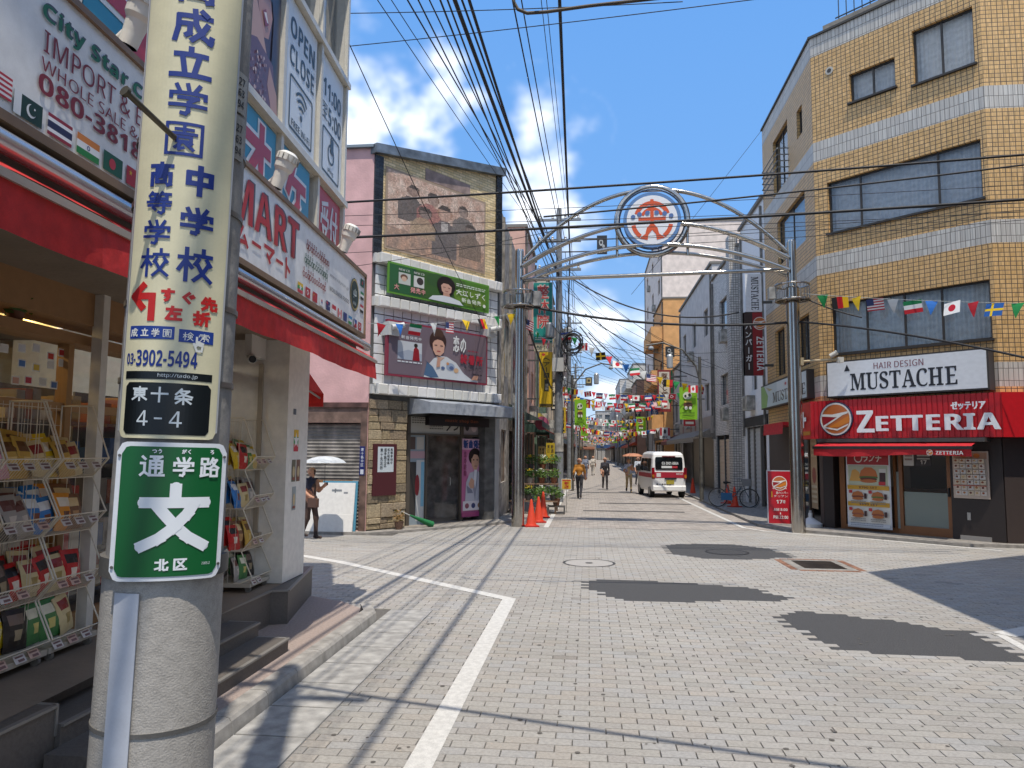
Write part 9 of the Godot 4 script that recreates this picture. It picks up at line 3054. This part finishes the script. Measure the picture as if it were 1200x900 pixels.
func build_bicycle():
	var a := gp(841.5, 593.5, 0.07)
	var d := Vector3(1, 0, 0.3)
	var o := thing("bicycle", "city bicycle with a blue skirt guard parked before the shutter", "bicycle", Transform3D(Basis(d.normalized(), Vector3.UP, d.normalized().cross(Vector3.UP)), a))
	var w := 1.08
	var blk := mk("#1c1d1f", 0.6)
	for x in [0.0, w]:
		var m := MB.new()
		m.torus(Vector3(x, 0.33, 0), Vector3.BACK, 0.32, 0.02, 32, 8)
		var wh := part(o, "wheel", m, blk)
		m = MB.new()
		for k in 14:
			var f := TAU * k / 14
			m.cyl(Vector3(x, 0.33, 0.02 * (1 - 2 * (k % 2))), Vector3(x + 0.31 * cos(f), 0.33 + 0.31 * sin(f), 0), 0.003, 0.003, 4, false)
		m.torus(Vector3(x, 0.33, 0), Vector3.BACK, 0.3, 0.009, 28, 6)
		part(wh, "spokes", m, mk("#a5a7a8", 0.35, 0.8))
		m = MB.new()
		m.torus(Vector3(x, 0.33, 0), Vector3.BACK, 0.365, 0.014, 16, 6, PI * 0.95, PI * 1.85)
		part(o, "mudguard", m, mk("#6d7478", 0.4, 0.4))
	var fm := mk("#4a5a66", 0.35, 0.3)
	var m := MB.new()
	m.tube([Vector3(0, 0.33, 0), Vector3(0.44, 0.3, 0), Vector3(0.3, 0.82, 0)], 0.016, 8)
	m.tube([Vector3(0, 0.33, 0), Vector3(0.33, 0.7, 0)], 0.012, 8)
	m.tube([Vector3(0.44, 0.3, 0), Vector3(0.62, 0.42, 0), Vector3(0.82, 0.72, 0)], 0.02, 8)
	m.tube([Vector3(0.36, 0.6, 0), Vector3(0.6, 0.5, 0), Vector3(0.84, 0.66, 0)], 0.014, 8)
	part(o, "frame", m, fm)
	m = MB.new()
	m.tube([Vector3(w, 0.33, 0.0), Vector3(0.96, 0.56, 0), Vector3(0.82, 0.98, 0)], 0.014, 8)
	part(o, "fork", m, fm)
	m = MB.new()
	m.tube([Vector3(0.66, 1.02, -0.27), Vector3(0.8, 1.04, -0.2), Vector3(0.82, 1.0, 0), Vector3(0.8, 1.04, 0.2), Vector3(0.66, 1.02, 0.27)], 0.012, 8)
	part(o, "handlebar", m, mk("#a5a7a8", 0.3, 0.8))
	m = MB.new()
	m.lathe([[0, 0.82], [0.06, 0.82], [0.1, 0.87], [0.09, 0.9], [0, 0.91]], 12, Vector3(0.28, 0, 0))
	m.box(0.3, 0.84, -0.03, 0.46, 0.89, 0.03)
	part(o, "saddle", m, blk)
	m = MB.new()
	m.box(0.86, 0.78, -0.17, 0.9, 1.0, 0.17)
	m.box(0.9, 0.76, -0.17, 1.16, 0.78, 0.17)
	m.box(1.14, 0.78, -0.17, 1.16, 1.0, 0.17)
	for s in [-0.17, 0.16]: m.box(0.9, 0.78, s, 1.14, 1.0, s + 0.01)
	part(o, "basket", m, mk("#77797b", 0.5, 0.3))
	m = MB.new()
	m.box(0.12, 0.24, 0.03, 0.5, 0.5, 0.08)
	part(o, "skirt_guard", m, mk("#1f5f8a", 0.6))
	m = MB.new()
	m.cyl(Vector3(0.44, 0.3, 0.03), Vector3(0.44, 0.3, 0.04), 0.09, 0.09, 18)
	m.tube([Vector3(0.44, 0.3, 0.06), Vector3(0.5, 0.16, 0.07), Vector3(0.5, 0.16, 0.16)], 0.012, 6)
	part(o, "crank", m, mk("#8d8f91", 0.35, 0.7))

# ---------------------------------------------------------------- people
func person(label: String, pos: Vector3, yaw: float, ht: float, top: String, low: String, hair: String, stride: float, arms := "walk") -> Node3D:
	# bones: from, to, radius at each, colour; one continuous surface from a smooth union of tapered capsules
	var s := ht / 1.7
	var sk := lin("#b98a70")
	var ct := lin(top)
	var cb := lin(low)
	var ch := lin(hair)
	var sh := lin("#2c2623")
	var bones := []
	for g in [-1.0, 1.0]:
		var f: float = stride * g
		var hip := Vector3(0.085 * g, 0.9, 0)
		var knee := Vector3(0.09 * g, 0.49, f * 0.55 + 0.04)
		var ank := Vector3(0.09 * g, 0.085 + (0.05 if f < 0 and stride > 0.05 else 0.0), f - (0.06 if f < 0 else 0.0))
		bones.append_array([[hip, knee, 0.088, 0.06, cb], [knee, ank, 0.06, 0.045, cb], [ank + Vector3(0, -0.045, -0.03), ank + Vector3(0.01 * g, -0.05, 0.15), 0.036, 0.034, sh]])
		var shd := Vector3(0.165 * g, 1.375, 0)
		var elb := Vector3(0.22 * g, 1.11, -f * 0.5 - 0.02)
		var wri := Vector3(0.22 * g, 0.88, -f * 0.9 + 0.08)
		if arms == "umbrella" and g > 0:
			elb = Vector3(0.2, 1.14, 0.06)
			wri = Vector3(0.16, 1.26, 0.26)
		elif arms == "bag" or (arms == "umbrella" and g < 0):
			elb = Vector3(0.23 * g, 1.12, -0.03)
			wri = Vector3(0.2 * g, 1.0, 0.2)
		bones.append_array([[shd, elb, 0.06, 0.046, ct], [elb, elb.lerp(wri, 0.35), 0.046, 0.042, ct], [elb.lerp(wri, 0.35), wri, 0.04, 0.03, sk]])
		var hd := (wri - elb).normalized()
		bones.append([wri, wri + hd * 0.075, 0.032, 0.034, sk])
		var side := Vector3(0, 0, 1) if absf(hd.y) > 0.5 else Vector3(0, 1, 0)
		for q in 4:
			var a := wri + hd * 0.085 + side * (0.027 - 0.018 * q)
			bones.append([a, a + hd * (0.05 - 0.006 * absi(q - 1)) + Vector3(-0.014 * g, 0, 0), 0.0095, 0.008, sk])
		bones.append([wri + hd * 0.03 + side * 0.025, wri + hd * 0.07 + side * 0.055, 0.012, 0.009, sk])
	bones.append_array([[Vector3(-0.07, 0.94, 0), Vector3(0.07, 0.94, 0), 0.108, 0.108, cb], [Vector3(0, 1.02, 0.0), Vector3(0, 1.24, 0.0), 0.115, 0.13, ct], [Vector3(-0.05, 1.22, 0), Vector3(0.05, 1.22, 0), 0.12, 0.12, ct], [Vector3(-0.15, 1.375, -0.01), Vector3(0.15, 1.375, -0.01), 0.066, 0.066, ct], [Vector3(0, 1.3, 0), Vector3(0, 1.38, 0), 0.1, 0.085, ct], [Vector3(0, 1.4, -0.005), Vector3(0, 1.5, 0.01), 0.052, 0.05, sk], [Vector3(0, 1.545, 0.03), Vector3(0, 1.6, 0.01), 0.062, 0.088, sk], [Vector3(0, 1.565, 0.098), Vector3(0, 1.585, 0.092), 0.015, 0.01, sk], [Vector3(0, 1.6, -0.03), Vector3(0, 1.62, -0.005), 0.08, 0.084, ch], [Vector3(-0.088, 1.57, 0), Vector3(-0.09, 1.59, 0), 0.018, 0.02, sk], [Vector3(0.088, 1.57, 0), Vector3(0.09, 1.59, 0), 0.018, 0.02, sk]])
	var cell := 0.02
	var lo := Vector3(-0.42, -0.04, -0.55)
	var nx := 42
	var ny := 90
	var nz := 56
	var acc := PackedFloat32Array()
	acc.resize(nx * ny * nz)
	var who := PackedInt32Array()
	who.resize(nx * ny * nz)
	var best := PackedFloat32Array()
	best.resize(nx * ny * nz)
	best.fill(9.0)
	for bi in bones.size():
		var q: Array = bones[bi]
		var a: Vector3 = q[0]
		var b: Vector3 = q[1]
		var pad: float = maxf(q[2], q[3]) + 0.08
		var c0: Vector3 = (a.min(b) - Vector3.ONE * pad - lo) / cell
		var c1: Vector3 = (a.max(b) + Vector3.ONE * pad - lo) / cell
		var ab := b - a
		var l2 := maxf(1e-6, ab.length_squared())
		for i in range(maxi(0, int(c0.x)), mini(nx, int(c1.x) + 2)):
			for j in range(maxi(0, int(c0.y)), mini(ny, int(c1.y) + 2)):
				for k in range(maxi(0, int(c0.z)), mini(nz, int(c1.z) + 2)):
					var p := lo + Vector3(i, j, k) * cell
					var t := clampf((p - a).dot(ab) / l2, 0, 1)
					var dd := p.distance_to(a + ab * t) - lerpf(q[2], q[3], t)
					var id := (i * ny + j) * nz + k
					acc[id] += exp(-dd * 70.0)
					if dd < best[id]:
						best[id] = dd
						who[id] = bi
	var vid := {}
	var vp := []
	var vcl := []
	var val := func(id: int) -> float: return -log(maxf(acc[id], 1e-12)) / 70.0
	var offs := [0, 1, nz, nz + 1, ny * nz, ny * nz + 1, ny * nz + nz, ny * nz + nz + 1]
	for i in nx - 1:
		for j in ny - 1:
			for k in nz - 1:
				var id := (i * ny + j) * nz + k
				var inside := 0
				for o in offs:
					if acc[id + o] > 1.0: inside += 1
				if inside == 0 or inside == 8: continue
				var sum := Vector3.ZERO
				var n := 0
				for e in [[0, 1], [0, 2], [0, 4], [1, 3], [1, 5], [2, 3], [2, 6], [3, 7], [4, 5], [4, 6], [5, 7], [6, 7]]:
					var va: float = val.call(id + offs[e[0]])
					var vb: float = val.call(id + offs[e[1]])
					if (va < 0) != (vb < 0):
						var t := va / (va - vb)
						sum += Vector3(e[0] >> 2, (e[0] >> 1) & 1, e[0] & 1).lerp(Vector3(e[1] >> 2, (e[1] >> 1) & 1, e[1] & 1), t)
						n += 1
				vid[id] = vp.size()
				vp.append((lo + (Vector3(i, j, k) + sum / n) * cell) * s)
				vcl.append(bones[who[id + 7]][4])
	var st := SurfaceTool.new()
	st.begin(Mesh.PRIMITIVE_TRIANGLES)
	st.set_smooth_group(0)
	for v in vp.size():
		st.set_color(vcl[v])
		st.add_vertex(vp[v])
	var axes := [ny * nz, nz, 1]
	for id in vid:
		for ax in 3:
			var u: int = axes[(ax + 1) % 3]
			var w: int = axes[(ax + 2) % 3]
			if not (vid.has(id - u) and vid.has(id - w) and vid.has(id - u - w)): continue
			var f0 := acc[id] > 1.0
			var f1 := acc[id + axes[ax]] > 1.0
			if f0 == f1: continue
			var q := [vid[id], vid[id - u], vid[id - u - w], vid[id - w]]
			if f0: q.reverse()
			for e in [0, 1, 2, 0, 2, 3]: st.add_index(q[e])
	st.generate_normals()
	var o := thing("person", label, "person", Transform3D(Basis(Vector3.UP, yaw), pos), "people on the street")
	part(o, "figure", st.commit(), vc(0.8))
	return o
func parasol(label: String, p: Vector3, r: float, hex: String, stick: float):
	var o := thing("parasol", label, "umbrella", at(p.x, p.y, p.z))
	var m := MB.new()
	for k in 8:
		var a0 := TAU * k / 8
		var a1 := TAU * (k + 1) / 8
		for j in 4:
			var f0 := j / 4.0
			var f1 := (j + 1) / 4.0
			var P := func(f: float, a: float) -> Vector3: return Vector3(r * sin(f * 1.25) / sin(1.25) * cos(a), 0.3 * r * 2.0 * (cos(f * 1.25) - 1.0) / 1.36 , r * sin(f * 1.25) / sin(1.25) * sin(a))
			m.quad(P.call(f0, a0), P.call(f1, a0), P.call(f1, a1), P.call(f0, a1), Vector3.UP)
	part(o, "canopy", m, mk(hex, 0.7, 0, "cloth leaf"))
	m = MB.new()
	m.cyl(Vector3(0, 0.05, 0), Vector3(0, -stick, 0), 0.008, 0.008, 8)
	part(o, "shaft", m, mk("#5b5a58", 0.4, 0.5))
	for k in 8:
		m = MB.new()
		m.tube([Vector3(0, -0.2, 0), Vector3(r * 0.55 * cos(TAU * k / 8), -0.09, r * 0.55 * sin(TAU * k / 8))], 0.004, 4)
		part(o, "rib", m, mk("#5b5a58", 0.4, 0.5))
func build_people():
	var u := gp(363.0, 631)
	person("person in a dark navy top and brown trousers holding a white parasol", u, 1.2, 1.6, "#23283c", "#4a3a34", "#2a2320", 0.1, "umbrella")
	var hnd := u + Basis(Vector3.UP, 1.2) * (Vector3(0.16, 1.31, 0.27) * 1.6 / 1.7)
	parasol("white parasol held by the person in the side street", Vector3(hnd.x, 1.86, hnd.z), 0.5, "#d3d8dc", 0.72)
	var hb := thing("handbag", "brown handbag hanging at the side of the parasol holder", "bag", Transform3D(Basis(Vector3.UP, 1.2), u + Basis(Vector3.UP, 1.2) * Vector3(-0.19, 0.72, 0.26)))
	var m := MB.new()
	m.cbox(-0.05, 0, -0.14, 0.05, 0.2, 0.12, 0.02)
	part(hb, "pouch", m, mk("#5a4034", 0.6))
	m = MB.new()
	m.tube([Vector3(0, 0.2, -0.1), Vector3(0, 0.26, -0.05), Vector3(0, 0.26, 0.04), Vector3(0, 0.2, 0.09)], 0.008, 6)
	part(hb, "strap", m, mk("#4a342a", 0.6))
	person("person in a mustard top and dark trousers walking up the street", gp(679, 584.5), PI - 0.15, 1.72, "#b0762c", "#33333a", "#2a2626", 0.2)
	person("person in a black top and dark trousers in mid-street", gp(709, 573.5), 0.1, 1.7, "#33343c", "#2f2d31", "#2a2626", 0.12)
	person("person in a pale blue shirt and beige trousers under a peach parasol", gp(737, 577), 0.1, 1.66, "#a9b4c8", "#b09a74", "#3a302a", 0.15, "umbrella")
	var g := gp(737, 577)
	var h2 := g + Basis(Vector3.UP, 0.1) * (Vector3(0.16, 1.31, 0.27) * 1.66 / 1.7)
	parasol("peach parasol held in mid-street", Vector3(h2.x, 1.95, h2.z), 0.52, "#c98a68", 0.8)
	person("person in a white shirt and dark trousers beside the peach parasol", gp(748, 569), 0.2, 1.7, "#c0c8d4", "#3a3c48", "#2e2826", 0.15)
	person("person in pale clothes far up the street", gp(695, 557.5), PI, 1.65, "#c4bdb4", "#b5aea4", "#3a302a", 0.15)
	person("person in grey-blue clothes beyond the mustard top", gp(686, 562), PI, 1.7, "#7c8496", "#5a5e6c", "#2e2826", 0.15)
